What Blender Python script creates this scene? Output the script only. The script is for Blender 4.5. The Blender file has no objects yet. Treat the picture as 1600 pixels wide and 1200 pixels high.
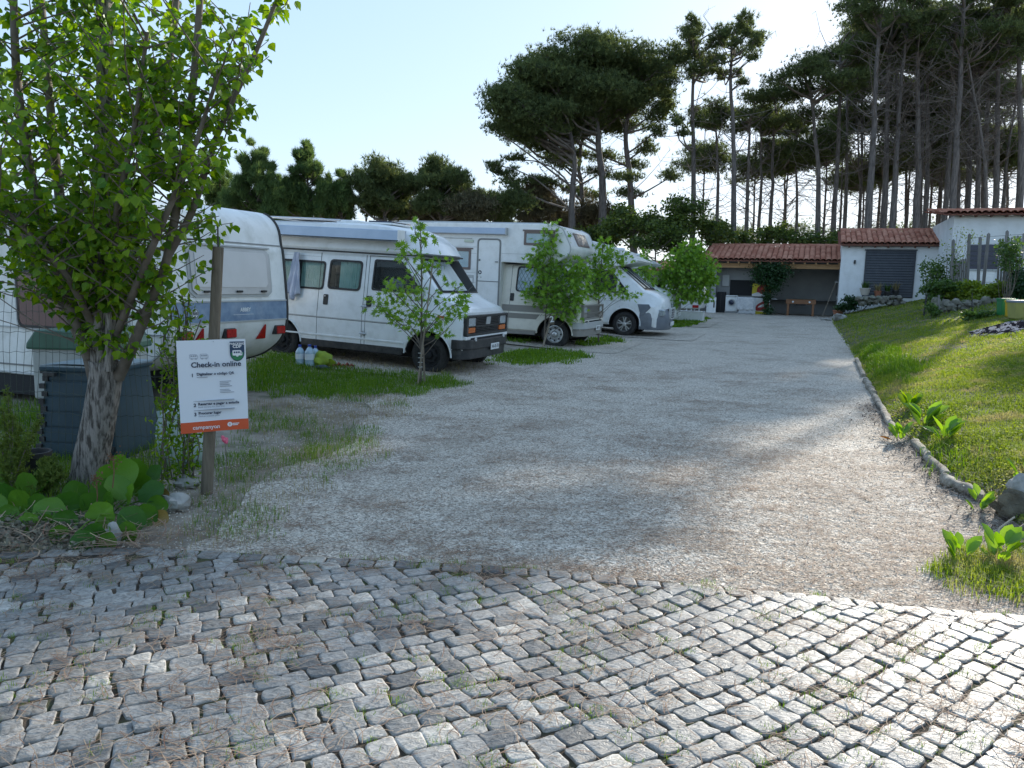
import bpy, math, random
import numpy as np
from mathutils import Vector, Matrix
R_ = math.radians
rng = np.random.default_rng(7)
random.seed(7)
SC = bpy.context.scene
COL = SC.collection

# ---------------------------------------------------------------- camera
cam = bpy.data.cameras.new('camera'); cam.sensor_width = 36; cam.lens = 27
cam.clip_start = 0.05; cam.clip_end = 4000
camo = bpy.data.objects.new('camera', cam); COL.objects.link(camo)
CAMP = Vector((0, 0, 1.6))
CAMR = Matrix.Rotation(R_(90 - 7.6), 3, 'X') @ Matrix.Rotation(R_(1.4), 3, 'Z')
camo.matrix_world = Matrix.Translation(CAMP) @ CAMR.to_4x4()
SC.camera = camo

# ---------------------------------------------------------------- sky, sun, exposure
SUN_EL, SUN_AZ = 20.5, 36.0            # azimuth clockwise from +Y
VEIL = (.53, .80, 1.18)
world = bpy.data.worlds.new('World'); SC.world = world; world.use_nodes = True
nt = world.node_tree; nt.nodes.clear()
sky = nt.nodes.new('ShaderNodeTexSky'); sky.sky_type = 'NISHITA'; sky.sun_disc = False
sky.sun_elevation = R_(SUN_EL); sky.sun_rotation = R_(SUN_AZ)
sky.air_density = 1.0; sky.dust_density = 0.7; sky.ozone_density = 1.6
bg = nt.nodes.new('ShaderNodeBackground'); bg.inputs[1].default_value = 0.12
wo = nt.nodes.new('ShaderNodeOutputWorld')
# thin bright haze over the whole sky: soft shoulder on the glow round the sun, plus an even pale veil
dv = nt.nodes.new('ShaderNodeVectorMath'); dv.operation = 'MULTIPLY_ADD'; dv.inputs[1].default_value = (1 / 7,) * 3; dv.inputs[2].default_value = (1, 1, 1)
dd_ = nt.nodes.new('ShaderNodeVectorMath'); dd_.operation = 'DIVIDE'
ml = nt.nodes.new('ShaderNodeVectorMath'); ml.operation = 'MULTIPLY_ADD'; ml.inputs[1].default_value = (.43, .43, .43); ml.inputs[2].default_value = VEIL
nt.links.new(sky.outputs[0], dv.inputs[0]); nt.links.new(sky.outputs[0], dd_.inputs[0]); nt.links.new(dv.outputs[0], dd_.inputs[1]); nt.links.new(dd_.outputs[0], ml.inputs[0])
nt.links.new(ml.outputs[0], bg.inputs[0]); nt.links.new(bg.outputs[0], wo.inputs[0])
sl = bpy.data.lights.new('sun', 'SUN'); sl.energy = 2.0; sl.angle = R_(0.53); sl.color = (1, .93, .82)
so = bpy.data.objects.new('sun', sl); COL.objects.link(so)
sd = Vector((math.sin(R_(SUN_AZ)) * math.cos(R_(SUN_EL)), math.cos(R_(SUN_AZ)) * math.cos(R_(SUN_EL)), math.sin(R_(SUN_EL))))
so.rotation_euler = sd.to_track_quat('Z', 'Y').to_euler(); so.location = sd * 100
vs = SC.view_settings; vs.view_transform = 'Standard'; vs.look = 'None'; vs.gamma = 1; vs.exposure = 2.0
vs.use_curve_mapping = False
cy = SC.cycles
cy.max_bounces = 6; cy.diffuse_bounces = 3; cy.glossy_bounces = 2; cy.transmission_bounces = 3; cy.transparent_max_bounces = 8
cy.caustics_reflective = False; cy.caustics_refractive = False
cy.sample_clamp_indirect = 4

# ---------------------------------------------------------------- pixel helpers (1600x1200 photo) used only to measure positions
def ray(px, py):
    return CAMR @ Vector(((px - 800) / 1200, -(py - 600) / 1200, -1))
def at(px, py, D):
    d = ray(px, py); return CAMP + d * (D / d.y)
def smooth(a, b, x):
    t = np.clip((x - a) / (b - a), 0, 1); return t * t * (3 - 2 * t)

# ---------------------------------------------------------------- terrain
YR = np.array([0, 2.0, 3.6, 4.2, 5.0, 5.76, 7.47, 9.28, 14.08, 19, 22, 30, 36, 60.])
XR = np.array([2.9, 2.9, 2.75, 2.95, 3.45, 3.62, 4.06, 4.6, 6.45, 8.3, 9.4, 12.4, 14.8, 24.])
def xr(y): return np.interp(y, YR, XR)
YL = np.array([0, 4.2, 4.8, 5.6, 6.3, 7.4, 9.0, 10.2, 12, 14, 18, 22, 30, 36, 60.])
XL = np.array([-1.6, -1.4, -1.55, -1.7, -1.6, -1.25, -1.5, -1.6, -.75, .1, 1.7, 3.3, 6.3, 9.0, 19])
def xl(y): return np.interp(y, YL, XL)
def vnoise(x, y, s, seed=0):
    """cheap smooth value noise"""
    x = np.asarray(x, float) / s + seed * 17.3; y = np.asarray(y, float) / s + seed * 9.1
    xi = np.floor(x); yi = np.floor(y); fx = x - xi; fy = y - yi
    fx = fx * fx * (3 - 2 * fx); fy = fy * fy * (3 - 2 * fy)
    def h(a, b):
        v = np.sin(a * 127.1 + b * 311.7 + seed * 3.7) * 43758.5453; return v - np.floor(v)
    return (h(xi, yi) * (1 - fx) + h(xi + 1, yi) * fx) * (1 - fy) + (h(xi, yi + 1) * (1 - fx) + h(xi + 1, yi + 1) * fx) * fy
def TZ(x, y):
    x = np.asarray(x, float); y = np.asarray(y, float)
    z = .0127 * np.clip(y - 10, 0, 27)
    dl = np.clip(xl(y) - x, 0, 30)
    z = z + .042 * np.clip(dl, 0, 9) * smooth(10.5, 13, y)
    dr = np.clip(x - xr(y), 0, 60)
    z = z + (.225 * np.minimum(dr, 4.8) + .10 * np.clip(dr - 4.8, 0, 8)) * smooth(3.6, 5.8, y) + .10 * smooth(0, .6, dr) * smooth(3.6, 4.6, y)
    z = z + .02 * (vnoise(x, y, 1.3, 3) - .5) * smooth(3.8, 5, y)
    return z
def tz(x, y): return float(TZ(x, y))
def gnd(px, py):
    """point where the ray through a photo pixel meets the terrain"""
    d = ray(px, py); t = 1.0
    p = CAMP.copy()
    step = .05
    for i in range(4000):
        q = CAMP + d * t
        if q.z < tz(q.x, q.y): break
        t += step * (1 + t * .02)
    lo, hi = t - step * (1 + t * .02), t
    for i in range(14):
        m = (lo + hi) / 2; q = CAMP + d * m
        if q.z < tz(q.x, q.y): hi = m
        else: lo = m
    return CAMP + d * hi

# ---------------------------------------------------------------- materials
def N(t, kind, **kw):
    n = t.nodes.new(kind)
    for k, v in kw.items(): setattr(n, k, v)
    return n
def mat(name, col, rough=.6, metal=0, col2=None, nscale=6, nlo=.35, nhi=.65, col3=None, n3=30, c3amt=.5, bump=0, bscale=40, attr=None, spec=.5, coat=0,
        trans=0, stretch=None, coords='Object', emis=None, objrnd=None, bdist=.01, dirt=None):
    m = bpy.data.materials.new(name); m.use_nodes = True; t = m.node_tree; t.nodes.clear()
    out = N(t, 'ShaderNodeOutputMaterial'); b = N(t, 'ShaderNodeBsdfPrincipled')
    L = t.links.new
    tc = N(t, 'ShaderNodeTexCoord'); mp = N(t, 'ShaderNodeMapping')
    L(tc.outputs[coords], mp.inputs[0])
    if stretch: mp.inputs['Scale'].default_value = stretch
    cur = None
    def rgb(c): return (c[0], c[1], c[2], 1)
    def mix(fac, a, bb, blend='MIX'):
        x = N(t, 'ShaderNodeMix', data_type='RGBA', blend_type=blend)
        if hasattr(fac, 'links') or hasattr(fac, 'is_linked'): L(fac, x.inputs[0])
        else: x.inputs[0].default_value = fac
        for s, v in ((x.inputs[6], a), (x.inputs[7], bb)):
            if isinstance(v, tuple): s.default_value = rgb(v)
            else: L(v, s)
        return x.outputs[2]
    def noise(sc, lo, hi, det=5, ro=.6):
        n = N(t, 'ShaderNodeTexNoise'); n.inputs['Scale'].default_value = sc; n.inputs['Detail'].default_value = det; n.inputs['Roughness'].default_value = ro
        L(mp.outputs[0], n.inputs['Vector'])
        r = N(t, 'ShaderNodeMapRange'); r.inputs[1].default_value = lo; r.inputs[2].default_value = hi
        L(n.outputs[0], r.inputs[0]); return r.outputs[0]
    cur = tuple(col)
    if attr:
        a = N(t, 'ShaderNodeAttribute', attribute_name=attr); cur = mix(a.outputs['Fac'], tuple(col), tuple(col2))
    elif objrnd:
        a = N(t, 'ShaderNodeObjectInfo'); cur = mix(a.outputs['Random'], tuple(col), tuple(col2))
    elif col2 is not None:
        cur = mix(noise(nscale, nlo, nhi), tuple(col), tuple(col2))
    if col3 is not None:
        f = noise(n3, .5 , .72)
        mu = N(t, 'ShaderNodeMath', operation='MULTIPLY'); L(f, mu.inputs[0]); mu.inputs[1].default_value = c3amt
        cur = mix(mu.outputs[0], cur, tuple(col3))
    if dirt:
        f = noise(dirt[1], .45, .8)
        mu = N(t, 'ShaderNodeMath', operation='MULTIPLY'); L(f, mu.inputs[0]); mu.inputs[1].default_value = dirt[2]
        cur = mix(mu.outputs[0], cur, tuple(dirt[0]))
    if isinstance(cur, tuple): b.inputs['Base Color'].default_value = rgb(cur)
    else: L(cur, b.inputs['Base Color'])
    b.inputs['Roughness'].default_value = rough; b.inputs['Metallic'].default_value = metal
    b.inputs['Specular IOR Level'].default_value = spec
    if coat: b.inputs['Coat Weight'].default_value = coat; b.inputs['Coat Roughness'].default_value = .08
    if emis: b.inputs['Emission Color'].default_value = rgb(emis[0]); b.inputs['Emission Strength'].default_value = emis[1]
    if bump:
        n = N(t, 'ShaderNodeTexNoise'); n.inputs['Scale'].default_value = bscale; n.inputs['Detail'].default_value = 6; n.inputs['Roughness'].default_value = .65
        L(mp.outputs[0], n.inputs['Vector'])
        bu = N(t, 'ShaderNodeBump'); bu.inputs['Strength'].default_value = bump; bu.inputs['Distance'].default_value = bdist
        L(n.outputs[0], bu.inputs['Height']); L(bu.outputs[0], b.inputs['Normal'])
    sh = b.outputs[0]
    if trans:
        tr = N(t, 'ShaderNodeBsdfTranslucent')
        hs = N(t, 'ShaderNodeHueSaturation'); hs.inputs['Saturation'].default_value = 1.15; hs.inputs['Value'].default_value = 1.7; hs.inputs['Hue'].default_value = .485
        if isinstance(cur, tuple): hs.inputs['Color'].default_value = rgb(cur)
        else: L(cur, hs.inputs['Color'])
        L(hs.outputs[0], tr.inputs[0])
        ms = N(t, 'ShaderNodeMixShader'); ms.inputs[0].default_value = trans; L(sh, ms.inputs[1]); L(tr.outputs[0], ms.inputs[2]); sh = ms.outputs[0]
    L(sh, out.inputs[0]); return m
def glassmat(name, tint=(.8, .85, .85), alpha=.35, rough=.02):
    m = bpy.data.materials.new(name); m.use_nodes = True; t = m.node_tree; t.nodes.clear(); L = t.links.new
    out = N(t, 'ShaderNodeOutputMaterial'); tr = N(t, 'ShaderNodeBsdfTransparent'); tr.inputs[0].default_value = (*tint, 1)
    gl = N(t, 'ShaderNodeBsdfGlossy'); gl.inputs['Roughness'].default_value = rough
    fr = N(t, 'ShaderNodeFresnel'); fr.inputs[0].default_value = 1.5
    mm = N(t, 'ShaderNodeMath', operation='MULTIPLY_ADD'); L(fr.outputs[0], mm.inputs[0]); mm.inputs[1].default_value = 1.1; mm.inputs[2].default_value = .01
    ms = N(t, 'ShaderNodeMixShader'); ge = N(t, 'ShaderNodeNewGeometry'); sb = N(t, 'ShaderNodeMath', operation='SUBTRACT'); sb.inputs[0].default_value = 1; L(ge.outputs['Backfacing'], sb.inputs[1]); m2 = N(t, 'ShaderNodeMath', operation='MULTIPLY'); L(mm.outputs[0], m2.inputs[0]); L(sb.outputs[0], m2.inputs[1]); L(m2.outputs[0], ms.inputs[0]); L(tr.outputs[0], ms.inputs[1]); L(gl.outputs[0], ms.inputs[2]); L(ms.outputs[0], out.inputs[0])
    return m

# ---------------------------------------------------------------- object helpers
def tag(o, label=None, cat=None, group=None, kind=None):
    if label: o['label'] = label
    if cat: o['category'] = cat
    if group: o['group'] = group
    if kind: o['kind'] = kind
    return o
def empty(name, loc=(0, 0, 0), yaw=0, label=None, cat=None, group=None, rot=None):
    o = bpy.data.objects.new(name, None); COL.objects.link(o); o.empty_display_size = .2
    o.location = loc; o.rotation_euler = rot if rot else (0, 0, R_(yaw))
    return tag(o, label, cat, group)
def npmesh(name, V, F, mats, mi=None, smooth=False, attr=None, nper=None):
    """V (n,3); F either (m,k) array or list of faces"""
    me = bpy.data.meshes.new(name)
    V = np.asarray(V, np.float32)
    if isinstance(F, np.ndarray):
        m, k = F.shape; flat = F.astype(np.int32).ravel(); st = np.arange(m, dtype=np.int32) * k
    else:
        m = len(F); flat = np.fromiter((i for f in F for i in f), np.int32); ln = np.array([len(f) for f in F], np.int32)
        st = np.concatenate([[0], np.cumsum(ln)[:-1]]).astype(np.int32) if m else np.zeros(0, np.int32)
    me.vertices.add(len(V)); me.vertices.foreach_set('co', V.ravel())
    me.loops.add(len(flat)); me.loops.foreach_set('vertex_index', flat)
    me.polygons.add(m); me.polygons.foreach_set('loop_start', st)
    if mi is not None: me.polygons.foreach_set('material_index', np.asarray(mi, np.int32))
    me.polygons.foreach_set('use_smooth', np.full(m, bool(smooth)))
    if attr is not None:
        a = me.attributes.new('rnd', 'FLOAT', 'FACE'); a.data.foreach_set('value', np.asarray(attr, np.float32))
    me.update(calc_edges=True)
    for mt in (mats if isinstance(mats, (list, tuple)) else [mats]): me.materials.append(mt)
    return me
def link(name, me, parent=None, loc=None, rot=None, **kw):
    o = bpy.data.objects.new(name, me); COL.objects.link(o)
    if parent is not None: o.parent = parent
    if loc is not None: o.location = loc
    if rot is not None: o.rotation_euler = rot
    return tag(o, **kw)

def round_poly(pts, r, seg=4):
    out = []; n = len(pts)
    for i in range(n):
        p0, p1, p2 = Vector(pts[i - 1]), Vector(pts[i]), Vector(pts[(i + 1) % n])
        a, b = (p0 - p1), (p2 - p1); la, lb = a.length, b.length
        rr = min(r if not isinstance(r, (list, tuple)) else r[i], la * .48, lb * .48)
        if rr < 1e-4: out.append(p1); continue
        s, e = p1 + a.normalized() * rr, p1 + b.normalized() * rr
        for k in range(seg + 1):
            t = k / seg; out.append((1 - t) ** 2 * s + 2 * t * (1 - t) * p1 + t * t * e)
    return [(v[0], v[1]) for v in out]
def inset_poly(pts, d):
    n = len(pts); A = sum(pts[i - 1][0] * pts[i][1] - pts[i][0] * pts[i - 1][1] for i in range(n)); s = 1 if A > 0 else -1
    out = []
    for i in range(n):
        p0, p1, p2 = Vector(pts[i - 1]), Vector(pts[i]), Vector(pts[(i + 1) % n])
        e1 = (p1 - p0).normalized(); e2 = (p2 - p1).normalized()
        n1 = Vector((-e1.y, e1.x)) * s; n2 = Vector((-e2.y, e2.x)) * s
        bi = (n1 + n2); l = bi.length
        bi = bi / l if l > 1e-6 else n1
        c = max(.35, bi.dot(n1)); q = p1 + bi * (d / c); out.append((q.x, q.y))
    return out

class MB:
    def __init__(s): s.v = []; s.f = []; s.m = []
    def add(s, vs, fs, mi=0):
        o = len(s.v); s.v += [tuple(v) for v in vs]
        for f in fs: s.f.append([i + o for i in f]); s.m.append(mi)
        return s
    def box(s, x0, x1, y0, y1, z0, z1, mi=0):
        v = [(x, y, z) for x in (x0, x1) for y in (y0, y1) for z in (z0, z1)]
        return s.add(v, [(0, 1, 3, 2), (4, 6, 7, 5), (0, 4, 5, 1), (2, 3, 7, 6), (0, 2, 6, 4), (1, 5, 7, 3)], mi)
    def prism(s, poly, a, b, plane='xz', mi=0, caps=True):
        """poly in plane coordinates, extruded along the remaining axis from a to b"""
        def P(u, w, c):
            return {'xz': (u, c, w), 'yz': (c, u, w), 'xy': (u, w, c)}[plane]
        n = len(poly); v = [P(u, w, a) for u, w in poly] + [P(u, w, b) for u, w in poly]
        f = [(i, (i + 1) % n, n + (i + 1) % n, n + i) for i in range(n)]
        if caps: f += [tuple(range(n))[::-1], tuple(range(n, 2 * n))]
        return s.add(v, f, mi)
    def ring(s, outer, inner, a, b, plane='xz', mi=0):
        def P(u, w, c):
            return {'xz': (u, c, w), 'yz': (c, u, w), 'xy': (u, w, c)}[plane]
        n = len(outer); v = []
        for poly in (outer, inner):
            for c in (a, b): v += [P(u, w, c) for u, w in poly]
        f = []
        for i in range(n):
            j = (i + 1) % n
            f += [(i, j, n + j, n + i), (2 * n + i, 3 * n + i, 3 * n + j, 2 * n + j), (n + i, n + j, 3 * n + j, 3 * n + i), (i, 2 * n + i, 2 * n + j, j)]
        return s.add(v, f, mi)
    def tube(s, pts, r, n=8, mi=0, caps=True):
        pts = [Vector(p) for p in pts]; rs = r if isinstance(r, (list, tuple)) else [r] * len(pts)
        o = len(s.v); up = None
        for i, p in enumerate(pts):
            d = (pts[min(i + 1, len(pts) - 1)] - pts[max(i - 1, 0)]).normalized()
            if up is None: up = d.orthogonal().normalized()
            up = (up - d * up.dot(d)).normalized(); w = d.cross(up)
            for k in range(n):
                a = 2 * math.pi * k / n; s.v.append(tuple(p + (up * math.cos(a) + w * math.sin(a)) * rs[i]))
        for i in range(len(pts) - 1):
            for k in range(n):
                a, b = o + i * n + k, o + i * n + (k + 1) % n
                s.f.append([a, b, b + n, a + n]); s.m.append(mi)
        if caps:
            s.f.append([o + k for k in range(n)][::-1]); s.m.append(mi)
            s.f.append([o + (len(pts) - 1) * n + k for k in range(n)]); s.m.append(mi)
        return s
    def lathe(s, prof, c=(0, 0, 0), axis='z', n=24, mi=0):
        """prof list of (r, h)"""
        o = len(s.v)
        for r, h in prof:
            for k in range(n):
                a = 2 * math.pi * k / n; u, w = r * math.cos(a), r * math.sin(a)
                p = {'z': (u, w, h), 'y': (u, h, w), 'x': (h, u, w)}[axis]
                s.v.append((p[0] + c[0], p[1] + c[1], p[2] + c[2]))
        for i in range(len(prof) - 1):
            for k in range(n):
                a, b = o + i * n + k, o + i * n + (k + 1) % n
                s.f.append([a, b, b + n, a + n]); s.m.append(mi)
        return s
    def grid(s, P, mi=0):
        """P: rows of points"""
        o = len(s.v); nr, nc = len(P), len(P[0])
        for r in P: s.v += [tuple(p) for p in r]
        for i in range(nr - 1):
            for j in range(nc - 1):
                s.f.append([o + i * nc + j, o + i * nc + j + 1, o + (i + 1) * nc + j + 1, o + (i + 1) * nc + j]); s.m.append(mi)
        return s
    def blob(s, c, r, seed=0, amp=.25, nu=10, nv=7, mi=0):
        rr = random.Random(seed); P = []
        ph = [(rr.uniform(0, 6), rr.uniform(1, 4), rr.uniform(1, 4)) for _ in range(5)]
        for i in range(nv + 1):
            row = []
            th = math.pi * i / nv
            for j in range(nu + 1):
                al = 2 * math.pi * (j % nu) / nu
                d = Vector((math.sin(th) * math.cos(al), math.sin(th) * math.sin(al), math.cos(th)))
                k = 1 + amp * sum(math.sin(a + b * d.x * 2 + cc * d.y * 2 + (a + b) * d.z) for a, b, cc in ph) / 3
                row.append((c[0] + d.x * r[0] * k, c[1] + d.y * r[1] * k, c[2] + d.z * r[2] * k))
            P.append(row)
        return s.grid(P, mi)
    def mesh(s, name, mats, smooth=None):
        me = npmesh(name, s.v, s.f, mats, s.m, smooth=smooth is not None)
        if smooth is not None:
            if smooth < 179: me.set_sharp_from_angle(angle=R_(smooth))
        return me
    def build(s, name, mats, parent=None, smooth=None, bevel=None, loc=None, rot=None, **kw):
        o = link(name, s.mesh(name, mats, smooth), parent, loc, rot, **kw)
        if bevel:
            b = o.modifiers.new('Bevel', 'BEVEL'); b.width = bevel; b.segments = 2; b.limit_method = 'ANGLE'; b.angle_limit = R_(40); b.harden_normals = False
            fix_normals(o.data)
        return o
import bmesh
def fix_normals(me):
    bm = bmesh.new(); bm.from_mesh(me); bmesh.ops.recalc_face_normals(bm, faces=bm.faces); bm.to_mesh(me); bm.free()
def simple(name, mats, parent, fn, **kw):
    b = MB(); fn(b); return b.build(name, mats, parent, **kw)
def copy_tree(o, parent=None):
    c = o.copy(); COL.objects.link(c); c.parent = parent
    for ch in list(o.children): copy_tree(ch, c)
    return c
def catmull(pts, k=4):
    P = [Vector(p) for p in pts]; P = [P[0] * 2 - P[1]] + P + [P[-1] * 2 - P[-2]]; out = []
    for i in range(1, len(P) - 2):
        for j in range(k):
            t = j / k; a, b, c, d = P[i - 1:i + 3]
            out.append(.5 * ((2 * b) + (c - a) * t + (2 * a - 5 * b + 4 * c - d) * t * t + (3 * b - a - 3 * c + d) * t ** 3))
    out.append(P[-2]); return out
def text(name, body, size, mt, parent, loc, rot=(R_(90), 0, 0), align='LEFT', ext=.0006, bold=0, sx=1):
    c = bpy.data.curves.new(name, 'FONT'); c.body = body; c.size = size; c.align_x = align; c.align_y = 'CENTER'; c.extrude = ext; c.offset = bold; c.materials.append(mt)
    c.resolution_u = 3
    o = bpy.data.objects.new(name, c); COL.objects.link(o); o.parent = parent; o.location = loc; o.rotation_euler = rot; o.scale = (sx, 1, 1)
    return o
# ================================================================= GROUND, ROAD, LAWN, PAVEMENT
M_bark = mat('pine_bark', (.085, .075, .07), .9, col2=(.20, .175, .16), nscale=5, stretch=(3, 3, .5), bump=.8, bscale=14, bdist=.03)
M_bark2 = mat('poplar_bark', (.075, .065, .055), .9, col2=(.33, .30, .27), nscale=15, stretch=(3.4, 3.4, .6), nlo=.40, nhi=.56, bump=1, bscale=17, bdist=.03)
M_soil = mat('ground_soil', (.22, .185, .145), .95, col2=(.42, .37, .31), nscale=2.6, col3=(.10, .12, .05), n3=1.7, c3amt=.9, bump=.9, bscale=90, bdist=.012, coords='Object')
M_lawn = mat('lawn_soil', (.055, .075, .028), .95, col2=(.13, .12, .07), nscale=2.2, bump=.8, bscale=50, bdist=.02)
M_bed = mat('joint_soil', (.032, .026, .018), .95, col2=(.10, .07, .045), nscale=9, col3=(.06, .10, .02), n3=5, c3amt=.9, bump=1, bscale=120, bdist=.01)

def gravelmat():
    m = bpy.data.materials.new('road_gravel'); m.use_nodes = True; t = m.node_tree; t.nodes.clear(); L = t.links.new
    out = N(t, 'ShaderNodeOutputMaterial'); b = N(t, 'ShaderNodeBsdfPrincipled'); tc = N(t, 'ShaderNodeTexCoord')
    b.inputs['Roughness'].default_value = .85; b.inputs['Specular IOR Level'].default_value = .2
    v = N(t, 'ShaderNodeTexVoronoi'); v.inputs['Scale'].default_value = 75; L(tc.outputs['Object'], v.inputs['Vector'])
    r = N(t, 'ShaderNodeValToRGB'); e = r.color_ramp.elements
    e[0].position = 0; e[0].color = (.20, .175, .145, 1); e[1].position = 1; e[1].color = (.80, .73, .63, 1)
    e.new(.35).color = (.43, .38, .315, 1); e.new(.7).color = (.61, .545, .46, 1)
    sp = N(t, 'ShaderNodeSeparateColor'); L(v.outputs['Color'], sp.inputs[0]); L(sp.outputs[0], r.inputs[0])
    n1 = N(t, 'ShaderNodeTexNoise'); n1.inputs['Scale'].default_value = .9; n1.inputs['Detail'].default_value = 9; n1.inputs['Roughness'].default_value = .72
    L(tc.outputs['Object'], n1.inputs['Vector'])
    mr = N(t, 'ShaderNodeMapRange'); mr.inputs[1].default_value = .48; mr.inputs[2].default_value = .66; L(n1.outputs[0], mr.inputs[0])
    mu = N(t, 'ShaderNodeMath', operation='MULTIPLY'); mu.inputs[1].default_value = .42; L(mr.outputs[0], mu.inputs[0])
    x1 = N(t, 'ShaderNodeMix', data_type='RGBA'); L(mu.outputs[0], x1.inputs[0]); L(r.outputs[0], x1.inputs[6]); x1.inputs[7].default_value = (.20, .15, .11, 1)
    # streaky needle litter
    mp = N(t, 'ShaderNodeMapping'); mp.inputs['Scale'].default_value = (2.2, 9, 1); mp.inputs['Rotation'].default_value = (0, 0, .25); L(tc.outputs['Object'], mp.inputs[0])
    n2 = N(t, 'ShaderNodeTexNoise'); n2.inputs['Scale'].default_value = 3.2; n2.inputs['Detail'].default_value = 8; n2.inputs['Roughness'].default_value = .8; L(mp.outputs[0], n2.inputs['Vector'])
    mr2 = N(t, 'ShaderNodeMapRange'); mr2.inputs[1].default_value = .53; mr2.inputs[2].default_value = .68; L(n2.outputs[0], mr2.inputs[0])
    mu2 = N(t, 'ShaderNodeMath', operation='MULTIPLY'); mu2.inputs[1].default_value = .42; L(mr2.outputs[0], mu2.inputs[0])
    x2 = N(t, 'ShaderNodeMix', data_type='RGBA'); L(mu2.outputs[0], x2.inputs[0]); L(x1.outputs[2], x2.inputs[6]); x2.inputs[7].default_value = (.15, .12, .095, 1)
    L(x2.outputs[2], b.inputs['Base Color'])
    bu = N(t, 'ShaderNodeBump'); bu.inputs['Strength'].default_value = .9; bu.inputs['Distance'].default_value = .007; L(v.outputs['Distance'], bu.inputs['Height'])
    n3 = N(t, 'ShaderNodeTexNoise'); n3.inputs['Scale'].default_value = 14; n3.inputs['Detail'].default_value = 6; L(tc.outputs['Object'], n3.inputs['Vector'])
    bu2 = N(t, 'ShaderNodeBump'); bu2.inputs['Strength'].default_value = .9; bu2.inputs['Distance'].default_value = .03; L(n3.outputs[0], bu2.inputs['Height']); L(bu.outputs[0], bu2.inputs['Normal'])
    L(bu2.outputs[0], b.inputs['Normal']); L(b.outputs[0], out.inputs[0]); return m
M_gravel = gravelmat()

def sheet(name, rows, xfun0, xfun1, nc, dz, mt, kind='structure', jitter=0):
    V = []; 
    for y in rows:
        a, b = xfun0(y), xfun1(y); xs = np.linspace(a, b, nc)
        ys = np.full(nc, y)
        V.append(np.stack([xs, ys, TZ(xs, ys) + dz], 1))
    V = np.concatenate(V); nr = len(rows); i, j = np.meshgrid(np.arange(nr - 1), np.arange(nc - 1), indexing='ij'); a = (i * nc + j).ravel()
    F = np.stack([a, a + 1, a + nc + 1, a + nc], 1)
    return link(name, npmesh(name, V, F, mt, smooth=True), kind=kind)

# one big sheet of soil to the horizon
gx = np.concatenate([[-1500, -500, -200, -90, -50, -30, -20], np.arange(-15, 24, .3), [26, 30, 36, 45, 60, 90, 200, 500, 1500]])
gy = np.concatenate([[-300, -60, -20, -8, -3], np.arange(-1, 44, .3), [46, 50, 56, 65, 80, 110, 200, 500, 1000, 2500]])
GX, GY = np.meshgrid(gx, gy)
GZ = TZ(GX, GY) - .012
GZ -= np.where(GY > 62, (GY - 62) * .02, 0) * (GY < 400) + np.where(GY >= 400, 6.8, 0)
GZ = np.where((GY < 3.2) | ((np.abs(GX) < 6) & (GY < 4.0)), -.035, GZ)
nc = len(gx); i, j = np.meshgrid(np.arange(len(gy) - 1), np.arange(nc - 1), indexing='ij'); a = (i * nc + j).ravel()
link('ground', npmesh('ground', np.stack([GX.ravel(), GY.ravel(), GZ.ravel()], 1), np.stack([a, a + 1, a + nc + 1, a + nc], 1), M_soil, smooth=True), kind='structure')

# line where the cobbles stop and the gravel begins
EDX = np.array([-9, -4.2, -2.9, -2.2, -1.4, .03, 1.4, 2.58, 4.5]); EDY = np.array([3.2, 3.9, 4.15, 4.28, 4.22, 4.12, 3.86, 3.62, 3.2])
def edge_y(x): return np.interp(x, EDX, EDY)
def road_x0(y): return float(xl(y) + .16 * (vnoise(0, y, .5, 5) - .5) - (.9 if y < 4.6 else 0) * (4.6 - y) - .25)
def road_x1(y): return float(xr(y) + .22 * (vnoise(3, y, .4, 6) - .5) + .1)
rows = np.concatenate([np.arange(3.3, 12, .07), np.arange(12, 40, .25)])
road = sheet('gravel_road', rows, road_x0, road_x1, 60, .004, M_gravel)
# parking bays: worn gravel strips that run under each vehicle (direction of the vehicles)
YAW = 21
HX = Vector((math.cos(R_(YAW)), -math.sin(R_(YAW)), 0)); HY = Vector((math.sin(R_(YAW)), math.cos(R_(YAW)), 0))
def bay(cx, cy, l0, l1, w0, w1, dz, sd):
    nl, nw = 60, 16; V = []
    for i in range(nl + 1):
        l = l0 + (l1 - l0) * i / nl
        a = w0 + .35 * (float(vnoise(l, sd, .8, sd)) - .5); b = w1 + .35 * (float(vnoise(l, sd + 5, .7, sd)) - .5)
        for j in range(nw + 1):
            w = a + (b - a) * j / nw; p = Vector((cx, cy, 0)) + HX * l + HY * w; V.append((p.x, p.y, tz(p.x, p.y) + dz))
    k = nw + 1; F = np.array([(i * k + j, i * k + j + 1, (i + 1) * k + j + 1, (i + 1) * k + j) for i in range(nl) for j in range(nw)])
    return link('parking_bay', npmesh('parking_bay', np.array(V), F, M_gravel, smooth=True), kind='structure')
V1 = (-1.42, 12.71, .03); V2 = (.945, 17.78, .09); V3 = (3.11, 21.7, .15); V4 = (4.5, 27.3, .22)
for q, (v, a, b) in enumerate(((V1, -.75, 2.6), (V2, -.5, 2.4), (V3, -.4, 2.3), (V4, -.4, 2.4))):
    bay(v[0], v[1], -7, 1.2 + .4 * q, a, b, .008 + .004 * q, q + 2)
# lawn
lrows = np.concatenate([np.arange(4.4, 14, .15), np.arange(14, 44, .5)])
sheet('lawn', lrows, lambda y: float(xr(y) + .05 + .1 * (vnoise(9, y, .5, 8) - .5)), lambda y: float(xr(y) + 14), 60, .002, M_lawn)

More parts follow.
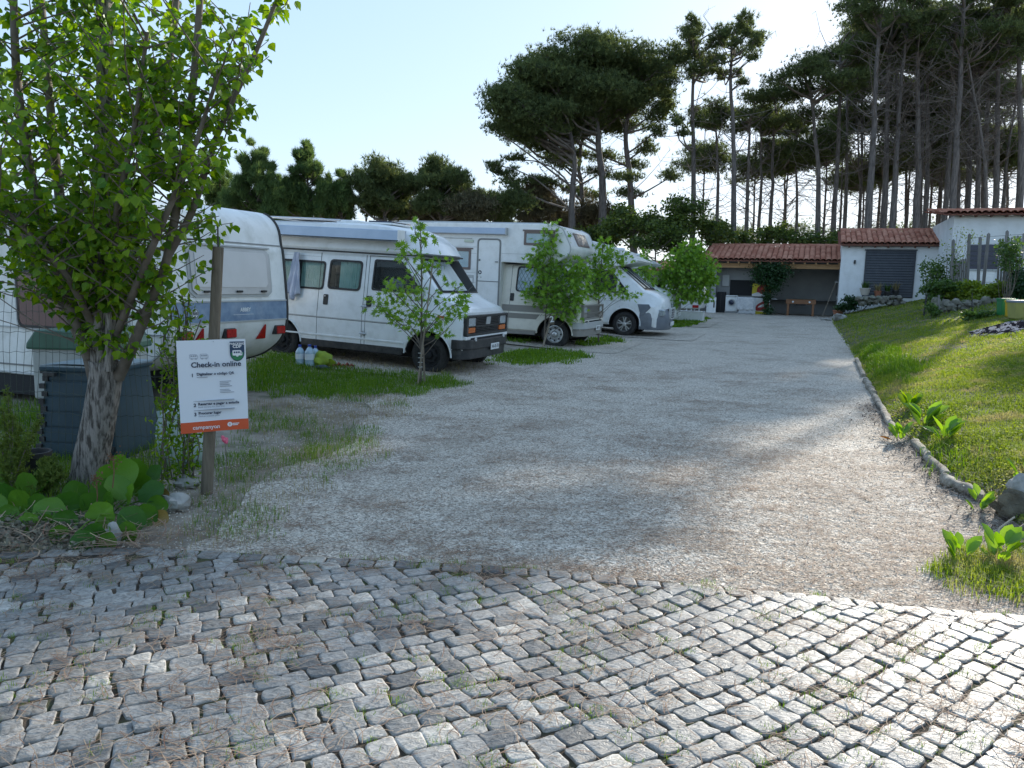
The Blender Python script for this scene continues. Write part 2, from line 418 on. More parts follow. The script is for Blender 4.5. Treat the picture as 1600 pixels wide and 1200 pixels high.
# ---------------------------------------------------------------- cobbles
def cobblemat():
    m = bpy.data.materials.new('cobble_limestone'); m.use_nodes = True; t = m.node_tree; t.nodes.clear(); L = t.links.new
    out = N(t, 'ShaderNodeOutputMaterial'); b = N(t, 'ShaderNodeBsdfPrincipled'); tc = N(t, 'ShaderNodeTexCoord')
    a = N(t, 'ShaderNodeAttribute', attribute_name='rnd')
    r = N(t, 'ShaderNodeValToRGB'); e = r.color_ramp.elements
    e[0].color = (.14, .14, .137, 1); e[1].color = (.50, .475, .425, 1); e.new(.35).color = (.26, .255, .24, 1); e.new(.75).color = (.375, .36, .335, 1)
    L(a.outputs['Fac'], r.inputs[0])
    mp = N(t, 'ShaderNodeMapping'); mp.inputs['Scale'].default_value = (1, 1, 3); L(tc.outputs['Object'], mp.inputs[0])
    n = N(t, 'ShaderNodeTexNoise'); n.inputs['Scale'].default_value = 26; n.inputs['Detail'].default_value = 8; n.inputs['Roughness'].default_value = .7; n.inputs['Distortion'].default_value = 1.2; L(mp.outputs[0], n.inputs['Vector'])
    mr = N(t, 'ShaderNodeMapRange'); mr.inputs[1].default_value = .36; mr.inputs[2].default_value = .68; mr.inputs[3].default_value = .5; mr.inputs[4].default_value = 1.4; L(n.outputs[0], mr.inputs[0])
    x = N(t, 'ShaderNodeMix', data_type='RGBA', blend_type='MULTIPLY'); x.inputs[0].default_value = 1; L(r.outputs[0], x.inputs[6]); L(mr.outputs[0], x.inputs[7])
    n2 = N(t, 'ShaderNodeTexNoise'); n2.inputs['Scale'].default_value = 3.2; n2.inputs['Detail'].default_value = 6; L(tc.outputs['Object'], n2.inputs['Vector'])
    mr2 = N(t, 'ShaderNodeMapRange'); mr2.inputs[1].default_value = .52; mr2.inputs[2].default_value = .75; mr2.inputs[4].default_value = .55; L(n2.outputs[0], mr2.inputs[0])
    x2 = N(t, 'ShaderNodeMix', data_type='RGBA'); L(mr2.outputs[0], x2.inputs[0]); L(x.outputs[2], x2.inputs[6]); x2.inputs[7].default_value = (.20, .165, .12, 1)
    L(x2.outputs[2], b.inputs['Base Color'])
    rr = N(t, 'ShaderNodeMapRange'); rr.inputs[3].default_value = .36; rr.inputs[4].default_value = .62; L(n.outputs[0], rr.inputs[0]); L(rr.outputs[0], b.inputs['Roughness'])
    b.inputs['Specular IOR Level'].default_value = .40
    mp2 = N(t, 'ShaderNodeMapping'); mp2.inputs['Scale'].default_value = (1, 2.4, 1); mp2.inputs['Rotation'].default_value = (0, 0, -.5); L(tc.outputs['Object'], mp2.inputs[0])
    n3 = N(t, 'ShaderNodeTexNoise'); n3.inputs['Scale'].default_value = 17; n3.inputs['Detail'].default_value = 7; n3.inputs['Roughness'].default_value = .62; n3.inputs['Distortion'].default_value = 1.0; L(mp2.outputs[0], n3.inputs['Vector'])
    bu = N(t, 'ShaderNodeBump'); bu.inputs['Strength'].default_value = .55; bu.inputs['Distance'].default_value = .020; L(n3.outputs[0], bu.inputs['Height'])
    L(bu.outputs[0], b.inputs['Normal']); L(b.outputs[0], out.inputs[0]); return m
M_cob = cobblemat()
rows = np.arange(.2, 4.6, .1)
bedo = None
V = []; bxs = np.linspace(-8.5, 4.4, 130)
for k in range(30):
    V.append(np.stack([bxs, .2 + (edge_y(bxs) + .02 - .2) * k / 29, np.full(130, .009) + .006 * vnoise(bxs, k * .15, .1, 4)], 1))
V = np.concatenate(V); i, j = np.meshgrid(np.arange(29), np.arange(129), indexing='ij'); a = (i * 130 + j).ravel()
pav = link('cobbled_pavement', npmesh('cobbled_pavement', V, np.stack([a, a + 1, a + 131, a + 130], 1), M_bed, smooth=True), kind='structure')
def cobble_poly(c4, r=.012):
    """outline of 10 points from a jittered quad"""
    c = np.array(c4); out = []
    for k in range(4):
        p, q = c[k], c[(k + 1) % 4]; o = c[k - 1]
        for s, tt in ((o, .10), (q, .10)):
            out.append(p + (s - p) * tt)
        mid = (p + q) / 2 + rng.normal(0, .0035, 2); out.append(mid)
    return np.array(out)
def cobble_mesh_data(poly, h, tilt):
    n = len(poly); c = poly.mean(0)
    def inset(d): 
        v = poly - c; l = np.linalg.norm(v, axis=1, keepdims=True); return c + v * (1 - d / l)
    def Z(p, z): 
        return np.column_stack([p, z + (p - c) @ tilt])
    V = [Z(poly, -.02), Z(poly, h - .005), Z(inset(.003), h - .001), Z(inset(.012), h + rng.normal(0, .0014, n))]
    V = np.concatenate(V + [np.array([[c[0], c[1], h + rng.normal(.001, .002)]])]); F = []
    for k in range(3):
        for q in range(n): r_ = (q + 1) % n; F.append((k * n + q, k * n + r_, (k + 1) * n + r_, (k + 1) * n + q))
    for q in range(n): F.append((3 * n + q, 3 * n + (q + 1) % n, 4 * n))
    return V, F
CC = np.array([-7.5, 15.6])      # centre of the arcs in which the setts are laid
cobs = []
ri = 10.0
while ri < 17.2:
    wdt = rng.uniform(.088, .118)
    th = R_(-100) + rng.uniform(0, .01)
    while th < R_(-20):
        ln = rng.uniform(.085, .135) * (1.35 if rng.random() < .08 else 1)
        r0, r1 = ri, ri + wdt; t0, t1 = th, th + ln / ri
        m = CC + (r0 + r1) / 2 * np.array([math.cos((t0 + t1) / 2), math.sin((t0 + t1) / 2)])
        x, y = m
        if -6.5 < x < 3.9 and 1.35 < y < float(edge_y(x)) - .115:
            lf = float(smooth(-.4, -2.2, x)) if False else float(np.clip((-x - .2) / 2.2, 0, 1))
            g = .0034
            wav = .02 * math.sin(th * 40 + ri * 3)
            q = []
            for (rr, tt) in ((r0 + g, t0 + g / ri), (r1 - g, t0 + g / ri), (r1 - g, t1 - g / ri), (r0 + g, t1 - g / ri)):
                rr2 = rr + .05 * math.sin(tt * 9) + .03 * math.sin(tt * 31 + 1)
                q.append(CC + rr2 * np.array([math.cos(tt), math.sin(tt)]) + rng.normal(0, .0062, 2))
            cobs.append((x, y, cobble_poly(q)))
        th = t1
    ri += wdt
# border course along the gravel
x = -6.3
while x < 3.9:
    ln = rng.uniform(.10, .15); sl = float(edge_y(x + ln) - edge_y(x)) / ln
    y0 = float(edge_y(x)); g = .006
    q = [np.array([x + g, y0 - .095 + rng.normal(0, .004)]), np.array([x + ln - g, y0 + sl * ln - .095 + rng.normal(0, .004)]), np.array([x + ln - g, y0 + sl * ln + rng.normal(0, .008)]), np.array([x + g, y0 + rng.normal(0, .008)])]
    cobs.append((x + ln / 2, y0 - .05, cobble_poly(q))); x += ln
def infr(x, y):
    v = CAMR.transposed() @ (Vector((x, y, 0)) - CAMP); return 800 + 1200 * v.x / -v.z, 600 - 1200 * v.y / -v.z
vis = []
for c in cobs:
    px, py = infr(c[0], c[1]); vis.append(-30 < px < 1630 and py < 1225)
order = sorted(range(len(cobs)), key=lambda k: (0 if vis[k] else 1, (cobs[k][0]) ** 2 + cobs[k][1] ** 2))
keep = set(order[:300])
SV, SF, SR = [], [], []; off = 0
for k, (x, y, poly) in enumerate(cobs):
    h = .022 + rng.normal(0, .0018); tilt = rng.normal(0, .022, 2); rv = float(np.clip(rng.normal(.5, .25), 0, 1))
    if k in keep:
        Vc, Fc = cobble_mesh_data(poly - [x, y], h, tilt)
        o = link('cobble', npmesh('cobble', Vc, Fc, M_cob, smooth=True, attr=[rv] * len(Fc)), pav, loc=(x, y, 0))
        o.data.set_sharp_from_angle(angle=R_(50))
    else:
        Vc, Fc = cobble_mesh_data(poly, h, tilt)
        SV.append(Vc); SF += [[i + off for i in f] for f in Fc]; SR += [rv] * len(Fc); off += len(Vc)
o = link('cobbles_beyond', npmesh('cobbles_beyond', np.concatenate(SV), SF, M_cob, smooth=True, attr=SR), pav, kind='stuff')
o.data.set_sharp_from_angle(angle=R_(50))
print('cobbles', len(cobs), sum(vis))

# ---------------------------------------------------------------- scatter helpers
def strips(name, P, D, Lg, W, mt, seg=2, bend=.15, lift=.0, kind='stuff', parent=None, label=None, cat=None):
    """flat thin strips: P (n,3) starts, D (n) heading angles"""
    n = len(P); ts = np.linspace(0, 1, seg + 1)
    dx, dy = np.cos(D), np.sin(D); bx = rng.normal(0, bend, n)
    V = np.zeros((n, (seg + 1) * 2, 3)); up = rng.random(n) * lift
    for k, t_ in enumerate(ts):
        cx = P[:, 0] + dx * Lg * t_ - dy * Lg * bx * t_ * (1 - t_) * 2; cy_ = P[:, 1] + dy * Lg * t_ + dx * Lg * bx * t_ * (1 - t_) * 2
        cz = P[:, 2] + up * t_ + .004 * t_ * (1 - t_)
        for s, sg in ((0, -1), (1, 1)):
            V[:, k * 2 + s, 0] = cx - dy * W * sg; V[:, k * 2 + s, 1] = cy_ + dx * W * sg; V[:, k * 2 + s, 2] = cz
    base = (np.arange(n) * (seg + 1) * 2)[:, None, None]
    F = np.array([[2 * k, 2 * k + 1, 2 * k + 3, 2 * k + 2] for k in range(seg)])[None] + base
    return link(name, npmesh(name, V.reshape(-1, 3), F.reshape(-1, 4), mt, attr=np.repeat(rng.random(n), seg)), parent, kind=kind, label=label, cat=cat)
M_needle = mat('dry_needles', (.16, .075, .045), .8, col2=(.42, .31, .21), attr='rnd')
def clustered(nc, per, x0, x1, y0, y1, sx, sy, p=1.0):
    c = np.column_stack([rng.uniform(x0, x1, nc), y0 + (y1 - y0) * rng.random(nc) ** p])
    k = rng.poisson(per, nc) + 2; idx = np.repeat(np.arange(nc), k)
    return c[idx] + np.column_stack([rng.normal(0, sx, len(idx)), rng.normal(0, sy, len(idx))]), idx
# needles on the pavement
P, idx = clustered(190, 24, -3.4, 3.2, 1.7, 4.2, .09, .05)
P = P[P[:, 1] < edge_y(P[:, 0])]
P2 = np.column_stack([rng.uniform(-3.5, 3, 3500), rng.uniform(1.8, 4.2, 3500)]); P = np.concatenate([P, P2])
z = np.full(len(P), .024) + rng.random(len(P)) * .009
strips('needle_litter', np.column_stack([P, z]), rng.normal(.2, 1.0, len(P)) + math.pi * rng.integers(0, 2, len(P)), rng.uniform(.05, .13, len(P)), rng.uniform(.0008, .0016, len(P)), M_needle, lift=.006, label='brown pine needles lying on the cobbled pavement', cat='pine needles')
# needles on the gravel
P, idx = clustered(700, 30, -2.2, 5.2, 3.7, 14, .16, .07, 1.6)
P2 = np.column_stack([rng.uniform(-2.4, 5, 5000), rng.uniform(3.7, 9, 5000)]); P3 = np.column_stack([rng.uniform(1.2, 4.2, 5000), rng.uniform(3.7, 7.5, 5000)])
P = np.concatenate([P, P2, P3]); P = P[(P[:, 0] > xl(P[:, 1]) - 1.6) & (P[:, 0] < xr(P[:, 1]) + .5) & (P[:, 1] > edge_y(P[:, 0]) + .02)]
strips('needle_litter', np.column_stack([P, TZ(P[:, 0], P[:, 1]) + .008 + rng.random(len(P)) * .006]), rng.normal(.1, .8, len(P)), rng.uniform(.06, .15, len(P)), rng.uniform(.0009, .002, len(P)), M_needle, lift=.01, label='dry pine needles scattered over the gravel road', cat='pine needles')
# loose stones of the gravel, near part as real pebbles
def pebbles(n, x0, x1, y0, y1, p, smin, smax, name='gravel'):
    x = rng.uniform(x0, x1, n); y = y0 + (y1 - y0) * rng.random(n) ** p
    k = (x > xl(y) - 1.2) & (x < xr(y) + .1) & (y > edge_y(x) + .01); x, y = x[k], y[k]; n = len(x)
    s = rng.uniform(smin, smax, n) * (.8 + y * .07); z = TZ(x, y) + .002
    a = rng.uniform(0, 6.28, n); V = np.zeros((n, 5, 3))
    for q in range(4):
        rr = s * rng.uniform(.7, 1.2, n); V[:, q, 0] = x + rr * np.cos(a + q * 1.57); V[:, q, 1] = y + rr * np.sin(a + q * 1.57); V[:, q, 2] = z
    V[:, 4, 0] = x + rng.normal(0, .3, n) * s; V[:, 4, 1] = y + rng.normal(0, .3, n) * s; V[:, 4, 2] = z + s * rng.uniform(.6, 1.1, n)
    F = np.array([[0, 1, 4], [1, 2, 4], [2, 3, 4], [3, 0, 4]])[None] + (np.arange(n) * 5)[:, None, None]
    M_peb = mat('pebble_stone', (.24, .215, .18), .9, col2=(.72, .66, .56), attr='rnd')
    return link(name, npmesh(name, V.reshape(-1, 3), F.reshape(-1, 3), M_peb, attr=np.repeat(rng.random(n), 4)), kind='stuff', label='loose pale gravel on the road', cat='gravel')
pebbles(60000, -2.8, 5.2, 3.6, 12, 1.9, .0035, .0075)
# ================================================================= VEHICLES
M_white = mat('white_paint', (.80, .82, .82), .32, coat=.6, col2=(.75, .77, .77), nscale=2.5, dirt=((.42, .42, .38), 7, .35), bump=.06, bscale=3, bdist=.02)
M_white2 = mat('white_gelcoat', (.80, .81, .80), .38, coat=.3, col2=(.74, .75, .74), nscale=1.8, dirt=((.45, .45, .40), 5, .45), bump=.08, bscale=5, bdist=.02)
M_cream = mat('cream_paint', (.74, .71, .62), .36, coat=.5, col2=(.69, .66, .57), nscale=2.5, dirt=((.38, .36, .31), 6, .35), bump=.06, bscale=3, bdist=.02)
M_cara = mat('caravan_aluminium', (.80, .81, .79), .42, coat=.2, col2=(.73, .74, .71), nscale=1.6, dirt=((.36, .37, .31), 4, .6), bump=.15, bscale=4, bdist=.01)
M_greybump = mat('grey_bumper', (.13, .15, .18), .42, col2=(.17, .19, .22), nscale=4, dirt=((.28, .27, .25), 6, .3))
M_black = mat('black_rubber', (.012, .012, .013), .55, col2=(.03, .03, .03), nscale=8)
M_blackp = mat('black_plastic', (.018, .019, .021), .5, col2=(.035, .036, .038), nscale=12, dirt=((.12, .11, .10), 9, .5))
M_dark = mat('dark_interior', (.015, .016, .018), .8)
M_tyre = mat('tyre_rubber', (.016, .016, .017), .85, col2=(.04, .038, .036), nscale=14, bump=.5, bscale=60)
M_rim = mat('steel_rim', (.10, .10, .10), .5, metal=.5, col2=(.20, .20, .20), nscale=9)
M_rimw = mat('silver_rim', (.62, .63, .64), .35, metal=.6, dirt=((.2, .18, .15), 8, .5))
M_silver = mat('silver_metal', (.55, .57, .60), .3, metal=.9)
M_awn = mat('awning_case', (.40, .46, .54), .4, metal=.3, col2=(.34, .40, .48), nscale=3)
M_solar = mat('solar_panel', (.02, .03, .06), .15, metal=.3)
M_orange = mat('orange_lens', (.62, .16, .02), .15, col2=(.5, .11, .01), nscale=40)
M_red = mat('red_lens', (.45, .012, .012), .15, col2=(.30, .01, .01), nscale=30)
M_lamp = mat('headlamp_glass', (.55, .60, .62), .1, metal=.35, col2=(.30, .34, .36), nscale=22, stretch=(1, 3, .6))
M_curt = mat('green_curtain', (.36, .52, .46), .9, col2=(.50, .64, .58), nscale=5)
M_curtw = mat('white_curtain', (.74, .78, .82), .9, col2=(.60, .66, .72), nscale=5)
M_blind = mat('quilted_silver_blind', (.60, .66, .74), .45, metal=.2, col2=(.45, .51, .60), nscale=4)
M_brown = mat('brown_window_frame', (.17, .125, .11), .5)
M_seam = mat('panel_gap', (.045, .05, .055), .7)
M_grey = mat('grey_trim', (.20, .205, .20), .5)
M_greyl = mat('light_grey_trim', (.42, .43, .42), .5)
M_stripe = mat('taupe_stripe', (.24, .225, .20), .5)
M_plate = mat('number_plate', (.72, .74, .74), .4)
M_ink = mat('black_ink', (.02, .02, .03), .6)
M_blueband = mat('weathered_blue_band', (.12, .19, .30), .45, col2=(.24, .33, .44), nscale=5, col3=(.40, .46, .52), n3=3, c3amt=.6)
M_acryl = mat('grey_acrylic_window', (.44, .45, .45), .25, coat=.5, col2=(.36, .37, .37), nscale=1.3, dirt=((.22, .22, .2), 3, .5))
M_brglass = mat('brown_tinted_window', (.10, .055, .065), .12, coat=.6)
M_glass = glassmat('window_glass', (.88, .92, .92))
M_screen = glassmat('windscreen_glass', (.86, .9, .9))
M_shade = mat('silver_sunshade', (.66, .70, .72), .35, metal=.3, col2=(.5, .54, .56), nscale=4)
M_wrub = mat('aged_rubber_seal', (.05, .048, .045), .7)

def ring_pts(x, zb, zt, wb, wt, zs, rc, yc, bow=0, nt=5):
    half = [(wb - .05, zb), (wb, zb + .06), (wb, zs), (wt, zt - rc), (wt - .29 * rc, zt - .29 * rc), (wt - rc, zt)]
    top = [((wt - rc) * (1 - 2 * k / (nt + 1)), zt) for k in range(1, nt + 1)]
    pts = [(-y, z) for y, z in half] + [(-y, z) for y, z in top] + [(y, z) for y, z in half[::-1]]
    return [Vector((x + bow * (1 - (y / wb) ** 2), yc + y, z)) for y, z in pts]
def loft(b, st, yc, mi=0):
    R = [ring_pts(s[0], s[1], s[2], s[3], s[4], s[5], s[6], yc, s[7] if len(s) > 7 else 0) for s in st]
    n = len(R[0]); o = len(b.v)
    for r in R: b.v += [tuple(p) for p in r]
    for i in range(len(R) - 1):
        for k in range(n):
            b.f.append([o + i * n + k, o + i * n + (k + 1) % n, o + (i + 1) * n + (k + 1) % n, o + (i + 1) * n + k]); b.m.append(mi)
    b.f.append([o + k for k in range(n)][::-1]); b.m.append(mi)
    b.f.append([o + (len(R) - 1) * n + k for k in range(n)]); b.m.append(mi)
    return R
def boolean(o, cut):
    fix_normals(o.data); fix_normals(cut.data)
    m = o.modifiers.new('b', 'BOOLEAN'); m.operation = 'DIFFERENCE'; m.object = cut; m.solver = 'EXACT'; m.use_self = True
    dg = bpy.context.evaluated_depsgraph_get(); dg.update()
    me = bpy.data.meshes.new_from_object(o.evaluated_get(dg)); old = o.data
    o.modifiers.clear(); o.data = me; bpy.data.meshes.remove(old)
    bpy.data.objects.remove(cut)
    me.polygons.foreach_set('use_smooth', np.ones(len(me.polygons), bool)); me.set_sharp_from_angle(angle=R_(28))
def warp(b, fn, i0=0):
    for i in range(i0, len(b.v)):
        x, y, z = b.v[i]; b.v[i] = (x, y + fn(x, z), z)
    return b
def wheel(parent, x, yf, r=.325, w=.19, near=True, rim=None, style='steel', label=None):
    """yf: y of the outer face; near: the outer face looks to -y"""
    s = -1 if near else 1; h = lambda d: -s * d  # depth inward
    e = empty('wheel', (x, yf, r)); e.parent = parent
    rr = r * .62
    prof = [(rr, .03), (rr + .02, .008), (r * .80, .0), (r * .93, .012), (r, .035), (r, w - .035), (r * .93, w - .01), (rr, w)]
    t = MB(); t.lathe([(a, h(d)) for a, d in prof], axis='y', n=40)
    for k in range(36):   # tread blocks
        a = k / 36 * 6.283; c, s_ = math.cos(a), math.sin(a)
    t.build('tyre', M_tyre, e, smooth=40)
    b = MB()
    if style == 'steel':
        b.lathe([(rr + .005, h(.012)), (rr - .01, h(.008)), (rr - .025, h(.05)), (rr * .72, h(.06)), (rr * .62, h(.035)), (rr * .40, h(.03)), (rr * .33, h(.05)), (rr * .3, h(.0)), (rr * .22, h(-.012)), (.001, h(-.014))], axis='y', n=32)
        b.build('rim', rim or M_rim, e, smooth=35)
        q = MB()
        for k in range(8):
            a = k / 8 * 6.283; q.lathe([(.001, h(.028)), (rr * .10, h(.03)), (rr * .1, h(.036))], (math.cos(a) * rr * .58 * 1.25, 0, math.sin(a) * rr * .58 * 1.25), 'y', 10)
        q.build('vent_holes', M_dark, e)
    else:
        b.lathe([(rr + .008, h(.0)), (rr - .012, h(.004)), (rr - .03, h(.045)), (rr - .032, h(.09)), (.001, h(.09))], axis='y', n=32)
        b.build('rim', M_rim, e, smooth=35)
        for k in range(5):
            for sg in (-1, 1):
                a = k / 5 * 6.283 + 1.57 + sg * .13; a2 = k / 5 * 6.283 + 1.57 + sg * .2
                q = MB(); c0 = Vector((math.cos(a) * .05, 0, math.sin(a) * .05)); c1 = Vector((math.cos(a2) * (rr - .01), 0, math.sin(a2) * (rr - .01)))
                d = (c1 - c0).normalized(); n = Vector((-d.z, 0, d.x)) * .013
                v = [c0 - n, c0 + n, c1 + n * 1.2, c1 - n * 1.2]
                q.add([tuple(p + Vector((0, h(.012), 0))) for p in v] + [tuple(p + Vector((0, h(.04), 0))) for p in v], [(0, 1, 2, 3), (0, 4, 5, 1), (1, 5, 6, 2), (2, 6, 7, 3), (3, 7, 4, 0)])
                q.build('spoke', M_rimw, e)
        q = MB(); q.lathe([(.058, h(.04)), (.055, h(.002)), (.03, h(-.004)), (.001, h(-.004))], axis='y', n=20); q.build('hub_cap', M_rimw, e, smooth=35)
    return e
def window_set(parent, poly, rad, fn, frame=.028, fmat=None, pane=None, y=-.012, depth=.10, curtain=None, name='window', side='near', seg=4, inner=None):
    """window on a near (-y) face. poly in (x,z); fn(x,z) gives the face's y."""
    fmat = fmat or M_black; e = empty(name); e.parent = parent
    po = round_poly(poly, rad, seg); pi = round_poly(inset_poly(poly, frame), max(rad - frame * .6, .01), seg)
    b = MB(); b.ring(po, pi, y, .015, 'xz'); warp(b, fn); b.build('frame', fmat, e)
    b = MB(); b.prism(pi, -.004, .0, 'xz'); warp(b, fn); b.build('pane', pane or M_glass, e)
    if curtain:
        mt, x0, x1, z0, z1, nf = curtain
        P = []
        for k in range(nf * 6 + 1):
            u = k / (nf * 6); x = x0 + (x1 - x0) * u; yy = .05 + .016 * math.sin(u * nf * 6.283) + .006 * math.sin(u * nf * 2.3)
            P.append([(x, yy + fn(x, z0) , z0), (x + .006 * math.sin(k), yy * 1.05 + fn(x, (z0 + z1) / 2), (z0 + z1) / 2), (x, yy + fn(x, z1), z1)])
        b = MB(); b.grid(P); b.build('curtain', mt, e, smooth=180)
    return e
def cutwin(cb, poly, rad, y0, y1):
    cb.prism(round_poly(poly, rad, 3), y0, y1, 'xz', mi=1)
def plate_text(parent, body, loc, size=.085, rot=(R_(90), 0, R_(90)), mt=None):
    return text('plate_text', body, size, mt or M_ink, parent, loc, rot, align='CENTER', sx=.85)

def cab_mk1(root, paint, wind, x_rear, roofz, hw=.97, yc=.94, bumper=None, bumper2=None, grille_m=None, beige=False, cutwins=(), zs=.85, wt=.86):
    """the angular eighties van cab: returns the function giving the near side's y"""
    rc = .09; zt = roofz
    def side_y(x, z):
        t = min(max((z - zs) / (zt - rc - zs), 0), 1)
        return yc - (hw + (wt - hw) * t)
    b = MB()
    st = [(x_rear, .33, zt, hw, wt, zs, rc, 0), (-.42, .33, zt, hw, wt, zs, rc, 0), (-.37, .33, zt - .03, hw, wt, zs, rc, .06), (.06, .36, 1.335, hw, .845, zs, .09, .13),
          (.20, .36, 1.27, hw - .01, .84, zs, .10, .10), (.46, .40, 1.175, hw - .02, .84, zs - .02, .10, .06), (.55, .42, 1.13, hw - .03, .84, zs - .02, .09, .05), (.592, .42, 1.07, hw - .045, .845, zs - .02, .07, .045), (.60, .42, 1.0, hw - .05, .85, zs - .05, .05, .04)]
    R = loft(b, st, yc)
    body = b.build('body', [paint, M_dark], root)
    c = MB()
    for ax in wind['axles']:
        for (a, bb) in ((yc - hw - .2, yc - hw + .27), (yc + hw - .27, yc + hw + .2)):
            n = 28; poly = [(ax + .425 * math.cos(k / n * 6.2832), .30 + .425 * math.sin(k / n * 6.2832)) for k in range(n)]
            c.prism(poly, a, bb, 'xz', mi=1)
    for poly, rad in cutwins: cutwin(c, poly, rad, -.4, yc - wt + .14)
    cut = c.build('cut', [paint, M_dark], root); boolean(body, cut)
    # wheel-arch lip
    for ax in wind['axles']:
        q = MB(); n = 22; pts = [(ax + .44 * math.cos(R_(3) + k / n * R_(174)), side_y(0, .5) - .004, .30 + .44 * math.sin(R_(3) + k / n * R_(174))) for k in range(n + 1)]
        q.tube(pts, .016, 6); q.build('wheel_arch', paint, root, smooth=60)
    # windscreen
    A, Bq = R[2], R[3]; idx = list(range(5, 12))
    def sp(u, v, off):
        f = u * (len(idx) - 1); i = min(int(f), len(idx) - 2); t = f - i
        p = A[idx[i]].lerp(A[idx[i + 1]], t); q = Bq[idx[i]].lerp(Bq[idx[i + 1]], t); r = p.lerp(q, v); nrm = Vector((.83, 0, .55)); return r + nrm * off
    e = empty('windscreen'); e.parent = root
    def patch(u0, u1, v0, v1, off, nm, mt, nu=14):
        g = MB(); g.grid([[sp(u0 + (u1 - u0) * a / nu, v0 + (v1 - v0) * c_ / 2, off) for a in range(nu + 1)] for c_ in range(3)]); return g.build(nm, mt, e, smooth=180)
    patch(.0, 1, .02, .97, .004, 'seal', M_wrub)
    patch(.03, .97, .07, .93, .007, 'dark_cabin', M_dark)
    if wind.get('shade'): patch(.05, wind['shade'], .10, .90, .010, 'sunshade', M_shade)
    patch(.03, .97, .07, .93, .016, 'pane', M_screen)
    for u0, u1 in ((.18, .47), (.55, .86)):
        g = MB(); g.tube([sp(u0, .96, .03), sp((u0 + u1) / 2, .86, .035), sp(u1, .80, .03)], .008, 5); g.build('wiper', M_black, e)
    # cab door window, its frame and quarter light
    return side_y

def mk1_front(root, yc, paint, bump, bumpl, frame_m, slat_m, plate, emblem=True, beige=False):
    X = .645
    w = .87
    q = MB(); po = round_poly([(yc - w - .03, .685), (yc + w + .03, .685), (yc + w + .02, 1.03), (yc - w - .02, 1.03)], .03, 3); pi = round_poly([(yc - w + .04, .725), (yc + w - .04, .725), (yc + w - .04, .995), (yc - w + .04, .995)], .02, 3)
    g = empty('grille'); g.parent = root
    q.ring(po, pi, .59, X + .02, 'yz'); q.build('frame', frame_m, g, bevel=.006)
    q = MB(); q.box(.60, .622, yc - w + .03, yc + w - .03, .71, 1.0); q.build('backing', M_dark if not beige else M_stripe, g)
    n = 10
    for k in range(n):
        z = .735 + k * .0268
        q = MB(); q.box(.618, X + .006, yc - w + (.37 if True else .04), yc + w - .37, z, z + .013); q.build('slat', slat_m, g)
    q = MB(); q.box(.618, X + .012, yc - w + .04, yc + w - .04, .845 - .012, .845 + .006); q.build('crossbar', frame_m, g)
    if emblem:
        for k in range(4):
            q = MB(); y0 = yc - .10 + k * .044; q.prism([(y0, .86), (y0 + .036, .86), (y0 + .062, .985), (y0 + .026, .985)], X + .006, X + .018, 'yz'); q.build('emblem_bar', M_greyl, g)
    for s in (-1, 1):
        h = empty('headlight'); h.parent = root
        ya, yb = (yc - w + .055, yc - w + .34) if s < 0 else (yc + w - .34, yc + w - .055)
        po = round_poly([(ya, .845), (yb, .845), (yb, .985), (ya, .985)], .03, 3); pi = round_poly(inset_poly([(ya, .845), (yb, .845), (yb, .985), (ya, .985)], .012), .02, 3)
        q = MB(); q.ring(po, pi, .62, X + .01, 'yz'); q.build('bezel', M_silver if not beige else M_stripe, h)
        q = MB(); q.prism(pi, .622, X + .004, 'yz'); q.build('lens', M_lamp, h)
        q = MB(); q.box(.62, X + .008, ya, yb, .735, .822); q.build('indicator', M_orange if not beige else M_stripe, root, bevel=.006)
        # side indicator return
    q = MB(); q.box(.52, .665, yc - w - .04, yc + w + .04, .625, .682); q.build('front_valance', paint, root, bevel=.012)
    q = MB(); q.box(.60, .672, yc - w + .14, yc + w - .16, .600, .655); q.build('air_slot', M_dark, root)
    # bumper, wraps round to the wheel arch
    def bp(z0, z1, out, mt, nm):
        q = MB(); yo0, yo1 = yc - .985 - out, yc + .985 + out
        outer = [(.43, yo0), (.56, yo0), (.70 + out, yo0 + .16), (.735 + out, yc), (.70 + out, yo1 - .16), (.56, yo1), (.43, yo1)]
        inner = [(.43, yo1 - .05), (.52, yo1 - .06), (.55, yo1 - .3), (.55, yo0 + .3), (.52, yo0 + .06), (.43, yo0 + .05)]
        q.prism(round_poly(outer + inner, [0, .05, .06, .05, .06, .05, 0, 0, 0, 0, 0, 0, 0], 3), z0, z1, 'xy'); return q.build(nm, mt, root, bevel=.012)
    bp(.47, .625, .0, bump, 'bumper'); bp(.30, .47, -.03, bumpl, 'bumper_skirt')
    pl = empty('number_plate'); pl.parent = root
    q = MB(); q.box(.735, .747, yc - .02, yc + .34, .42, .53); q.build('plate', M_plate, pl, bevel=.004)
    plate_text(pl, plate, (.7485, yc + .16, .475), .088)
    for s in (-1, 1):
        q = MB(); q.lathe([(.03, 0), (.03, .02), (.02, .022), (.02, 0)], (.70, yc + s * .62 - .0, .63), 'x', 14); q.build('tow_eye', paint, root)

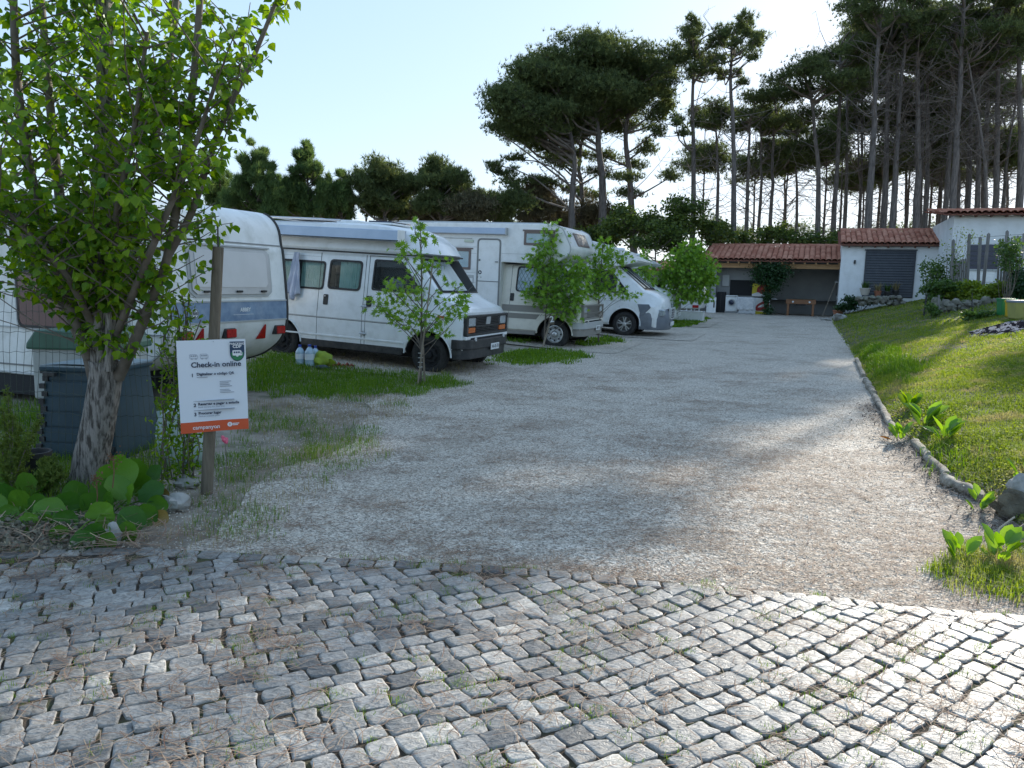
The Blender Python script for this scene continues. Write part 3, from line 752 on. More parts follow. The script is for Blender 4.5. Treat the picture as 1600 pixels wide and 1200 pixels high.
# ---------------- vehicle 1
v1 = empty('camper_van', V1, rot=(0, R_(2.4), R_(-YAW)), label='white high-roof camper van with black bumper and grille, clothes hanging at its side window', cat='camper van')
W1 = [(-3.09, 1.26), (-2.10, 1.26), (-2.08, 1.755), (-3.09, 1.755)]; W2 = [(-2.02, 1.285), (-1.36, 1.285), (-1.34, 1.80), (-2.0, 1.80)]
W3 = [(-1.14, 1.32), (-.30, 1.32), (-.22, 1.40), (-.60, 1.845), (-1.12, 1.845)]
sy1 = cab_mk1(v1, M_white, dict(axles=(0, -2.95), shade=.62), -3.85, 1.95, cutwins=((inset_poly(W1, .02), .06), (inset_poly(W2, .02), .06), (inset_poly(W3, .03), .04)))
window_set(v1, W1, .07, sy1, curtain=(M_curt, -3.05, -2.15, 1.27, 1.72, 22), frame=.032)
window_set(v1, W2, .08, sy1, curtain=(M_curt, -1.82, -1.40, 1.30, 1.79, 10), frame=.034)
wcab = window_set(v1, W3, .05, sy1, frame=.03, name='door_window')
q = MB(); q.box(-.52, -.48, -.008, .01, 1.34, 1.72); warp(q, sy1); q.build('divider', M_black, wcab)
q = MB(); q.box(-2.62, -2.58, -.010, .004, 1.29, 1.73); warp(q, sy1); q.build('divider', M_black, v1)
for z0, z1 in ((1.32, 1.50),):   # seat and folded blanket behind the cab glass
    q = MB(); q.blob((-.75, .16, 1.42), (.22, .06, .12), 3, .2, 12, 8); q.build('seat', mat('seat_fabric', (.30, .31, .32), .9, col2=(.2, .21, .22), nscale=8), v1, smooth=180)
# raised plastic roof
rs = MB(); yc = .94
RS = [(-3.88, 1.93, 2.42, .905, .80, 2.0, .12, 0), (-1.25, 1.93, 2.44, .905, .80, 2.0, .12, 0), (-.95, 1.93, 2.42, .905, .79, 2.0, .13, .03), (-.62, 1.93, 2.30, .90, .76, 2.0, .13, .14), (-.45, 1.93, 2.14, .885, .76, 1.98, .10, .24), (-.36, 1.93, 1.985, .86, .80, 1.945, .03, .30)]
loft(rs, RS, yc); rs.build('raised_roof', M_white2, v1, smooth=40)
q = MB(); q.tube([(-3.88, .022, 1.935), (-.45, .022, 1.935), (-.37, .06, 1.94)] + [(-.36 + .06 + .30 * (1 - ((y - yc) / .86) ** 2) - .03, y, 1.955) for y in np.linspace(.12, 1.76, 9)], .013, 6); q.build('roof_gutter', M_wrub, v1)
# awning on the side
aw = empty('awning'); aw.parent = v1
q = MB(); q.prism(round_poly([(-.16, 2.15), (.10, 2.15), (.14, 2.34), (-.12, 2.33)], .02, 2), -3.45, -.58, 'yz'); q.build('case', M_awn, aw, bevel=.004)
q = MB(); q.box(-3.45, -.56, -.165, -.158, 2.155, 2.17); q.build('lower_lip', M_seam, aw)
q = MB(); q.box(-.58, -.565, -.165, .08, 2.145, 2.34); q.build('end_cap', M_white2, aw, bevel=.008)
for x0, x1, y0, y1 in ((-3.5, -2.35, .3, 1.5),):
    e = empty('solar_panel'); e.parent = v1
    q = MB(); q.box(x0, x1, y0, y1, 2.47, 2.50); q.build('frame', M_silver, e); q = MB(); q.box(x0 + .03, x1 - .03, y0 + .03, y1 - .03, 2.50, 2.504); q.build('cells', M_solar, e)
q = MB(); q.box(-2.2, -1.75, .5, 1.2, 2.43, 2.50); q.build('roof_vent', M_white2, v1, bevel=.02)
q = MB(); q.box(-1.5, -.98, .35, 1.1, 2.44, 2.475); q.box(-1.47, -1.01, .38, 1.07, 2.475, 2.50, 1); q.build('roof_hatch', [M_white2, M_solar], v1, bevel=.01)
q = MB(); q.tube([(-3.7, .18, 2.47), (-1.9, .18, 2.47)], .018, 6); q.tube([(-3.7, 1.6, 2.47), (-1.9, 1.6, 2.47)], .018, 6); q.build('roof_rail', M_silver, v1)
# gaps, mouldings, handles
def seam(parent, pts, fn, w=.007, mt=None, name='seam', out=.003):
    q = MB()
    for (x0, z0), (x1, z1) in zip(pts[:-1], pts[1:]):
        n = max(1, int(math.hypot(x1 - x0, z1 - z0) / .25)); 
        for k in range(n):
            a, b = k / n, (k + 1) / n; p = Vector((x0 + (x1 - x0) * a, z0 + (z1 - z0) * a)); r = Vector((x0 + (x1 - x0) * b, z0 + (z1 - z0) * b)); d = (r - p).normalized(); nn = Vector((-d.y, d.x)) * w / 2
            c4 = [p - nn, r - nn, r + nn, p + nn]; i0 = len(q.v); q.prism([(v.x, v.y) for v in c4], -out, .004, 'xz'); warp(q, fn, i0)
    return q.build(name, mt or M_seam, parent)
seam(v1, [(-2.19, 1.90), (-2.19, .36)], sy1); seam(v1, [(-1.28, 1.90), (-1.28, .36)], sy1); seam(v1, [(-1.215, 1.90), (-1.215, .36)], sy1)
seam(v1, [(-1.215, 1.895), (-.56, 1.90), (-.14, 1.36), (-.16, .95), (-.36, .72)], sy1)
seam(v1, [(-3.8, .79), (-.40, .80)], sy1, .012, M_greyl); seam(v1, [(-3.8, .775), (-.40, .785)], sy1, .008)
seam(v1, [(-2.19, 1.83), (-3.8, 1.83)], sy1, .006, M_greyl)
q = MB(); q.prism([(-3.8, .46), (-.46, .47), (-.46, .50), (-3.8, .49)], -.012, .004, 'xz'); warp(q, sy1); q.build('side_moulding', M_white, v1, bevel=.004)
q = MB(); q.prism([(-2.50, .27), (-.48, .28), (-.46, .40), (-2.55, .39)], -.008, .06, 'xz'); warp(q, sy1); q.build('sill', M_blackp, v1, bevel=.006)
q = MB(); q.prism([(-3.85, .27), (-3.40, .27), (-3.40, .39), (-3.85, .39)], -.008, .06, 'xz'); warp(q, sy1); q.build('sill', M_blackp, v1)
for x, z in ((-2.03, 1.10), (-1.16, 1.13)):
    e = empty('door_handle'); e.parent = v1
    q = MB(); q.prism(round_poly([(x - .045, z - .09), (x + .045, z - .09), (x + .045, z + .09), (x - .045, z + .09)], .02, 3), -.014, .0, 'xz'); warp(q, sy1); q.build('recess', M_black, e)
    q = MB(); q.lathe([(.001, -.004), (.012, -.003), (.012, 0)], (x - .01, sy1(x, z) - .014, z + .06), 'y', 10); q.build('lock', M_silver, e)
for z in (.58, 1.04):
    q = MB(); q.tube([(-1.30, sy1(0, z) - .02, z), (-1.19, sy1(0, z) - .02, z)], .014, 8); q.tube([(-1.247, sy1(0, z) - .02, z - .04), (-1.247, sy1(0, z) - .02, z + .04)], .012, 8); q.build('hinge', M_silver, v1)
q = MB(); q.box(.15, .27, -.014, .002, .955, .995); warp(q, sy1); q.build('side_indicator', M_orange, v1, bevel=.006)
mir = empty('mirror'); mir.parent = v1
q = MB(); q.box(-.33, -.22, -.28, -.12, 1.34, 1.60); q.build('housing', M_blackp, mir, bevel=.03)
q = MB(); q.tube([(-.27, .05, 1.40), (-.27, -.14, 1.46)], .02, 6); q.build('arm', M_blackp, mir)
mk1_front(v1, .94, M_white, M_blackp, M_blackp, M_blackp, M_blackp, 'AA-05-78')
wheel(v1, 0, .0, .325, .19, True, rim=M_dark); wheel(v1, -2.95, .0, .325, .19, True, rim=M_dark); wheel(v1, 0, 1.88, .325, .19, False); wheel(v1, -2.95, 1.88, .325, .19, False)
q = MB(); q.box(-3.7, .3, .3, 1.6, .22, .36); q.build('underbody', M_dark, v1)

# clothes hanging from the window of the camper van
def hanging(name, x0, x1, ztop, zbot, mt, label, cat, seed, flare=1.3):
    rr = random.Random(seed); nu, nv = 16, 18; P = []
    for i in range(nv + 1):
        v = i / nv; row = []; wdt = (x1 - x0) * (.35 + .65 * v * flare if v < .8 else .35 + .65 * flare * (.8 + (v - .8) * .5))
        xc = (x0 + x1) / 2 - .05 * v
        for j in range(nu + 1):
            u = j / nu * 2 - 1; z = ztop - (ztop - zbot) * v * (1 - .08 * math.cos(u * 5 + seed))
            row.append((xc + u * wdt / 2, -.06 + .03 * math.sin(u * 9 + v * 3 + seed) * (.3 + v) + .012 * math.sin(u * 23 + v * 9) + sy1(0, z) * 1.0 - .02, z))
        P.append(row)
    b = MB(); b.grid(P); o = b.build(name, mt, None, smooth=180, loc=V1, rot=(0, R_(2.4), R_(-YAW)))
    s = o.modifiers.new('Solidify', 'SOLIDIFY'); s.thickness = .006
    return tag(o, label, cat)
hanging('shirt', -2.80, -2.50, 1.88, 1.10, mat('pale_shirt', (.62, .63, .70), .9, col2=(.48, .50, .60), nscale=6), 'pale lilac-white shirt hanging over the side window of the camper van', 'shirt', 2, 1.25)
hanging('blue_garment', -3.12, -2.96, 1.90, 1.25, mat('navy_cloth', (.04, .07, .16), .9, col2=(.07, .11, .22), nscale=6), 'dark blue garment hanging beside the rear window of the camper van', 'clothing', 4, 1.0)

# ---------------- vehicle 2: alcove motorhome on the same cab
v2 = empty('alcove_motorhome', V2, rot=(0, R_(1.2), R_(-YAW)), label='cream alcove motorhome with brown framed windows and a lattice blind in its cab door window', cat='motorhome')
W4 = [(-1.02, 1.26), (-.42, 1.26), (-.33, 1.36), (-.52, 1.85), (-1.00, 1.85)]
sy2 = cab_mk1(v2, M_cream, dict(axles=(0,), shade=.5), -1.45, 1.90, cutwins=((inset_poly(W4, .03), .06),))
cw = window_set(v2, W4, .09, sy2, frame=.03, name='door_window')
q = MB(); q.prism(round_poly(inset_poly(W4, .03), .07), .012, .018, 'xz'); warp(q, sy2); q.build('quilted_blind', M_blind, cw)
q = MB()
for k in range(-8, 16):   # diamond lattice behind the glass
    for s in (-1, 1):
        xa = -1.35 + k * .095; pts = []
        for t_ in np.linspace(0, 1, 13):
            z = 1.27 + .57 * t_; x = xa + (.33 * t_ if s > 0 else .33 * (1 - t_))
            if -1.0 < x < -.36 and (x < -.37 - (z - 1.3) * .33): pts.append((x, .008, z))
        if len(pts) > 1: q.tube(pts, .005, 4, caps=False)
warp(q, sy2); q.build('lattice', M_grey, cw)
def boxface(y): return lambda x, z: y
YB = -.14
prof = [(-4.4, .42), (-1.36, .42), (-1.34, 1.93), (-.30, 1.90), (.02, 1.96), (.30, 2.14), (.34, 2.30), (.12, 2.72), (-.10, 2.82), (-4.3, 2.80)]
b = MB(); b.prism(round_poly(prof, [.03, .02, .03, .1, .12, .12, .10, .06, .1, .08], 4), YB, 2.04, 'xz'); hb = b.build('living_box', [M_white2, M_dark], v2, bevel=.03); 
q = MB()
for yy in (YB + .004, 2.036):
    q = MB(); pr = round_poly(prof[3:9], [.0, .12, .12, .10, .06, .0], 4); q.tube([(x, yy, z) for x, z in pr], .016, 6); q.build('edge_trim', M_greyl, v2)
f2 = boxface(YB)
# cab door panels of the living box, entrance door
dr = empty('entrance_door'); dr.parent = v2
dp = [(-1.96, .55), (-1.34 - .02, .55), (-1.36, 2.46), (-1.96, 2.46)]
q = MB(); q.ring(round_poly(dp, [0.01, .01, .10, .10], 4), round_poly(inset_poly(dp, .035), [.01, .01, .075, .075], 4), YB - .016, YB + .01); q.build('frame', M_grey, dr)
q = MB(); q.prism(round_poly(inset_poly(dp, .04), [.01, .01, .07, .07], 4), YB - .008, YB + .002); q.build('leaf', M_white2, dr)
q = MB(); q.box(-1.93, -1.39, YB - .014, YB - .006, 1.455, 1.475); q.build('split_line', M_grey, dr)
q = MB(); q.box(-1.49, -1.42, YB - .035, YB - .01, 1.915, 1.935); q.build('handle', M_grey, dr)
q = MB(); q.box(-1.91, -1.87, YB - .02, YB - .008, 1.93, 1.98); q.build('lock', M_grey, dr)
q = MB(); q.lathe([(.045, YB - .010), (.001, YB - .010)], (-1.87, 0, 1.67), 'y', 20); q.build('round_sticker', M_ink, dr)
q = MB(); q.lathe([(.033, YB - .012), (.001, YB - .012)], (-1.87, 0, 1.67), 'y', 3); q.build('sticker_triangle', M_plate, dr)
for x in (-1.92, -1.84):
    q = MB(); q.box(x - .008, x + .008, YB - .012, YB - .008, 1.54, 1.57); q.build('screw_cover', M_grey, dr)
def brown_window(parent, x0, x1, z0, z1, y=YB, name='window'):
    e = empty(name); e.parent = parent; po = [(x0, z0), (x1, z0), (x1, z1), (x0, z1)]
    q = MB(); q.ring(round_poly(po, .02, 2), round_poly(inset_poly(po, .055), .02, 2), y - .02, y + .01); q.build('frame', M_brown, e, bevel=.005)
    q = MB(); q.prism(inset_poly(po, .05), y - .006, y + .002); q.build('blind', M_curtw, e)
    q = MB(); q.prism(inset_poly(po, .055), y - .012, y - .009); q.build('pane', M_glass, e)
    q = MB(); q.box(x0 - .03, x1 + .05, y - .03, y + .0, z1 - .002, z1 + .03); q.build('rain_rail', M_brown, e)
brown_window(v2, -2.98, -2.12, 1.72, 2.20); brown_window(v2, -.80, -.06, 2.33, 2.65)
brown_window(v2, -4.2, -3.5, 1.72, 2.20)
q = MB(); q.prism(round_poly([(-.26, 2.55), (.02, 2.55), (.04, 2.70), (-.22, 2.70)], .02, 2), -3.9, -1.22, 'yz'); q.build('awning', M_awn, v2, bevel=.006)
q = MB(); q.box(-1.225, -1.20, -.27, .02, 2.54, 2.71); q.build('awning_end_cap', M_greyl, v2, bevel=.006)
q = MB(); q.box(-2.30, -2.06, YB - .03, YB, 2.36, 2.42); q.build('awning_light', mat('lamp_cover', (.55, .60, .48), .4), v2, bevel=.01)
q = MB(); q.box(-3.4, -2.10, YB - .012, YB, 2.44, 2.455); q.build('rail', M_greyl, v2)
q = MB(); q.box(-2.62, -2.03, YB - .01, YB + .01, 1.40, 1.60); q.build('fridge_grille', M_greyl, v2, bevel=.005); q = MB(); q.box(-2.13, -2.05, YB - .018, YB, 1.43, 1.52); q.build('socket_flap', M_white2, v2, bevel=.005)
q = MB()
for z in (1.42, 1.65, 2.1, 2.25): q.box(-4.3, -1.98, YB - .004, YB + .002, z, z + .007)
q.box(-1.34, .02, YB - .004, YB + .002, 2.12, 2.128)
q.build('panel_rib', M_greyl, v2)
q = MB(); q.box(-4.3, -1.98, YB - .006, YB + .002, .62, .74); q.build('stripe', M_stripe, v2)
q = MB(); q.box(-3.4, -2.2, .4, 1.5, 2.83, 2.87); q.build('roof_locker', M_white2, v2, bevel=.01)
q = MB(); q.tube([(-4.2, .1, 2.84), (-.4, .1, 2.84)], .015, 6); q.build('roof_rail', M_greyl, v2)
# bed window in the sloping nose of the alcove
a0, a1 = Vector((.12, 0, 2.72)), Vector((.34, 0, 2.30)); dn = (a1 - a0).normalized(); nn = Vector((-dn.z, 0, dn.x)); nn = -nn if nn.x < 0 else nn
def alc(y, t_, off): p = a0 + dn * t_ + nn * off; return (p.x, y, p.z)
e = empty('alcove_window'); e.parent = v2
def aquad(y0, y1, t0, t1, o0, o1, nm, mt):
    q = MB(); v = [alc(y, t_, o) for o in (o0, o1) for y, t_ in ((y0, t0), (y1, t0), (y1, t1), (y0, t1))]; q.add(v, [(0, 1, 2, 3), (4, 5, 6, 7), (0, 1, 5, 4), (1, 2, 6, 5), (2, 3, 7, 6), (3, 0, 4, 7)]); q.build(nm, mt, e)
aquad(.50, 1.48, .07, .40, -.01, .018, 'frame', M_brown); aquad(.55, 1.43, .11, .36, .0, .024, 'pane', mat('alcove_blind', (.33, .29, .27), .3, col2=(.26, .22, .2), nscale=8))
# side stripes and sill of the cab
for z0, z1 in ((.64, .76), (.80, .95)):
    q = MB(); q.prism([(-1.32, z0), (-.46 if z0 < .7 else -.30, z0), (-.36 if z0 < .7 else .52, z1) if z0 < .7 else (.50, z0 + .0), (.50, z1) if z0 > .7 else (-.40, z1), (-1.32, z1)], -.006, .002, 'xz'); warp(q, sy2); q.build('stripe', M_stripe, v2)
seam(v2, [(-1.13, 1.86), (-1.15, .36)], sy2); seam(v2, [(-1.13, 1.86), (-.56, 1.88), (-.14, 1.36), (-.16, .95), (-.36, .72)], sy2)
q = MB(); q.prism([(-1.34, .27), (-.48, .28), (-.46, .36), (-1.34, .35)], -.006, .06, 'xz'); warp(q, sy2); q.build('sill', M_stripe, v2)
e = empty('door_handle'); e.parent = v2
q = MB(); q.prism(round_poly([(-1.13, 1.04), (-1.04, 1.04), (-1.04, 1.22), (-1.13, 1.22)], .02, 3), -.014, .0, 'xz'); warp(q, sy2); q.build('recess', M_black, e)
mir = empty('mirror'); mir.parent = v2
q = MB(); q.box(-.36, -.24, -.34, -.10, 1.34, 1.62); q.build('housing', M_blackp, mir, bevel=.03); q = MB(); q.tube([(-.28, .05, 1.40), (-.28, -.14, 1.46)], .02, 6); q.build('arm', M_blackp, mir)
mk1_front(v2, .94, M_cream, M_greyl, M_stripe, M_stripe, M_stripe, '8042 CE', emblem=False, beige=True)
wheel(v2, 0, .0, .325, .19, True, rim=M_rimw); wheel(v2, 0, 1.88, .325, .19, False); wheel(v2, -3.4, -.04, .325, .19, True, rim=M_rimw)
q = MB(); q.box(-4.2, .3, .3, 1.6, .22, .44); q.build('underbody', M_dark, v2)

# ---------------- vehicles 3 and 4: semi-integrated motorhomes with a rounded nose
def semi(loc, nose, label, bumpm, script, rim, white_nose=False):
    v = empty('motorhome', loc, rot=(0, R_(nose), R_(-20)), label=label, cat='motorhome', group='white low-profile motorhomes at the end of the row')
    yc = .98; hw = 1.0
    zs = .95
    def sy(x, z):
        t = min(max((z - zs) / (2.0 - zs), 0), 1); return yc - (hw + (.84 - hw) * t)
    b = MB()
    st = [(-1.6, .30, 2.10, hw, .86, zs, .1, 0), (-.62, .30, 2.10, hw, .86, zs, .1, 0), (-.36, .30, 1.95, hw, .84, zs, .1, .10), (.36, .30, 1.31, hw, .86, zs - .05, .12, .28), (.62, .28, 1.22, hw - .01, .82, zs - .07, .14, .28), (.80, .26, 1.10, hw - .04, .76, zs - .1, .14, .26), (.88, .24, .95, hw - .10, .74, .75, .10, .22), (.91, .24, .80, hw - .14, .74, .62, .06, .20)]
    R = loft(b, st, yc); body = b.build('body', [M_white, M_dark], v)
    DW = [(-1.02, 1.20), (-.05, 1.20), (.02, 1.27), (-.50, 1.84), (-1.0, 1.84)]
    c = MB()
    for a, bb in ((yc - hw - .2, yc - hw + .3), (yc + hw - .3, yc + hw + .2)):
        n = 28; c.prism([(.0 + .44 * math.cos(k / n * 6.2832), .34 + .44 * math.sin(k / n * 6.2832)) for k in range(n)], a, bb, 'xz', mi=1)
    cutwin(c, inset_poly(DW, .02), .05, -.4, yc - .84 + .14); boolean(body, c.build('cut', [M_white, M_dark], v))
    q = MB(); n = 22; q.tube([(.0 + .455 * math.cos(R_(-4) + k / n * R_(188)), yc - hw - .004, .34 + .455 * math.sin(R_(-4) + k / n * R_(188))) for k in range(n + 1)], .018, 6); q.build('wheel_arch', M_white, v, smooth=60)
    window_set(v, DW, .05, sy, frame=.03, name='door_window')
    A, Bq = R[2], R[3]; idx = list(range(5, 12))
    def sp(u, w, off):
        f = u * (len(idx) - 1); i = min(int(f), len(idx) - 2); t = f - i
        return A[idx[i]].lerp(A[idx[i + 1]], t).lerp(Bq[idx[i]].lerp(Bq[idx[i + 1]], t), w) + Vector((.7, 0, .72)) * off
    e = empty('windscreen'); e.parent = v
    def patch(u0, u1, v0, v1, off, nm, mt, nu=12):
        g = MB(); g.grid([[sp(u0 + (u1 - u0) * a / nu, v0 + (v1 - v0) * c_ / 2, off) for a in range(nu + 1)] for c_ in range(3)]); return g.build(nm, mt, e, smooth=180)
    patch(0, 1, .0, 1, .004, 'seal', M_black); patch(.03, .97, .05, .95, .008, 'dark_cabin', M_dark)
    for k in range(4): patch(.05 + k * .2, .11 + k * .2, .08, .9, .011, 'blind_fold', M_shade, 3)
    patch(.03, .97, .05, .95, .018, 'pane', M_screen)
    # living box and streamlined cap over the cab
    prof = [(-4.6, .34), (-1.02, .34), (-1.0, 1.95), (-.34, 1.93), (.24, 2.06), (.30, 2.13), (-.55, 2.47), (-1.2, 2.66), (-4.5, 2.70)]
    b = MB(); b.prism(round_poly(prof, [.03, .02, .02, .05, .04, .05, .3, .3, .1], 4), -.10, 2.06, 'xz'); b.build('living_box', M_white2, v, bevel=.05)
    q = MB(); q.box(-1.04, -1.02, -.108, -.09, .36, 1.93); q.build('corner_trim', M_greyl, v)
    q = MB(); q.prism(round_poly([(-3.2, 1.5), (-1.9, 1.5), (-1.9, 2.05), (-3.2, 2.05)], .06), -.115, -.10); q.build('side_window', M_brglass, v)
    # nose cladding
    q = MB(); cl = [(.34, .90), (.43, .62), (.46, .24), (.80, .20), (.93, .26), (.95, .52), (.93, .74), (.86, .86)]
    outer = []
    for (z0, z1) in ((.20, .88),):
        yo0, yo1 = yc - hw - .012, yc + hw + .012
        ol = [(.42, yo0), (.72, yo0 + .01), (1.0, yo0 + .20), (1.15, yo0 + .60), (1.19, yc), (1.15, yo1 - .60), (1.0, yo1 - .20), (.72, yo1 - .01), (.42, yo1)]
        il = [(.42, yo1 - .1), (.6, yo1 - .2), (.6, yo0 + .2), (.42, yo0 + .1)]
        pol = round_poly(ol + il, [0, .08, .12, .15, .1, .15, .12, .08, 0, 0, 0, 0, 0], 3)
        n = len(pol)
        lv = [(.22, .94), (.28, 1.0), (.52, 1.0), (.66, .97), (.84, .88)]
        P = []
        for z, k in lv: P.append([((x - .42) * k + .42, yc + (y - yc) * (1 - (1 - k) * .35), z) for x, y in pol])
        vs_ = [p for r in P for p in r]; fs = [(i * n + j, i * n + (j + 1) % n, (i + 1) * n + (j + 1) % n, (i + 1) * n + j) for i in range(len(lv) - 1) for j in range(n)] + [tuple(range(n)), tuple(range((len(lv) - 1) * n, len(lv) * n))]
        q.add(vs_, fs)
    q.build('bumper', bumpm, v, smooth=45)
    if not white_nose:
        q = MB(); q.prism([(.34, .92), (.46, .60), (.5, .60), (.72, .84), (.66, .93)], yc - hw - .013, yc - hw + .06); q.build('wing_cladding', bumpm, v, bevel=.01)
    g = empty('grille'); g.parent = v
    q = MB(); q.ring(round_poly([(yc - .34, .52), (yc + .34, .52), (yc + .30, .84), (yc - .30, .84)], .05), round_poly([(yc - .28, .56), (yc + .28, .56), (yc + .25, .80), (yc - .25, .80)], .04), 1.12, 1.20, 'yz'); q.build('surround', M_greyl, g, bevel=.01)
    q = MB(); q.prism([(yc - .28, .56), (yc + .28, .56), (yc + .25, .80), (yc - .25, .80)], 1.05, 1.185, 'yz'); q.build('backing', M_dark, g)
    for k in range(3):
        q = MB(); q.box(1.18, 1.20, yc - .26, yc + .26, .60 + k * .065, .62 + k * .065); q.build('bar', M_greyl, g)
    q = MB(); q.box(1.18, 1.205, yc - .04, yc + .04, .58, .79); q.build('emblem', M_silver, g)
    q = MB(); q.box(.92, 1.08, yc - .84, yc - .56, .62, .80); q.build('headlight', M_lamp, v, bevel=.03); q = MB(); q.box(.92, 1.08, yc + .56, yc + .84, .62, .80); q.build('headlight', M_lamp, v, bevel=.03)
    pl = empty('number_plate'); pl.parent = v
    q = MB(); q.box(1.18, 1.205, yc - .26, yc + .26, .34, .45); q.build('plate', M_plate, pl)
    seam(v, [(-.15, 1.16), (-.17, .80)], sy); seam(v, [(-1.0, .96), (-.15, .98), (.30, 1.14)], sy, .006, M_greyl)
    if script: text('script', script, .085, M_grey, v, (-.98, sy(0, 1.08) - .004, 1.075))
    mir = empty('mirror'); mir.parent = v
    q = MB(); q.box(-.34, -.20, -.42, -.10, 1.22, 1.58); q.build('housing', M_blackp, mir, bevel=.03); q = MB(); q.box(-.20, -.19, -.40, -.12, 1.26, 1.54); q.build('cap', M_white, mir)
    q = MB(); q.tube([(-.25, .08, 1.35), (-.25, -.16, 1.40)], .03, 6); q.build('arm', M_blackp, mir)
    wheel(v, 0, .0, .34, .21, True, style='alloy'); wheel(v, 0, 1.95, .34, .21, False); wheel(v, -3.6, -.03, .34, .21, True)
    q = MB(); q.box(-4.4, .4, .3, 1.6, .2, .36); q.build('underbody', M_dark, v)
    q = MB(); q.lathe([(.001, .06), (.09, .05), (.11, .0)], (-.35, .6, 2.42), 'z', 14); q.build('aerial', M_white2, v)
    return v
semi(V3, 1.5, 'white low-profile motorhome with dark grey bumper cladding and silver spoked wheels', M_greybump, 'Genesis', None)
semi(V4, 1.5, 'white motorhome with white bumper and dark grille, farthest of the parked vehicles', M_white, None, None, True)

# ---------------- caravan at the left
cv = empty('caravan', (-3.84, 8.5, -.02), rot=(0, 0, R_(-YAW)), label='old white caravan with a weathered blue band and red tail lamps behind the wire fence', cat='caravan')
rp = [(-.55, 2.47), (-.30, 2.44), (-.14, 2.34), (-.06, 2.20), (-.03, 2.02), (.0, 1.9), (.05, 1.3), (.05, 1.05), (.01, .90), (-.07, .76), (-.22, .64), (-.45, .53), (-.9, .42), (-1.3, .38), (-1.75, .36), (-6.0, .36), (-6.4, .9), (-6.3, 1.9), (-6.0, 2.35), (-5.7, 2.45), (-3, 2.50)]
rps = [(v.x, v.z) for v in catmull([(x, 0, z) for x, z in rp[:14]], 3)] + rp[14:]
CW = 2.04
b = MB(); b.prism(rps, 0, CW, 'xz'); b.build('body', M_cara, cv, smooth=25, bevel=.02)
zz = np.array([p[1] for p in rps[:39]])[::-1]; xx = np.array([p[0] for p in rps[:39]])[::-1]
def rx(z): return float(np.interp(z, zz, xx))
def rpatch(y0, y1, z0, z1, off, nm, mt, parent, r=0, back=.0, seg=8):
    """panel that follows the curved rear face"""
    poly = round_poly([(y0, z0), (y1, z0), (y1, z1), (y0, z1)], r, 4) if r else [(y0, z0), (y1, z0), (y1, z1), (y0, z1)]
    b = MB(); n = 10
    for k in range(n):
        za, zb = z0 + (z1 - z0) * k / n, z0 + (z1 - z0) * (k + 1) / n
        def span(z):
            if not r: return y0, y1
            d = max(0, r - (z - z0), r - (z1 - z)); s = r - math.sqrt(max(r * r - d * d, 0)); return y0 + s, y1 - s
        (a, c), (d, e) = span(za), span(zb)
        b.add([(rx(za) + off, a, za), (rx(za) + off, c, za), (rx(zb) + off, e, zb), (rx(zb) + off, d, zb), (rx(za) + back, a, za), (rx(za) + back, c, za), (rx(zb) + back, e, zb), (rx(zb) + back, d, zb)],
              [(0, 1, 2, 3), (0, 3, 7, 4), (1, 5, 6, 2)] + ([(0, 4, 5, 1)] if k == 0 else []) + ([(3, 2, 6, 7)] if k == n - 1 else []))
    return b.build(nm, mt, parent)
rpatch(.008, CW - .008, 1.05, 1.29, .006, 'blue_band', M_blueband, cv)
for z in (1.29, 1.04): rpatch(.0, CW, z, z + .018, .014, 'aluminium_strip', M_greyl, cv)
rpatch(.02, CW - .02, 2.005, 2.02, .010, 'roof_seam', M_grey, cv); rpatch(.30, 1.74, 1.955, 1.975, .03, 'window_rail', M_greyl, cv)
rw = empty('rear_window'); rw.parent = cv
rpatch(.30, 1.74, 1.35, 1.95, .016, 'seal', M_greyl, rw, .09); rpatch(.335, 1.705, 1.385, 1.93, .030, 'pane', M_acryl, rw, .07)
rpatch(.40, 1.64, 1.47, 1.90, .036, 'inner_pane', mat('acrylic_inner', (.50, .51, .51), .2, coat=.5, col2=(.43, .44, .44), nscale=1.2), rw, .04)
for y in (.5, 1.05, 1.5):
    q = MB(); q.box(rx(1.42) + .03, rx(1.42) + .055, y, y + .09, 1.405, 1.43); q.build('catch', M_black, rw)
q = MB(); q.tube([(x + .006, CW - .0, z) for x, z in rps[3:42]], .018, 6); q.build('edge_piping', M_wrub, cv)
q = MB(); q.tube([(x + .006, .0, z) for x, z in rps[3:42]], .016, 6); q.build('edge_piping', M_greyl, cv)
for y0, kind in ((.14, 'l'), (.40, 't'), (.86, 'l'), (1.50, 't'), (1.80, 'l')):
    if kind == 't':
        e = empty('reflector'); e.parent = cv; z0, z1 = .80, 1.0
        q = MB(); q.add([(rx(z0) + .012, y0, z0), (rx(z0) + .012, y0 + .18, z0), (rx(z1) + .012, y0 + .09, z1), (rx(z0) + .03, y0 + .01, z0 + .01), (rx(z0) + .03, y0 + .17, z0 + .01), (rx(z1) + .03, y0 + .09, z1 - .015)], [(0, 1, 2), (3, 4, 5), (0, 1, 4, 3), (1, 2, 5, 4), (2, 0, 3, 5)]); q.build('triangle', M_red, e)
    else:
        e = empty('tail_lamp'); e.parent = cv
        q = MB(); q.box(rx(.9) - .06, rx(.9) + .05, y0, y0 + .18, .85, .97); q.build('housing', M_blackp, e, bevel=.01); q = MB(); q.box(rx(.9) + .052, rx(.9) + .066, y0 + .012, y0 + .10, .86, .96); q.build('lens', M_red, e); q = MB(); q.box(rx(.9) + .052, rx(.9) + .066, y0 + .102, y0 + .17, .86, .96); q.build('lens', M_orange if y0 < .5 else M_red, e)
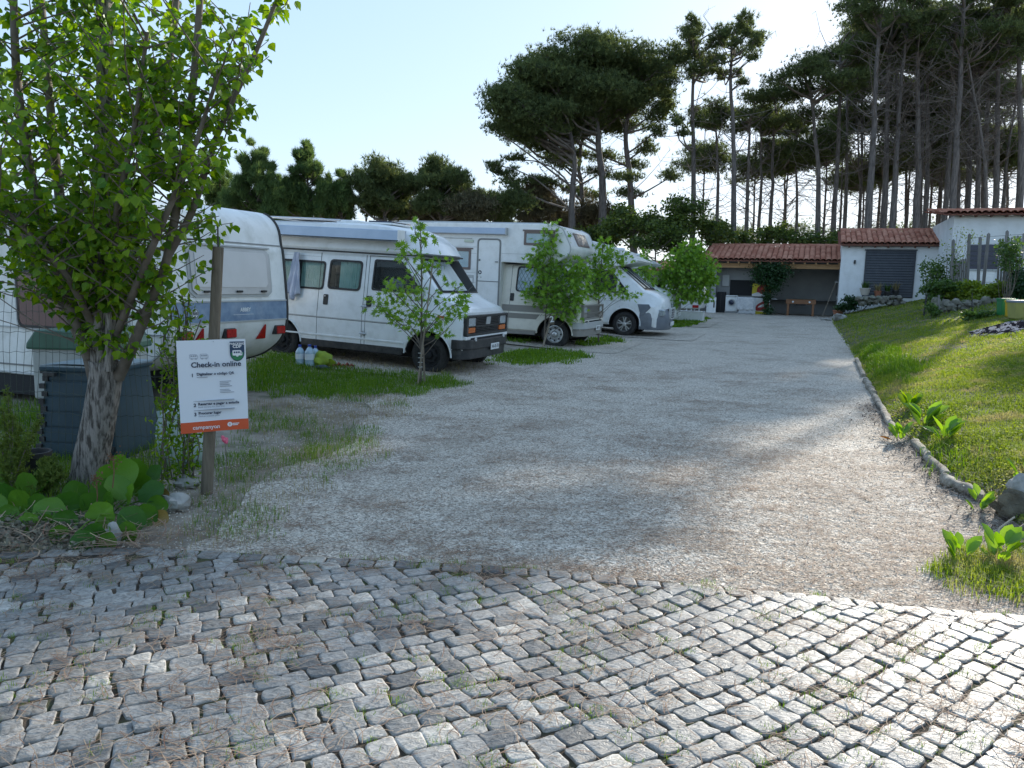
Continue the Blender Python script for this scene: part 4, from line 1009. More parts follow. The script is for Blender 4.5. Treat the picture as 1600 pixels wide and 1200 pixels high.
# badge and lettering on the band
bd = empty('round_badge', (rx(1.17) + .009, .36, 1.165)); bd.parent = cv
q = MB(); q.lathe([(.060, 0), (.060, .003), (.001, .003)], axis='x', n=28); q.build('disc', M_plate, bd)
q = MB(); q.lathe([(.056, .0035), (.050, .0045), (.046, .0035)], axis='x', n=28); q.build('circle', M_ink, bd)
text('letters', 'BBB', .048, M_ink, bd, (.0045, 0, 0), (R_(90), 0, R_(90)), 'CENTER', bold=.001); 
for z in (.034, -.034): text('letters', 'B' if z < 0 else 'B', .03, M_ink, bd, (.0045, 0, z), (R_(90), 0, R_(90)), 'CENTER', bold=.001)
text('name_lettering', 'ABBEY', .065, M_plate, cv, (rx(1.2) + .009, 1.12, 1.19), (R_(90), 0, R_(90)), 'LEFT', bold=.002)
q = MB(); q.box(rx(1.14) + .008, rx(1.14) + .010, 1.0, 1.36, 1.132, 1.136); q.build('underline', M_plate, cv)
# side: window, trim strips, skirt
sw = empty('side_window'); sw.parent = cv
for (x0, x1) in ((-2.32, -.56),):
    po = [(x0, .93), (x1, .93), (x1, 1.62), (x0, 1.62)]
    q = MB(); q.ring(round_poly(po, .10), round_poly(inset_poly(po, .03), .08), -.022, .01); q.build('seal', M_black, sw)
    q = MB(); q.ring(round_poly(inset_poly(po, -.03), .12), round_poly(po, .10), -.014, .01); q.build('rim', M_greyl, sw)
    q = MB(); q.prism(round_poly(inset_poly(po, .03), .08), -.018, -.002); q.build('pane', M_brglass, sw)
q = MB(); q.box(-6.0, -.03, -.014, .002, .915, .935); q.build('trim_strip', M_greyl, cv)
q = MB(); q.box(-5.9, -.7, -.010, .002, .455, .475); q.build('trim_strip', M_grey, cv)
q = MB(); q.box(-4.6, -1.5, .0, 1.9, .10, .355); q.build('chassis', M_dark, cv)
for y in (.06, 1.8): wheel(cv, -3.3, y, .30, .18, y < 1)
q = MB(); q.box(-1.25, -1.2, .3, .35, .0, .42); q.box(-1.25, -1.2, 1.6, 1.65, .0, .42); q.build('corner_steady', M_grey, cv)
# ================================================================= TREES
M_pine = mat('pine_needles', (.062, .092, .040), .8, col2=(.15, .185, .065), attr='rnd', trans=.36, spec=.3)
M_pinel = mat('young_pine_needles', (.06, .11, .04), .8, col2=(.14, .20, .06), attr='rnd', trans=.36, spec=.3)
M_brownf = mat('dry_brush', (.07, .07, .04), .8, col2=(.16, .14, .075), attr='rnd', trans=.2)
M_bush = mat('bush_leaves', (.035, .07, .02), .55, col2=(.13, .18, .035), attr='rnd', trans=.38)
M_ivy = mat('ivy_leaves', (.012, .040, .012), .4, col2=(.03, .085, .022), attr='rnd', trans=.2)
M_twig = mat('dead_twig', (.12, .10, .085), .9, col2=(.22, .19, .165), nscale=2)
M_popl = mat('poplar_leaf', (.055, .15, .012), .42, col2=(.20, .32, .02), attr='rnd', trans=.45, spec=.3)
M_poplo = mat('poplar_leaf_single', (.055, .15, .012), .42, col2=(.20, .32, .02), objrnd=True, trans=.45, spec=.3)
M_gum = mat('gum_leaf', (.11, .23, .03), .45, col2=(.24, .40, .06), attr='rnd', trans=.45)
M_gumo = mat('gum_leaf_single', (.11, .23, .03), .45, col2=(.24, .40, .06), objrnd=True, trans=.45)
M_stem = mat('young_stem', (.11, .09, .07), .85, col2=(.19, .16, .13), nscale=8)

def unit(v): return v / np.maximum(np.linalg.norm(v, axis=-1, keepdims=True), 1e-9)
def needle_tufts(P, m=7, L=.22, w=.03, up=.7, spread=1.0):
    """P (n,3) -> thin triangles fanning out around a mostly upward axis"""
    n = len(P); ax = unit(rng.normal(0, spread, (n, 3)) * .5 + np.array([0, 0, up])); ax = np.repeat(ax, m, 0)
    d = unit(ax + rng.normal(0, .55, (n * m, 3))); l = L * rng.uniform(.6, 1.2, (n * m, 1))
    s = unit(np.cross(d, rng.normal(0, 1, (n * m, 3)))) * w / 2
    b = np.repeat(P, m, 0)
    V = np.stack([b - s, b + s, b + d * l], 1).reshape(-1, 3)
    F = np.arange(n * m * 3).reshape(-1, 3)
    return V, F, np.repeat(np.clip(rng.normal(.45, .25, n), 0, 1), m)
def leaf_quads(P, size, flat=.4, nrm_up=.3, asp=.7):
    n = len(P); a = unit(rng.normal(0, 1, (n, 3)) * np.array([1, 1, flat])); nr = rng.normal(0, 1, (n, 3)) + np.array([0, 0, nrm_up]); b = unit(np.cross(a, nr))
    s = size * rng.uniform(.6, 1.25, (n, 1)); a = a * s / 2; b = b * s * asp / 2
    V = np.stack([P - a, P - b * 1.0, P + a, P + b], 1).reshape(-1, 3)
    return V, np.arange(n * 4).reshape(-1, 4), rng.random(n)
def clump_points(c, r, n, nsub=9, flat_bottom=.5, sig=.33):
    c = np.array(c); r = np.array(r)
    d = unit(rng.normal(0, 1, (nsub, 3))); d[:, 2] = np.where(d[:, 2] < 0, d[:, 2] * flat_bottom, d[:, 2])
    sub = c + d * r * rng.uniform(.45, .95, (nsub, 1))
    k = rng.integers(0, nsub, n); g = rng.normal(0, 1, (n, 3)); g[:, 2] *= .8
    return sub[k] + g * r * sig, sub
def limb(b, p0, p1, r0, r1, sag=.12, n=5, seg=4, wob=.08):
    p0, p1 = Vector(p0), Vector(p1); l = (p1 - p0).length; pts = []
    o = Vector(rng.normal(0, wob, 3)) * l
    for i in range(seg + 1):
        t = i / seg; q = p0.lerp(p1, t) + Vector((0, 0, -sag * l)) * math.sin(math.pi * t) * .6 + o * math.sin(math.pi * t); pts.append(q)
    b.tube(pts, [r0 + (r1 - r0) * i / seg for i in range(seg + 1)], n, caps=False); return pts
def pt_on(poly, z):
    for a, b in zip(poly[:-1], poly[1:]):
        if a.z <= z <= b.z: return a.lerp(b, (z - a.z) / max(b.z - a.z, 1e-6))
    return poly[-1].copy() if z > poly[-1].z else poly[0].copy()
NTK = 3.5
def pine(trunk_px, D, r0, clumps, label, group, nt=150, name='pine_tree', dead=0, mt=None, dy=2.5, L=.25, w=.040, m=7, up=.7, leaf=None, cat='tree', topr=.3, bark=None, sig=.33, nolimb=False):
    """trunk_px: pixels from foot to top; clumps: (px, py, rx_px, ry_px)"""
    r0 *= .82; base = at(trunk_px[0][0], trunk_px[0][1], D); gz = tz(base.x, base.y) - .1
    base = Vector((base.x, base.y, gz)); tp = [at(x, y, D) for x, y in trunk_px]; tp[0] = base - base
    tr = [p - base for p in [base] + [at(x, y, D) for x, y in trunk_px[1:]]]
    tr = [Vector(p) for p in tr]; root = empty(name, base, label=label, cat=cat, group=group)
    tr = catmull(tr, 4) if len(tr) > 2 else [tr[0].lerp(tr[-1], k / 4) for k in range(5)]
    for i in range(1, len(tr) - 1): tr[i] = tr[i] + Vector((rng.normal(0, .02), rng.normal(0, .02), 0))
    b = MB(); H = tr[-1].z; b.tube(tr, [r0 * (1.18 - .1 if i else 1.3) * (1 - (1 - topr) * (p.z / H)) for i, p in enumerate(tr)], 9, caps=False); b.build('trunk', bark or M_bark, root, smooth=180)
    br = MB(); Vs, Fs, Rs = [], [], []; off = 0; mp = D / 1200
    for (cx, cy_, rx_, ry_) in clumps:
        c = at(cx, cy_, D) - base; c.y += rng.uniform(-dy, dy) ; r = (rx_ * mp, max(rx_ * mp * .8, .4), ry_ * mp)
        zs = max(tr[1].z, min(c.z - abs(c.x - pt_on(tr, c.z).x) * rng.uniform(.25, .6) - .3, H * .98)); s = pt_on(tr, zs)
        rb = max(.022, min(r0 * .42, .03 + r[0] * .05))
        if not nolimb: limb(br, s, c, rb, rb * .45, sag=rng.uniform(-.05, .14))
        n = int(NTK * nt * (rx_ * ry_) * mp * mp / 1.0) + 60
        P, sub = clump_points(c, r, n, nsub=max(6, int(5 + r[0] * 5)), sig=sig)
        for q in sub[:14]: limb(br, c, q, rb * .4, .010, sag=0, n=3, seg=2)
        if leaf: V, F, A = leaf_quads(P, leaf)
        else: V, F, A = needle_tufts(P, m, L, w, up)
        Vs.append(V); Fs.append(F + off); Rs.append(A); off += len(V)
    for k in range(int(dead * 1.5)):
        z = H * rng.uniform(.48, .95); s = pt_on(tr, z); a = rng.uniform(0, 6.28); l = rng.uniform(.7, 2.6); e = s + Vector((math.cos(a) * l, math.sin(a) * l, l * rng.uniform(-.35, 1.1)))
        pts = limb(br, s, e, .028, .008, sag=rng.uniform(-.1, .2), n=3, seg=3)
        for q in range(3):
            p = pts[rng.integers(1, 4)]; limb(br, p, p + Vector(rng.normal(0, .45, 3)), .012, .004, n=3, seg=2)
    if br.v: br.build('branches', M_twig, root, smooth=180)
    link('crown', npmesh('crown', np.concatenate(Vs), np.concatenate(Fs), mt or M_pine, attr=np.concatenate(Rs)), root)
    return root
def auto(cx, cy_, w, h, n, r=(14, 26), flat=.55, seed=None):
    out = []
    for k in range(n):
        a = rng.uniform(0, 2 * math.pi); q = math.sqrt(rng.random()); x = cx + math.cos(a) * w / 2 * q * .85; y = cy_ + math.sin(a) * h / 2 * q * .8
        s = rng.uniform(*r) * 1.15; out.append((x, y, s, s * flat))
    return out
G1 = 'tall pines standing behind the tiled buildings'
# the big umbrella pines right of centre
pine([(944, 380), (941, 300), (934, 210), (925, 120)], 44, .36, auto(900, 140, 190, 150, 52, (20, 32)) + [(985, 95, 30, 20), (1010, 110, 26, 20), (960, 70, 28, 16), (920, 62, 24, 12), (850, 120, 30, 22), (865, 95, 30, 16)], 'broad dark umbrella pine with grey trunk, biggest crown right behind the motorhomes', 'umbrella pines', 165)
pine([(897, 380), (893, 320), (898, 250), (880, 160)], 43, .30, auto(850, 165, 150, 110, 32, (20, 30)) + [(780, 185, 24, 14), (775, 212, 18, 9), (795, 160, 22, 14), (790, 275, 20, 9), (775, 265, 12, 7), (820, 215, 30, 15), (850, 210, 30, 14), (805, 245, 16, 8)], 'umbrella pine with low branches reaching left over the motorhomes', 'umbrella pines', 150, dead=14)
pine([(914, 380), (910, 320), (905, 250), (920, 180)], 46, .24, auto(925, 175, 150, 60, 20, (18, 28)) + [(880, 240, 30, 14), (905, 235, 20, 10), (870, 265, 26, 12), (850, 290, 26, 10), (940, 270, 20, 10), (900, 290, 22, 9), (820, 300, 22, 8), (890, 215, 34, 16), (850, 235, 30, 12), (925, 300, 26, 10), (800, 290, 20, 8)], 'slimmer pine between the two grey trunks of the umbrella pines', 'umbrella pines', 150, dead=10)
pine([(1000, 372), (985, 290), (978, 200), (1000, 120)], 45, .30, auto(1000, 130, 100, 110, 24, (16, 26)) + [(1040, 105, 18, 14), (1030, 140, 20, 13), (1000, 250, 18, 10), (965, 285, 22, 10), (1035, 285, 18, 10), (1015, 215, 16, 10), (990, 300, 24, 10), (1020, 180, 26, 20), (980, 190, 28, 18), (1050, 165, 18, 14), (1010, 230, 22, 12), (950, 235, 26, 12)], 'leaning umbrella pine on the right side of the big crown', 'umbrella pines', 150, dead=16)
# thin pines at the middle
pine([(1083, 395), (1084, 300), (1082, 150), (1088, 70)], 43, .22, auto(1085, 85, 75, 80, 14, (10, 19), .75) + [(1062, 62, 12, 12), (1115, 60, 14, 10), (1055, 190, 12, 8), (1060, 215, 16, 8), (1045, 205, 9, 5), (1100, 120, 15, 10)], 'slender open-crowned pine left of the pale trunk behind the shed', G1, 62, dead=22, sig=.28)
pine([(1150, 395), (1147, 250), (1142, 130), (1145, 50)], 42, .22, auto(1150, 75, 60, 100, 15, (9, 16), .8) + [(1165, 50, 10, 12), (1130, 105, 14, 10), (1158, 130, 12, 8)], 'tall pine with pale bare trunk and sparse tufted crown above the shed', G1, 48, dead=22, sig=.26)
pine([(1122, 395), (1122, 300), (1120, 230), (1118, 180)], 47, .18, auto(1115, 180, 60, 40, 8, (13, 20)), 'dark short pine between two slender pines behind the shed', G1, 140, dead=10)
# the grove behind the shed and white houses
grove = [  # foot px, top (px,py), D, r, crown (cx, cy, w, h, n), dead
 (1166, (1172, 180), 46, .20, (1180, 175, 60, 90, 10), 12), (1186, (1188, 190), 48, .17, (1195, 200, 60, 60, 8), 12), (1205, (1212, 170), 47, .19, (1205, 180, 60, 50, 8), 10),
 (1247, (1246, 180), 49, .15, (1240, 195, 60, 40, 7), 12), (1284, (1264, 110), 44, .23, (1262, 130, 130, 55, 15), 14), (1303, (1312, 70), 45, .22, (1310, 85, 70, 80, 12), 14),
 (1322, (1325, 90), 48, .18, (1340, 130, 70, 70, 9), 12), (1345, (1340, 200), 50, .15, (1345, 180, 60, 50, 6), 10), (1358, (1376, 20), 41, .27, (1360, 10, 100, 90, 12), 40),
 (1384, (1395, 30), 43, .24, (1400, 40, 80, 90, 11), 40), (1394, (1418, 30), 42, .22, (1420, 20, 80, 110, 11), 40), (1434, (1434, 60), 42, .26, (1430, 60, 80, 100, 11), 40),
 (1448, (1450, 90), 45, .22, (1455, 110, 70, 60, 9), 30), (1474, (1490, 40), 44, .22, (1480, 50, 80, 110, 12), 40), (1488, (1508, -30), 41, .25, (1510, -30, 110, 110, 14), 50),
 (1499, (1500, 120), 46, .21, (1500, 110, 70, 70, 9), 30), (1512, (1522, 60), 45, .21, (1530, 50, 90, 100, 12), 40), (1529, (1530, 90), 44, .23, (1545, 90, 80, 80, 10), 34),
 (1550, (1512, 90), 41, .15, (1515, 70, 40, 30, 4), 20), (1556, (1560, 20), 43, .24, (1560, 10, 110, 120, 14), 40), (1562, (1590, 130), 46, .17, (1590, 130, 60, 50, 6), 20),
 (1596, (1590, 0), 42, .26, (1575, 5, 90, 100, 12), 34), (1420, (1415, 160), 52, .16, (1410, 170, 90, 60, 9), 10), (1463, (1460, 170), 54, .15, (1470, 180, 90, 60, 9), 10), (1370, (1370, 190), 54, .16, (1375, 190, 90, 60, 9), 8),
 (1575, (1570, 190), 54, .16, (1570, 200, 80, 60, 8), 8), (1226, (1228, 220), 55, .15, (1225, 225, 60, 50, 6), 8), (1540, (1545, -60), 47, .22, (1540, -70, 110, 90, 10), 20), (1440, (1450, -40), 48, .22, (1455, -45, 120, 90, 10), 20)]
LB = ['slim dark pine at the left end of the grove behind the shed', 'thin pine second from the left end of the grove behind the shed', 'dark pine behind the left part of the shed roof', 'very thin straight pine behind the middle of the shed roof',
 'umbrella-crowned pine leaning left behind the shed roof', 'stout dark pine above the right part of the shed roof', 'dark pine rising at the right end of the shed roof', 'thin short pine left of the pale double trunk', 'pale grey tall pine, left of the pair over the smaller white house',
 'pale pine, right of the pair over the smaller white house', 'leaning pale pine rising over the middle of the smaller tiled roof', 'straight brown pine over the right half of the smaller tiled roof', 'straight dark pine at the right end of the smaller tiled roof', 'pine leaning right just left of the larger house roof',
 'tallest pale pine above the left end of the larger house roof', 'thick dark pine beside the tallest pale one', 'brown straight pine behind the left part of the larger house roof', 'dark thick pine behind the larger house roof', 'bare thin grey trunk leaning left across the grove',
 'tall dense pine over the larger house roof', 'thin curved pine leaning right over the larger house roof', 'tall dark pine at the right edge of the photo', 'far low pine seen behind the smaller house', 'far dark pine seen between the two straight trunks', 'far pine behind the pale pair of trunks',
 'far low pine behind the larger house roof', 'far short pine behind the middle of the shed', 'very tall pine whose crown leaves the top of the photo above the larger house', 'very tall pine whose crown leaves the top of the photo above the smaller house']
for (fx, tp_, D, r, c, dead), lb in zip(grove, LB):
    fy = 378; bend_ = rng.normal(0, 2.5)
    pine([(fx, fy), (fx + (tp_[0] - fx) * .28 + bend_ * .6, fy - (fy - tp_[1]) * .33), (fx + (tp_[0] - fx) * .62 + bend_, fy - (fy - tp_[1]) * .66), tp_], D, r, auto(*c, r=(12, 24), flat=.6), lb, G1, 88, dead=dead, m=6, sig=.28)
EX = [(1400, 40, 120, 110), (1470, 80, 120, 110), (1540, 60, 100, 110), (1345, 110, 90, 90), (1400, 120, 110, 90), (1455, 150, 90, 80), (1510, 160, 90, 80), (1560, 130, 90, 90), (1345, 60, 70, 70), (1480, 210, 80, 50), (1590, 60, 70, 90), (1420, 200, 80, 50), (1535, 230, 80, 50), (1380, 250, 80, 40), (1315, 200, 60, 60), (1290, 230, 60, 50), (1440, 250, 70, 40), (1500, 270, 60, 40), (1230, 250, 60, 40), (1180, 260, 60, 40), (1350, 280, 50, 30), (1570, 250, 60, 50), (1100, 250, 50, 50)]
for k, (cx, cy_, w, h) in enumerate(EX):
    pine([(cx - 3, 378), (cx, 300), (cx + 2, 200), (cx, cy_ - 10)], 50 + k % 3 * 2, .13, auto(cx, cy_, w, h, 15, (14, 24), .6), 'slim background pine in the depth of the grove', 'pines in the depth of the grove', 90, dead=26, m=6)
for px, py, w, h, n in ((1655, -170, 90, 60, 7), (1775, -10, 90, 130, 10), (1640, 230, 60, 60, 6)):  # unseen pines past the right edge, added to cast shadow into view
    pine([(px, 378), (px, 250), (px + 4, 120), (px, py)], 44, .24, auto(px, py, w, h, n, r=(14, 26), flat=.6), 'unseen pine continuing the grove past the right edge, added for its shadow', G1, 90, dead=10, m=5, name='pine_tree')
# young conifers and round pines behind the vehicles
G2 = 'trees and bushes behind the parked vehicles'
def fir(cx, top, bot, wb, D, label, n=40):
    cl = []
    for k in range(n):
        t = k / (n - 1); y = top + (bot - top) * t; s = 3 + 13 * t ** .8
        for q in range(2 if t > .15 else 1): cl.append((cx + rng.uniform(-1, 1) * wb / 2 * (t ** .8) * .95, y + rng.uniform(-5, 5), s * .5, s * 1.1))
    return pine([(cx, 350), (cx, (350 + top) / 2), (cx, top + 6)], D, .13, cl, label, G2, 190, 'pine_tree', mt=M_pinel, dy=1.0, L=.30, w=.034, up=2.6, m=7, sig=.30)
fir(481, 228, 330, 105, 40, 'young pointed pine with upright shoots, behind the camper van roof')
fir(400, 232, 335, 95, 38, 'young pointed pine just right of the poplar crown'); fir(533, 272, 335, 50, 41, 'small pointed pine next to the taller pointed one', 16); fir(440, 285, 338, 70, 43, 'low young pine between two taller pointed pines', 14)
fir(345, 262, 335, 70, 42, 'young pine half hidden behind the poplar crown', 18)
pine([(600, 350), (602, 310), (604, 280)], 42, .2, auto(612, 285, 100, 40, 16, (13, 20), .8) + auto(600, 325, 110, 34, 12, (14, 20)), 'wide rounded pine behind the camper van, left of its twin', G2, 200, L=.28, up=1.3, dy=1.5)
pine([(690, 350), (688, 310), (686, 280)], 42, .2, auto(688, 283, 90, 50, 16, (12, 19), .8) + auto(690, 325, 100, 34, 10, (14, 20)), 'wide rounded pine behind the alcove motorhome, right of its twin', G2, 190, L=.28, up=1.3, dy=1.5)
pine([(575, 350), (572, 310), (577, 262)], 43, .1, [(577, 258, 5, 9), (568, 275, 6, 9), (560, 300, 10, 12), (585, 300, 12, 12)], 'thin pointed pine at the left edge of the rounded pines', G2, 150, up=1.6)
for cx, cy_, w, h, D, n, lb, mt_ in ((770, 322, 110, 50, 44, 14, 'grey-green rounded bush behind the alcove motorhome roof', M_pine), (835, 325, 90, 60, 46, 12, 'dark bush under the low branches of the umbrella pine', M_brownf), (730, 330, 80, 30, 43, 10, 'brownish low bush behind the alcove motorhome', M_brownf), (905, 345, 90, 60, 47, 10, 'shaded dry brush between the umbrella pine trunks', M_brownf), (655, 335, 160, 30, 44, 14, 'dark dry thicket low behind the camper van roof', M_brownf),(480, 335, 160, 30, 44, 12, 'dark thicket low behind the caravan', M_brownf)):
    pine([(cx, 360), (cx, 350), (cx, cy_)], D, .12, auto(cx, cy_, w, h, n, (14, 22), .8), lb, G2, 170, 'bush', mt=mt_, L=.25, up=1.0, cat='bush')
for cx, cy_, w, h, D, n, lb in ((990, 355, 90, 60, 39, 16, 'yellow-green broadleaf bush behind the motorhome cap roof'), (1060, 345, 100, 60, 40, 18, 'dark green broadleaf tree with yellow tips left of the shed'), (1110, 365, 50, 50, 41, 10, 'dark bush at the left end of the shed roof'), (1025, 380, 110, 50, 38, 14, 'dense dark hedge bush behind the farthest motorhome'), (1095, 410, 60, 70, 39.5, 10, 'dark shrub against the left wall of the shed'),
                                 (1195, 375, 90, 34, 41, 12, 'mid green bush over the left part of the shed roof'), (1265, 382, 80, 22, 41, 8, 'pale green bush behind the right end of the shed roof'), (940, 375, 60, 60, 40, 10, 'dark shrub left of the grey pine trunk foot'), (1310, 378, 20, 40, 40, 4, 'bright yellow-green leaves at the shed and house corner')):
    pine([(cx, 400), (cx, 385), (cx, cy_)], D, .10, auto(cx, cy_, w, h, n, (10, 18), .9), lb, G2, 260, 'broadleaf_bush', mt=M_bush, leaf=.16, dy=1.0, cat='bush')
pine([(820, 310), (850, 300), (880, 290)], 60, .2, auto(1150, 360, 900, 40, 40, (16, 26), .6), 'distant low line of dark treetops beyond the grove', G2, 40, 'far_trees', dy=5, m=5, nolimb=True)

# ---------------------------------------------------------------- leaves as meshes
def leaf_mesh(kind):
    if kind == 'poplar':
        o = [(0, 0), (-.30, .06), (-.52, .30), (-.36, .60), (-.13, .88), (0, 1.1), (.13, .88), (.36, .60), (.52, .30), (.30, .06)]
    elif kind == 'gum':
        o = []
        for k, (a, l) in enumerate(((-150, .55), (-118, .32), (-92, .86), (-62, .34), (-42, .98), (-20, .40), (0, 1.08), (20, .40), (42, .98), (62, .34), (92, .86), (118, .32), (150, .55))):
            o.append((math.sin(R_(a)) * l * .62, .36 + math.cos(R_(a)) * l * .66))
    elif kind == 'round':
        o = [(math.sin(2 * math.pi * k / 14 + .2) * .5, .5 - .5 * math.cos(2 * math.pi * k / 14)) for k in range(14)]
    elif kind == 'dock':
        o = [(0, 0), (-.05, .12), (-.20, .28), (-.27, .5), (-.20, .78), (0, 1), (.20, .78), (.27, .5), (.20, .28), (.05, .12)]
    else:
        o = [(0, 0), (-.16, .25), (-.2, .5), (-.12, .8), (0, 1), (.12, .8), (.2, .5), (.16, .25)]
    c = (0, .45); V = [(x, y, .18 * abs(x) + .05 * math.sin(y * 3)) for x, y in o] + [(c[0], c[1], -.02)]
    F = [(i, (i + 1) % len(o), len(o)) for i in range(len(o))]
    return np.array(V), np.array(F)
def scatter_leaves(kind, P, Dr, size, Nr=None):
    """P (n,3) base, Dr (n,3) leaf axis, size (n)"""
    V0, F0 = leaf_mesh(kind); n = len(P); Y = unit(Dr)
    nr = rng.normal(0, 1, (n, 3)) if Nr is None else Nr
    X = unit(np.cross(Y, nr)); Z = np.cross(X, Y)
    V = P[:, None, :] + size[:, None, None] * (V0[None, :, 0:1] * X[:, None, :] + V0[None, :, 1:2] * Y[:, None, :] + V0[None, :, 2:3] * Z[:, None, :])
    F = F0[None] + (np.arange(n) * len(V0))[:, None, None]
    return V.reshape(-1, 3), F.reshape(-1, 3), np.repeat(rng.random(n), len(F0))
def leaf_objects(kind, P, Dr, size, mt, parent, name='leaf', Nr=None):
    V0, F0 = leaf_mesh(kind); me = npmesh(name, V0, F0, mt, smooth=True)
    Y = unit(Dr); nr = rng.normal(0, 1, Dr.shape) if Nr is None else Nr; X = unit(np.cross(Y, nr)); Z = np.cross(X, Y)
    for p, x, y, z, s in zip(P, X, Y, Z, size):
        o = bpy.data.objects.new(name, me); COL.objects.link(o); o.parent = parent
        o.matrix_local = Matrix.Translation(Vector(p)) @ Matrix(((x[0], y[0], z[0]), (x[1], y[1], z[1]), (x[2], y[2], z[2]))).to_4x4() @ Matrix.Scale(s, 4)

# ---------------------------------------------------------------- poplar in the left foreground
pb = Vector((-3.18, 5.62, -.05)); PT = empty('poplar_tree', pb, label='leafy young poplar with furrowed grey trunk rising in front of the wire fence', cat='tree')
def pl_(px, py, D=5.62): return at(px, py, D) - pb
tb = MB()
tk = [Vector((0, 0, 0)), pl_(138, 740), pl_(150, 680), pl_(162, 610), pl_(166, 565)]
tk = catmull(tk, 3); 
b = MB(); n = 20
rads = [.155 - .035 * min(1, i / 3) - .012 * max(0, i - 3) / 9 for i in range(len(tk))]
rads[-1] *= 1.06
b.tube(tk, rads, n); 
for i, v in enumerate(b.v):   # furrows
    k = i % n; ring = i // n; c = tk[min(ring, len(tk) - 1)]; d = Vector(v) - c; f = 1 + .055 * math.sin(k * 2.1 + ring * .5) + .03 * rng.normal(); b.v[i] = tuple(c + d * f)
b.build('trunk', M_bark2, PT, smooth=180)
limbs = [  # pixel paths (with distance)
 ([(165, 600, 5.62), (160, 470, 5.6), (158, 330, 5.6), (165, 160, 5.6), (160, -120, 5.6)], .10, .05),
 ([(185, 590, 5.6), (212, 530, 5.5), (240, 460, 5.45), (262, 400, 5.4), (292, 220, 5.35), (312, 10, 5.3), (318, -150, 5.3)], .045, .018),
 ([(262, 400, 5.4), (300, 330, 5.4), (340, 210, 5.4), (400, 80, 5.4), (440, -20, 5.4)], .03, .012),
 ([(150, 600, 5.6), (120, 470, 5.65), (95, 320, 5.7), (78, 160, 5.75), (60, -60, 5.8)], .05, .022),
 ([(140, 560, 5.6), (90, 420, 5.5), (45, 260, 5.4), (25, 100, 5.35), (20, -80, 5.3)], .045, .02),
 ([(170, 560, 5.6), (200, 420, 5.8), (235, 250, 5.95), (270, 60, 6.1), (280, -100, 6.1)], .05, .02),
 ([(150, 520, 5.6), (110, 440, 5.3), (60, 380, 5.1), (-20, 300, 4.95)], .03, .012),
 ([(175, 540, 5.6), (220, 430, 5.3), (262, 330, 5.15), (300, 240, 5.1), (340, 120, 5.1)], .03, .012),
 ([(130, 540, 5.6), (60, 400, 5.9), (0, 280, 6.1), (-60, 150, 6.2)], .035, .015),
 ([(180, 470, 5.6), (180, 350, 5.3), (210, 200, 5.1), (230, 50, 5.0)], .03, .012)]
spine = []
for pth, r0, r1 in limbs:
    q = MB(); pts = catmull([pl_(x, y, D) for x, y, D in pth], 4); q.tube(pts, [r0 + (r1 - r0) * i / (len(pts) - 1) for i in range(len(pts))], 8, caps=False); q.build('branch', M_bark2 if r0 > .06 else M_stem, PT, smooth=180); spine.append(pts)
q = MB(); q.tube([pl_(170, 580, 5.5), pl_(170, 500, 5.5), pl_(173, 460, 5.5)], [.03, .022, .016], 7); q.build('broken_stub', M_bark2, PT)
# twigs and leaves: a cylinder-like crown limited by its outline in the photo
def crown_right(py):  # right outline of the crown in pixels at a height
    return np.interp(py, [-200, 0, 60, 130, 200, 260, 330, 400, 470, 530, 570], [500, 475, 450, 405, 372, 372, 360, 335, 292, 250, 205])
tw = MB(); LP, LD = [], []
cnt = 0
while cnt < 560:
    s = spine[rng.integers(0, len(spine))]; i = rng.integers(2, len(s)); p = s[i - 1].lerp(s[i], float(rng.random()))
    a = rng.uniform(0, 6.283); l = rng.uniform(.25, .95) if rng.random() < .7 else rng.uniform(.1, .3)
    d = Vector((math.cos(a), math.sin(a) * .8, rng.uniform(.15, 1.0))).normalized(); e = p + d * l
    w = CAMR.transposed() @ (e + pb - CAMP)
    if w.z > -2.5: continue
    ex, ey = 800 - 1200 * w.x / w.z, 600 + 1200 * w.y / w.z
    if ex > crown_right(ey) + rng.normal(0, 8) or ey > 535 or ex < -250: continue
    if ey > 500 and ex > 215: continue
    cnt += 1; mid = p.lerp(e, .5) + Vector(rng.normal(0, .03, 3)); tw.tube([p, mid, e], [.007, .005, .0025], 4, caps=False)
    k = int(6 + l * 20)
    for q in range(k):
        t = .15 + .85 * (q + rng.random()) / k; b0 = p.lerp(mid, t * 2) if t < .5 else mid.lerp(e, t * 2 - 1)
        out = Vector(rng.normal(0, 1, 3)); out = (out - d * out.dot(d)).normalized(); ps = b0 + (out * .8 + d * .4) * rng.uniform(.02, .06)
        LP.append(ps); LD.append(out * .7 + d * .3 + Vector((0, 0, -.75)))
tw.build('twigs', M_stem, PT, kind='stuff')
# leaves hugging the ivy-like shoots on the main stem
for q in range(900):
    s = spine[0]; i = rng.integers(1, len(s)); p = s[i - 1].lerp(s[i], float(rng.random())); o = Vector(rng.normal(0, 1, 3)).normalized() * rng.uniform(.10, .24); LP.append(p + o); LD.append(o + Vector((0, 0, -.15)))
_k = [i for i, v in enumerate(LP) if (lambda w: 600 + 1200 * w.y / w.z)(CAMR.transposed() @ (v + pb - CAMP)) < np.interp((lambda w: 800 - 1200 * w.x / w.z)(CAMR.transposed() @ (v + pb - CAMP)), [-100, 0, 60, 110, 150, 200, 250, 300, 360], [455, 462, 470, 535, 556, 556, 535, 490, 440])]
LP = [LP[i] for i in _k]; LD = [LD[i] for i in _k]
LP = np.array([tuple(v) for v in LP]); LD = np.array([tuple(v) for v in LD]); ls = rng.uniform(.034, .070, len(LP))
d2 = np.linalg.norm(LP + np.array(pb) - np.array(CAMP), axis=1); od = np.argsort(d2 - ls * 8 + rng.normal(0, .1, len(LP)))
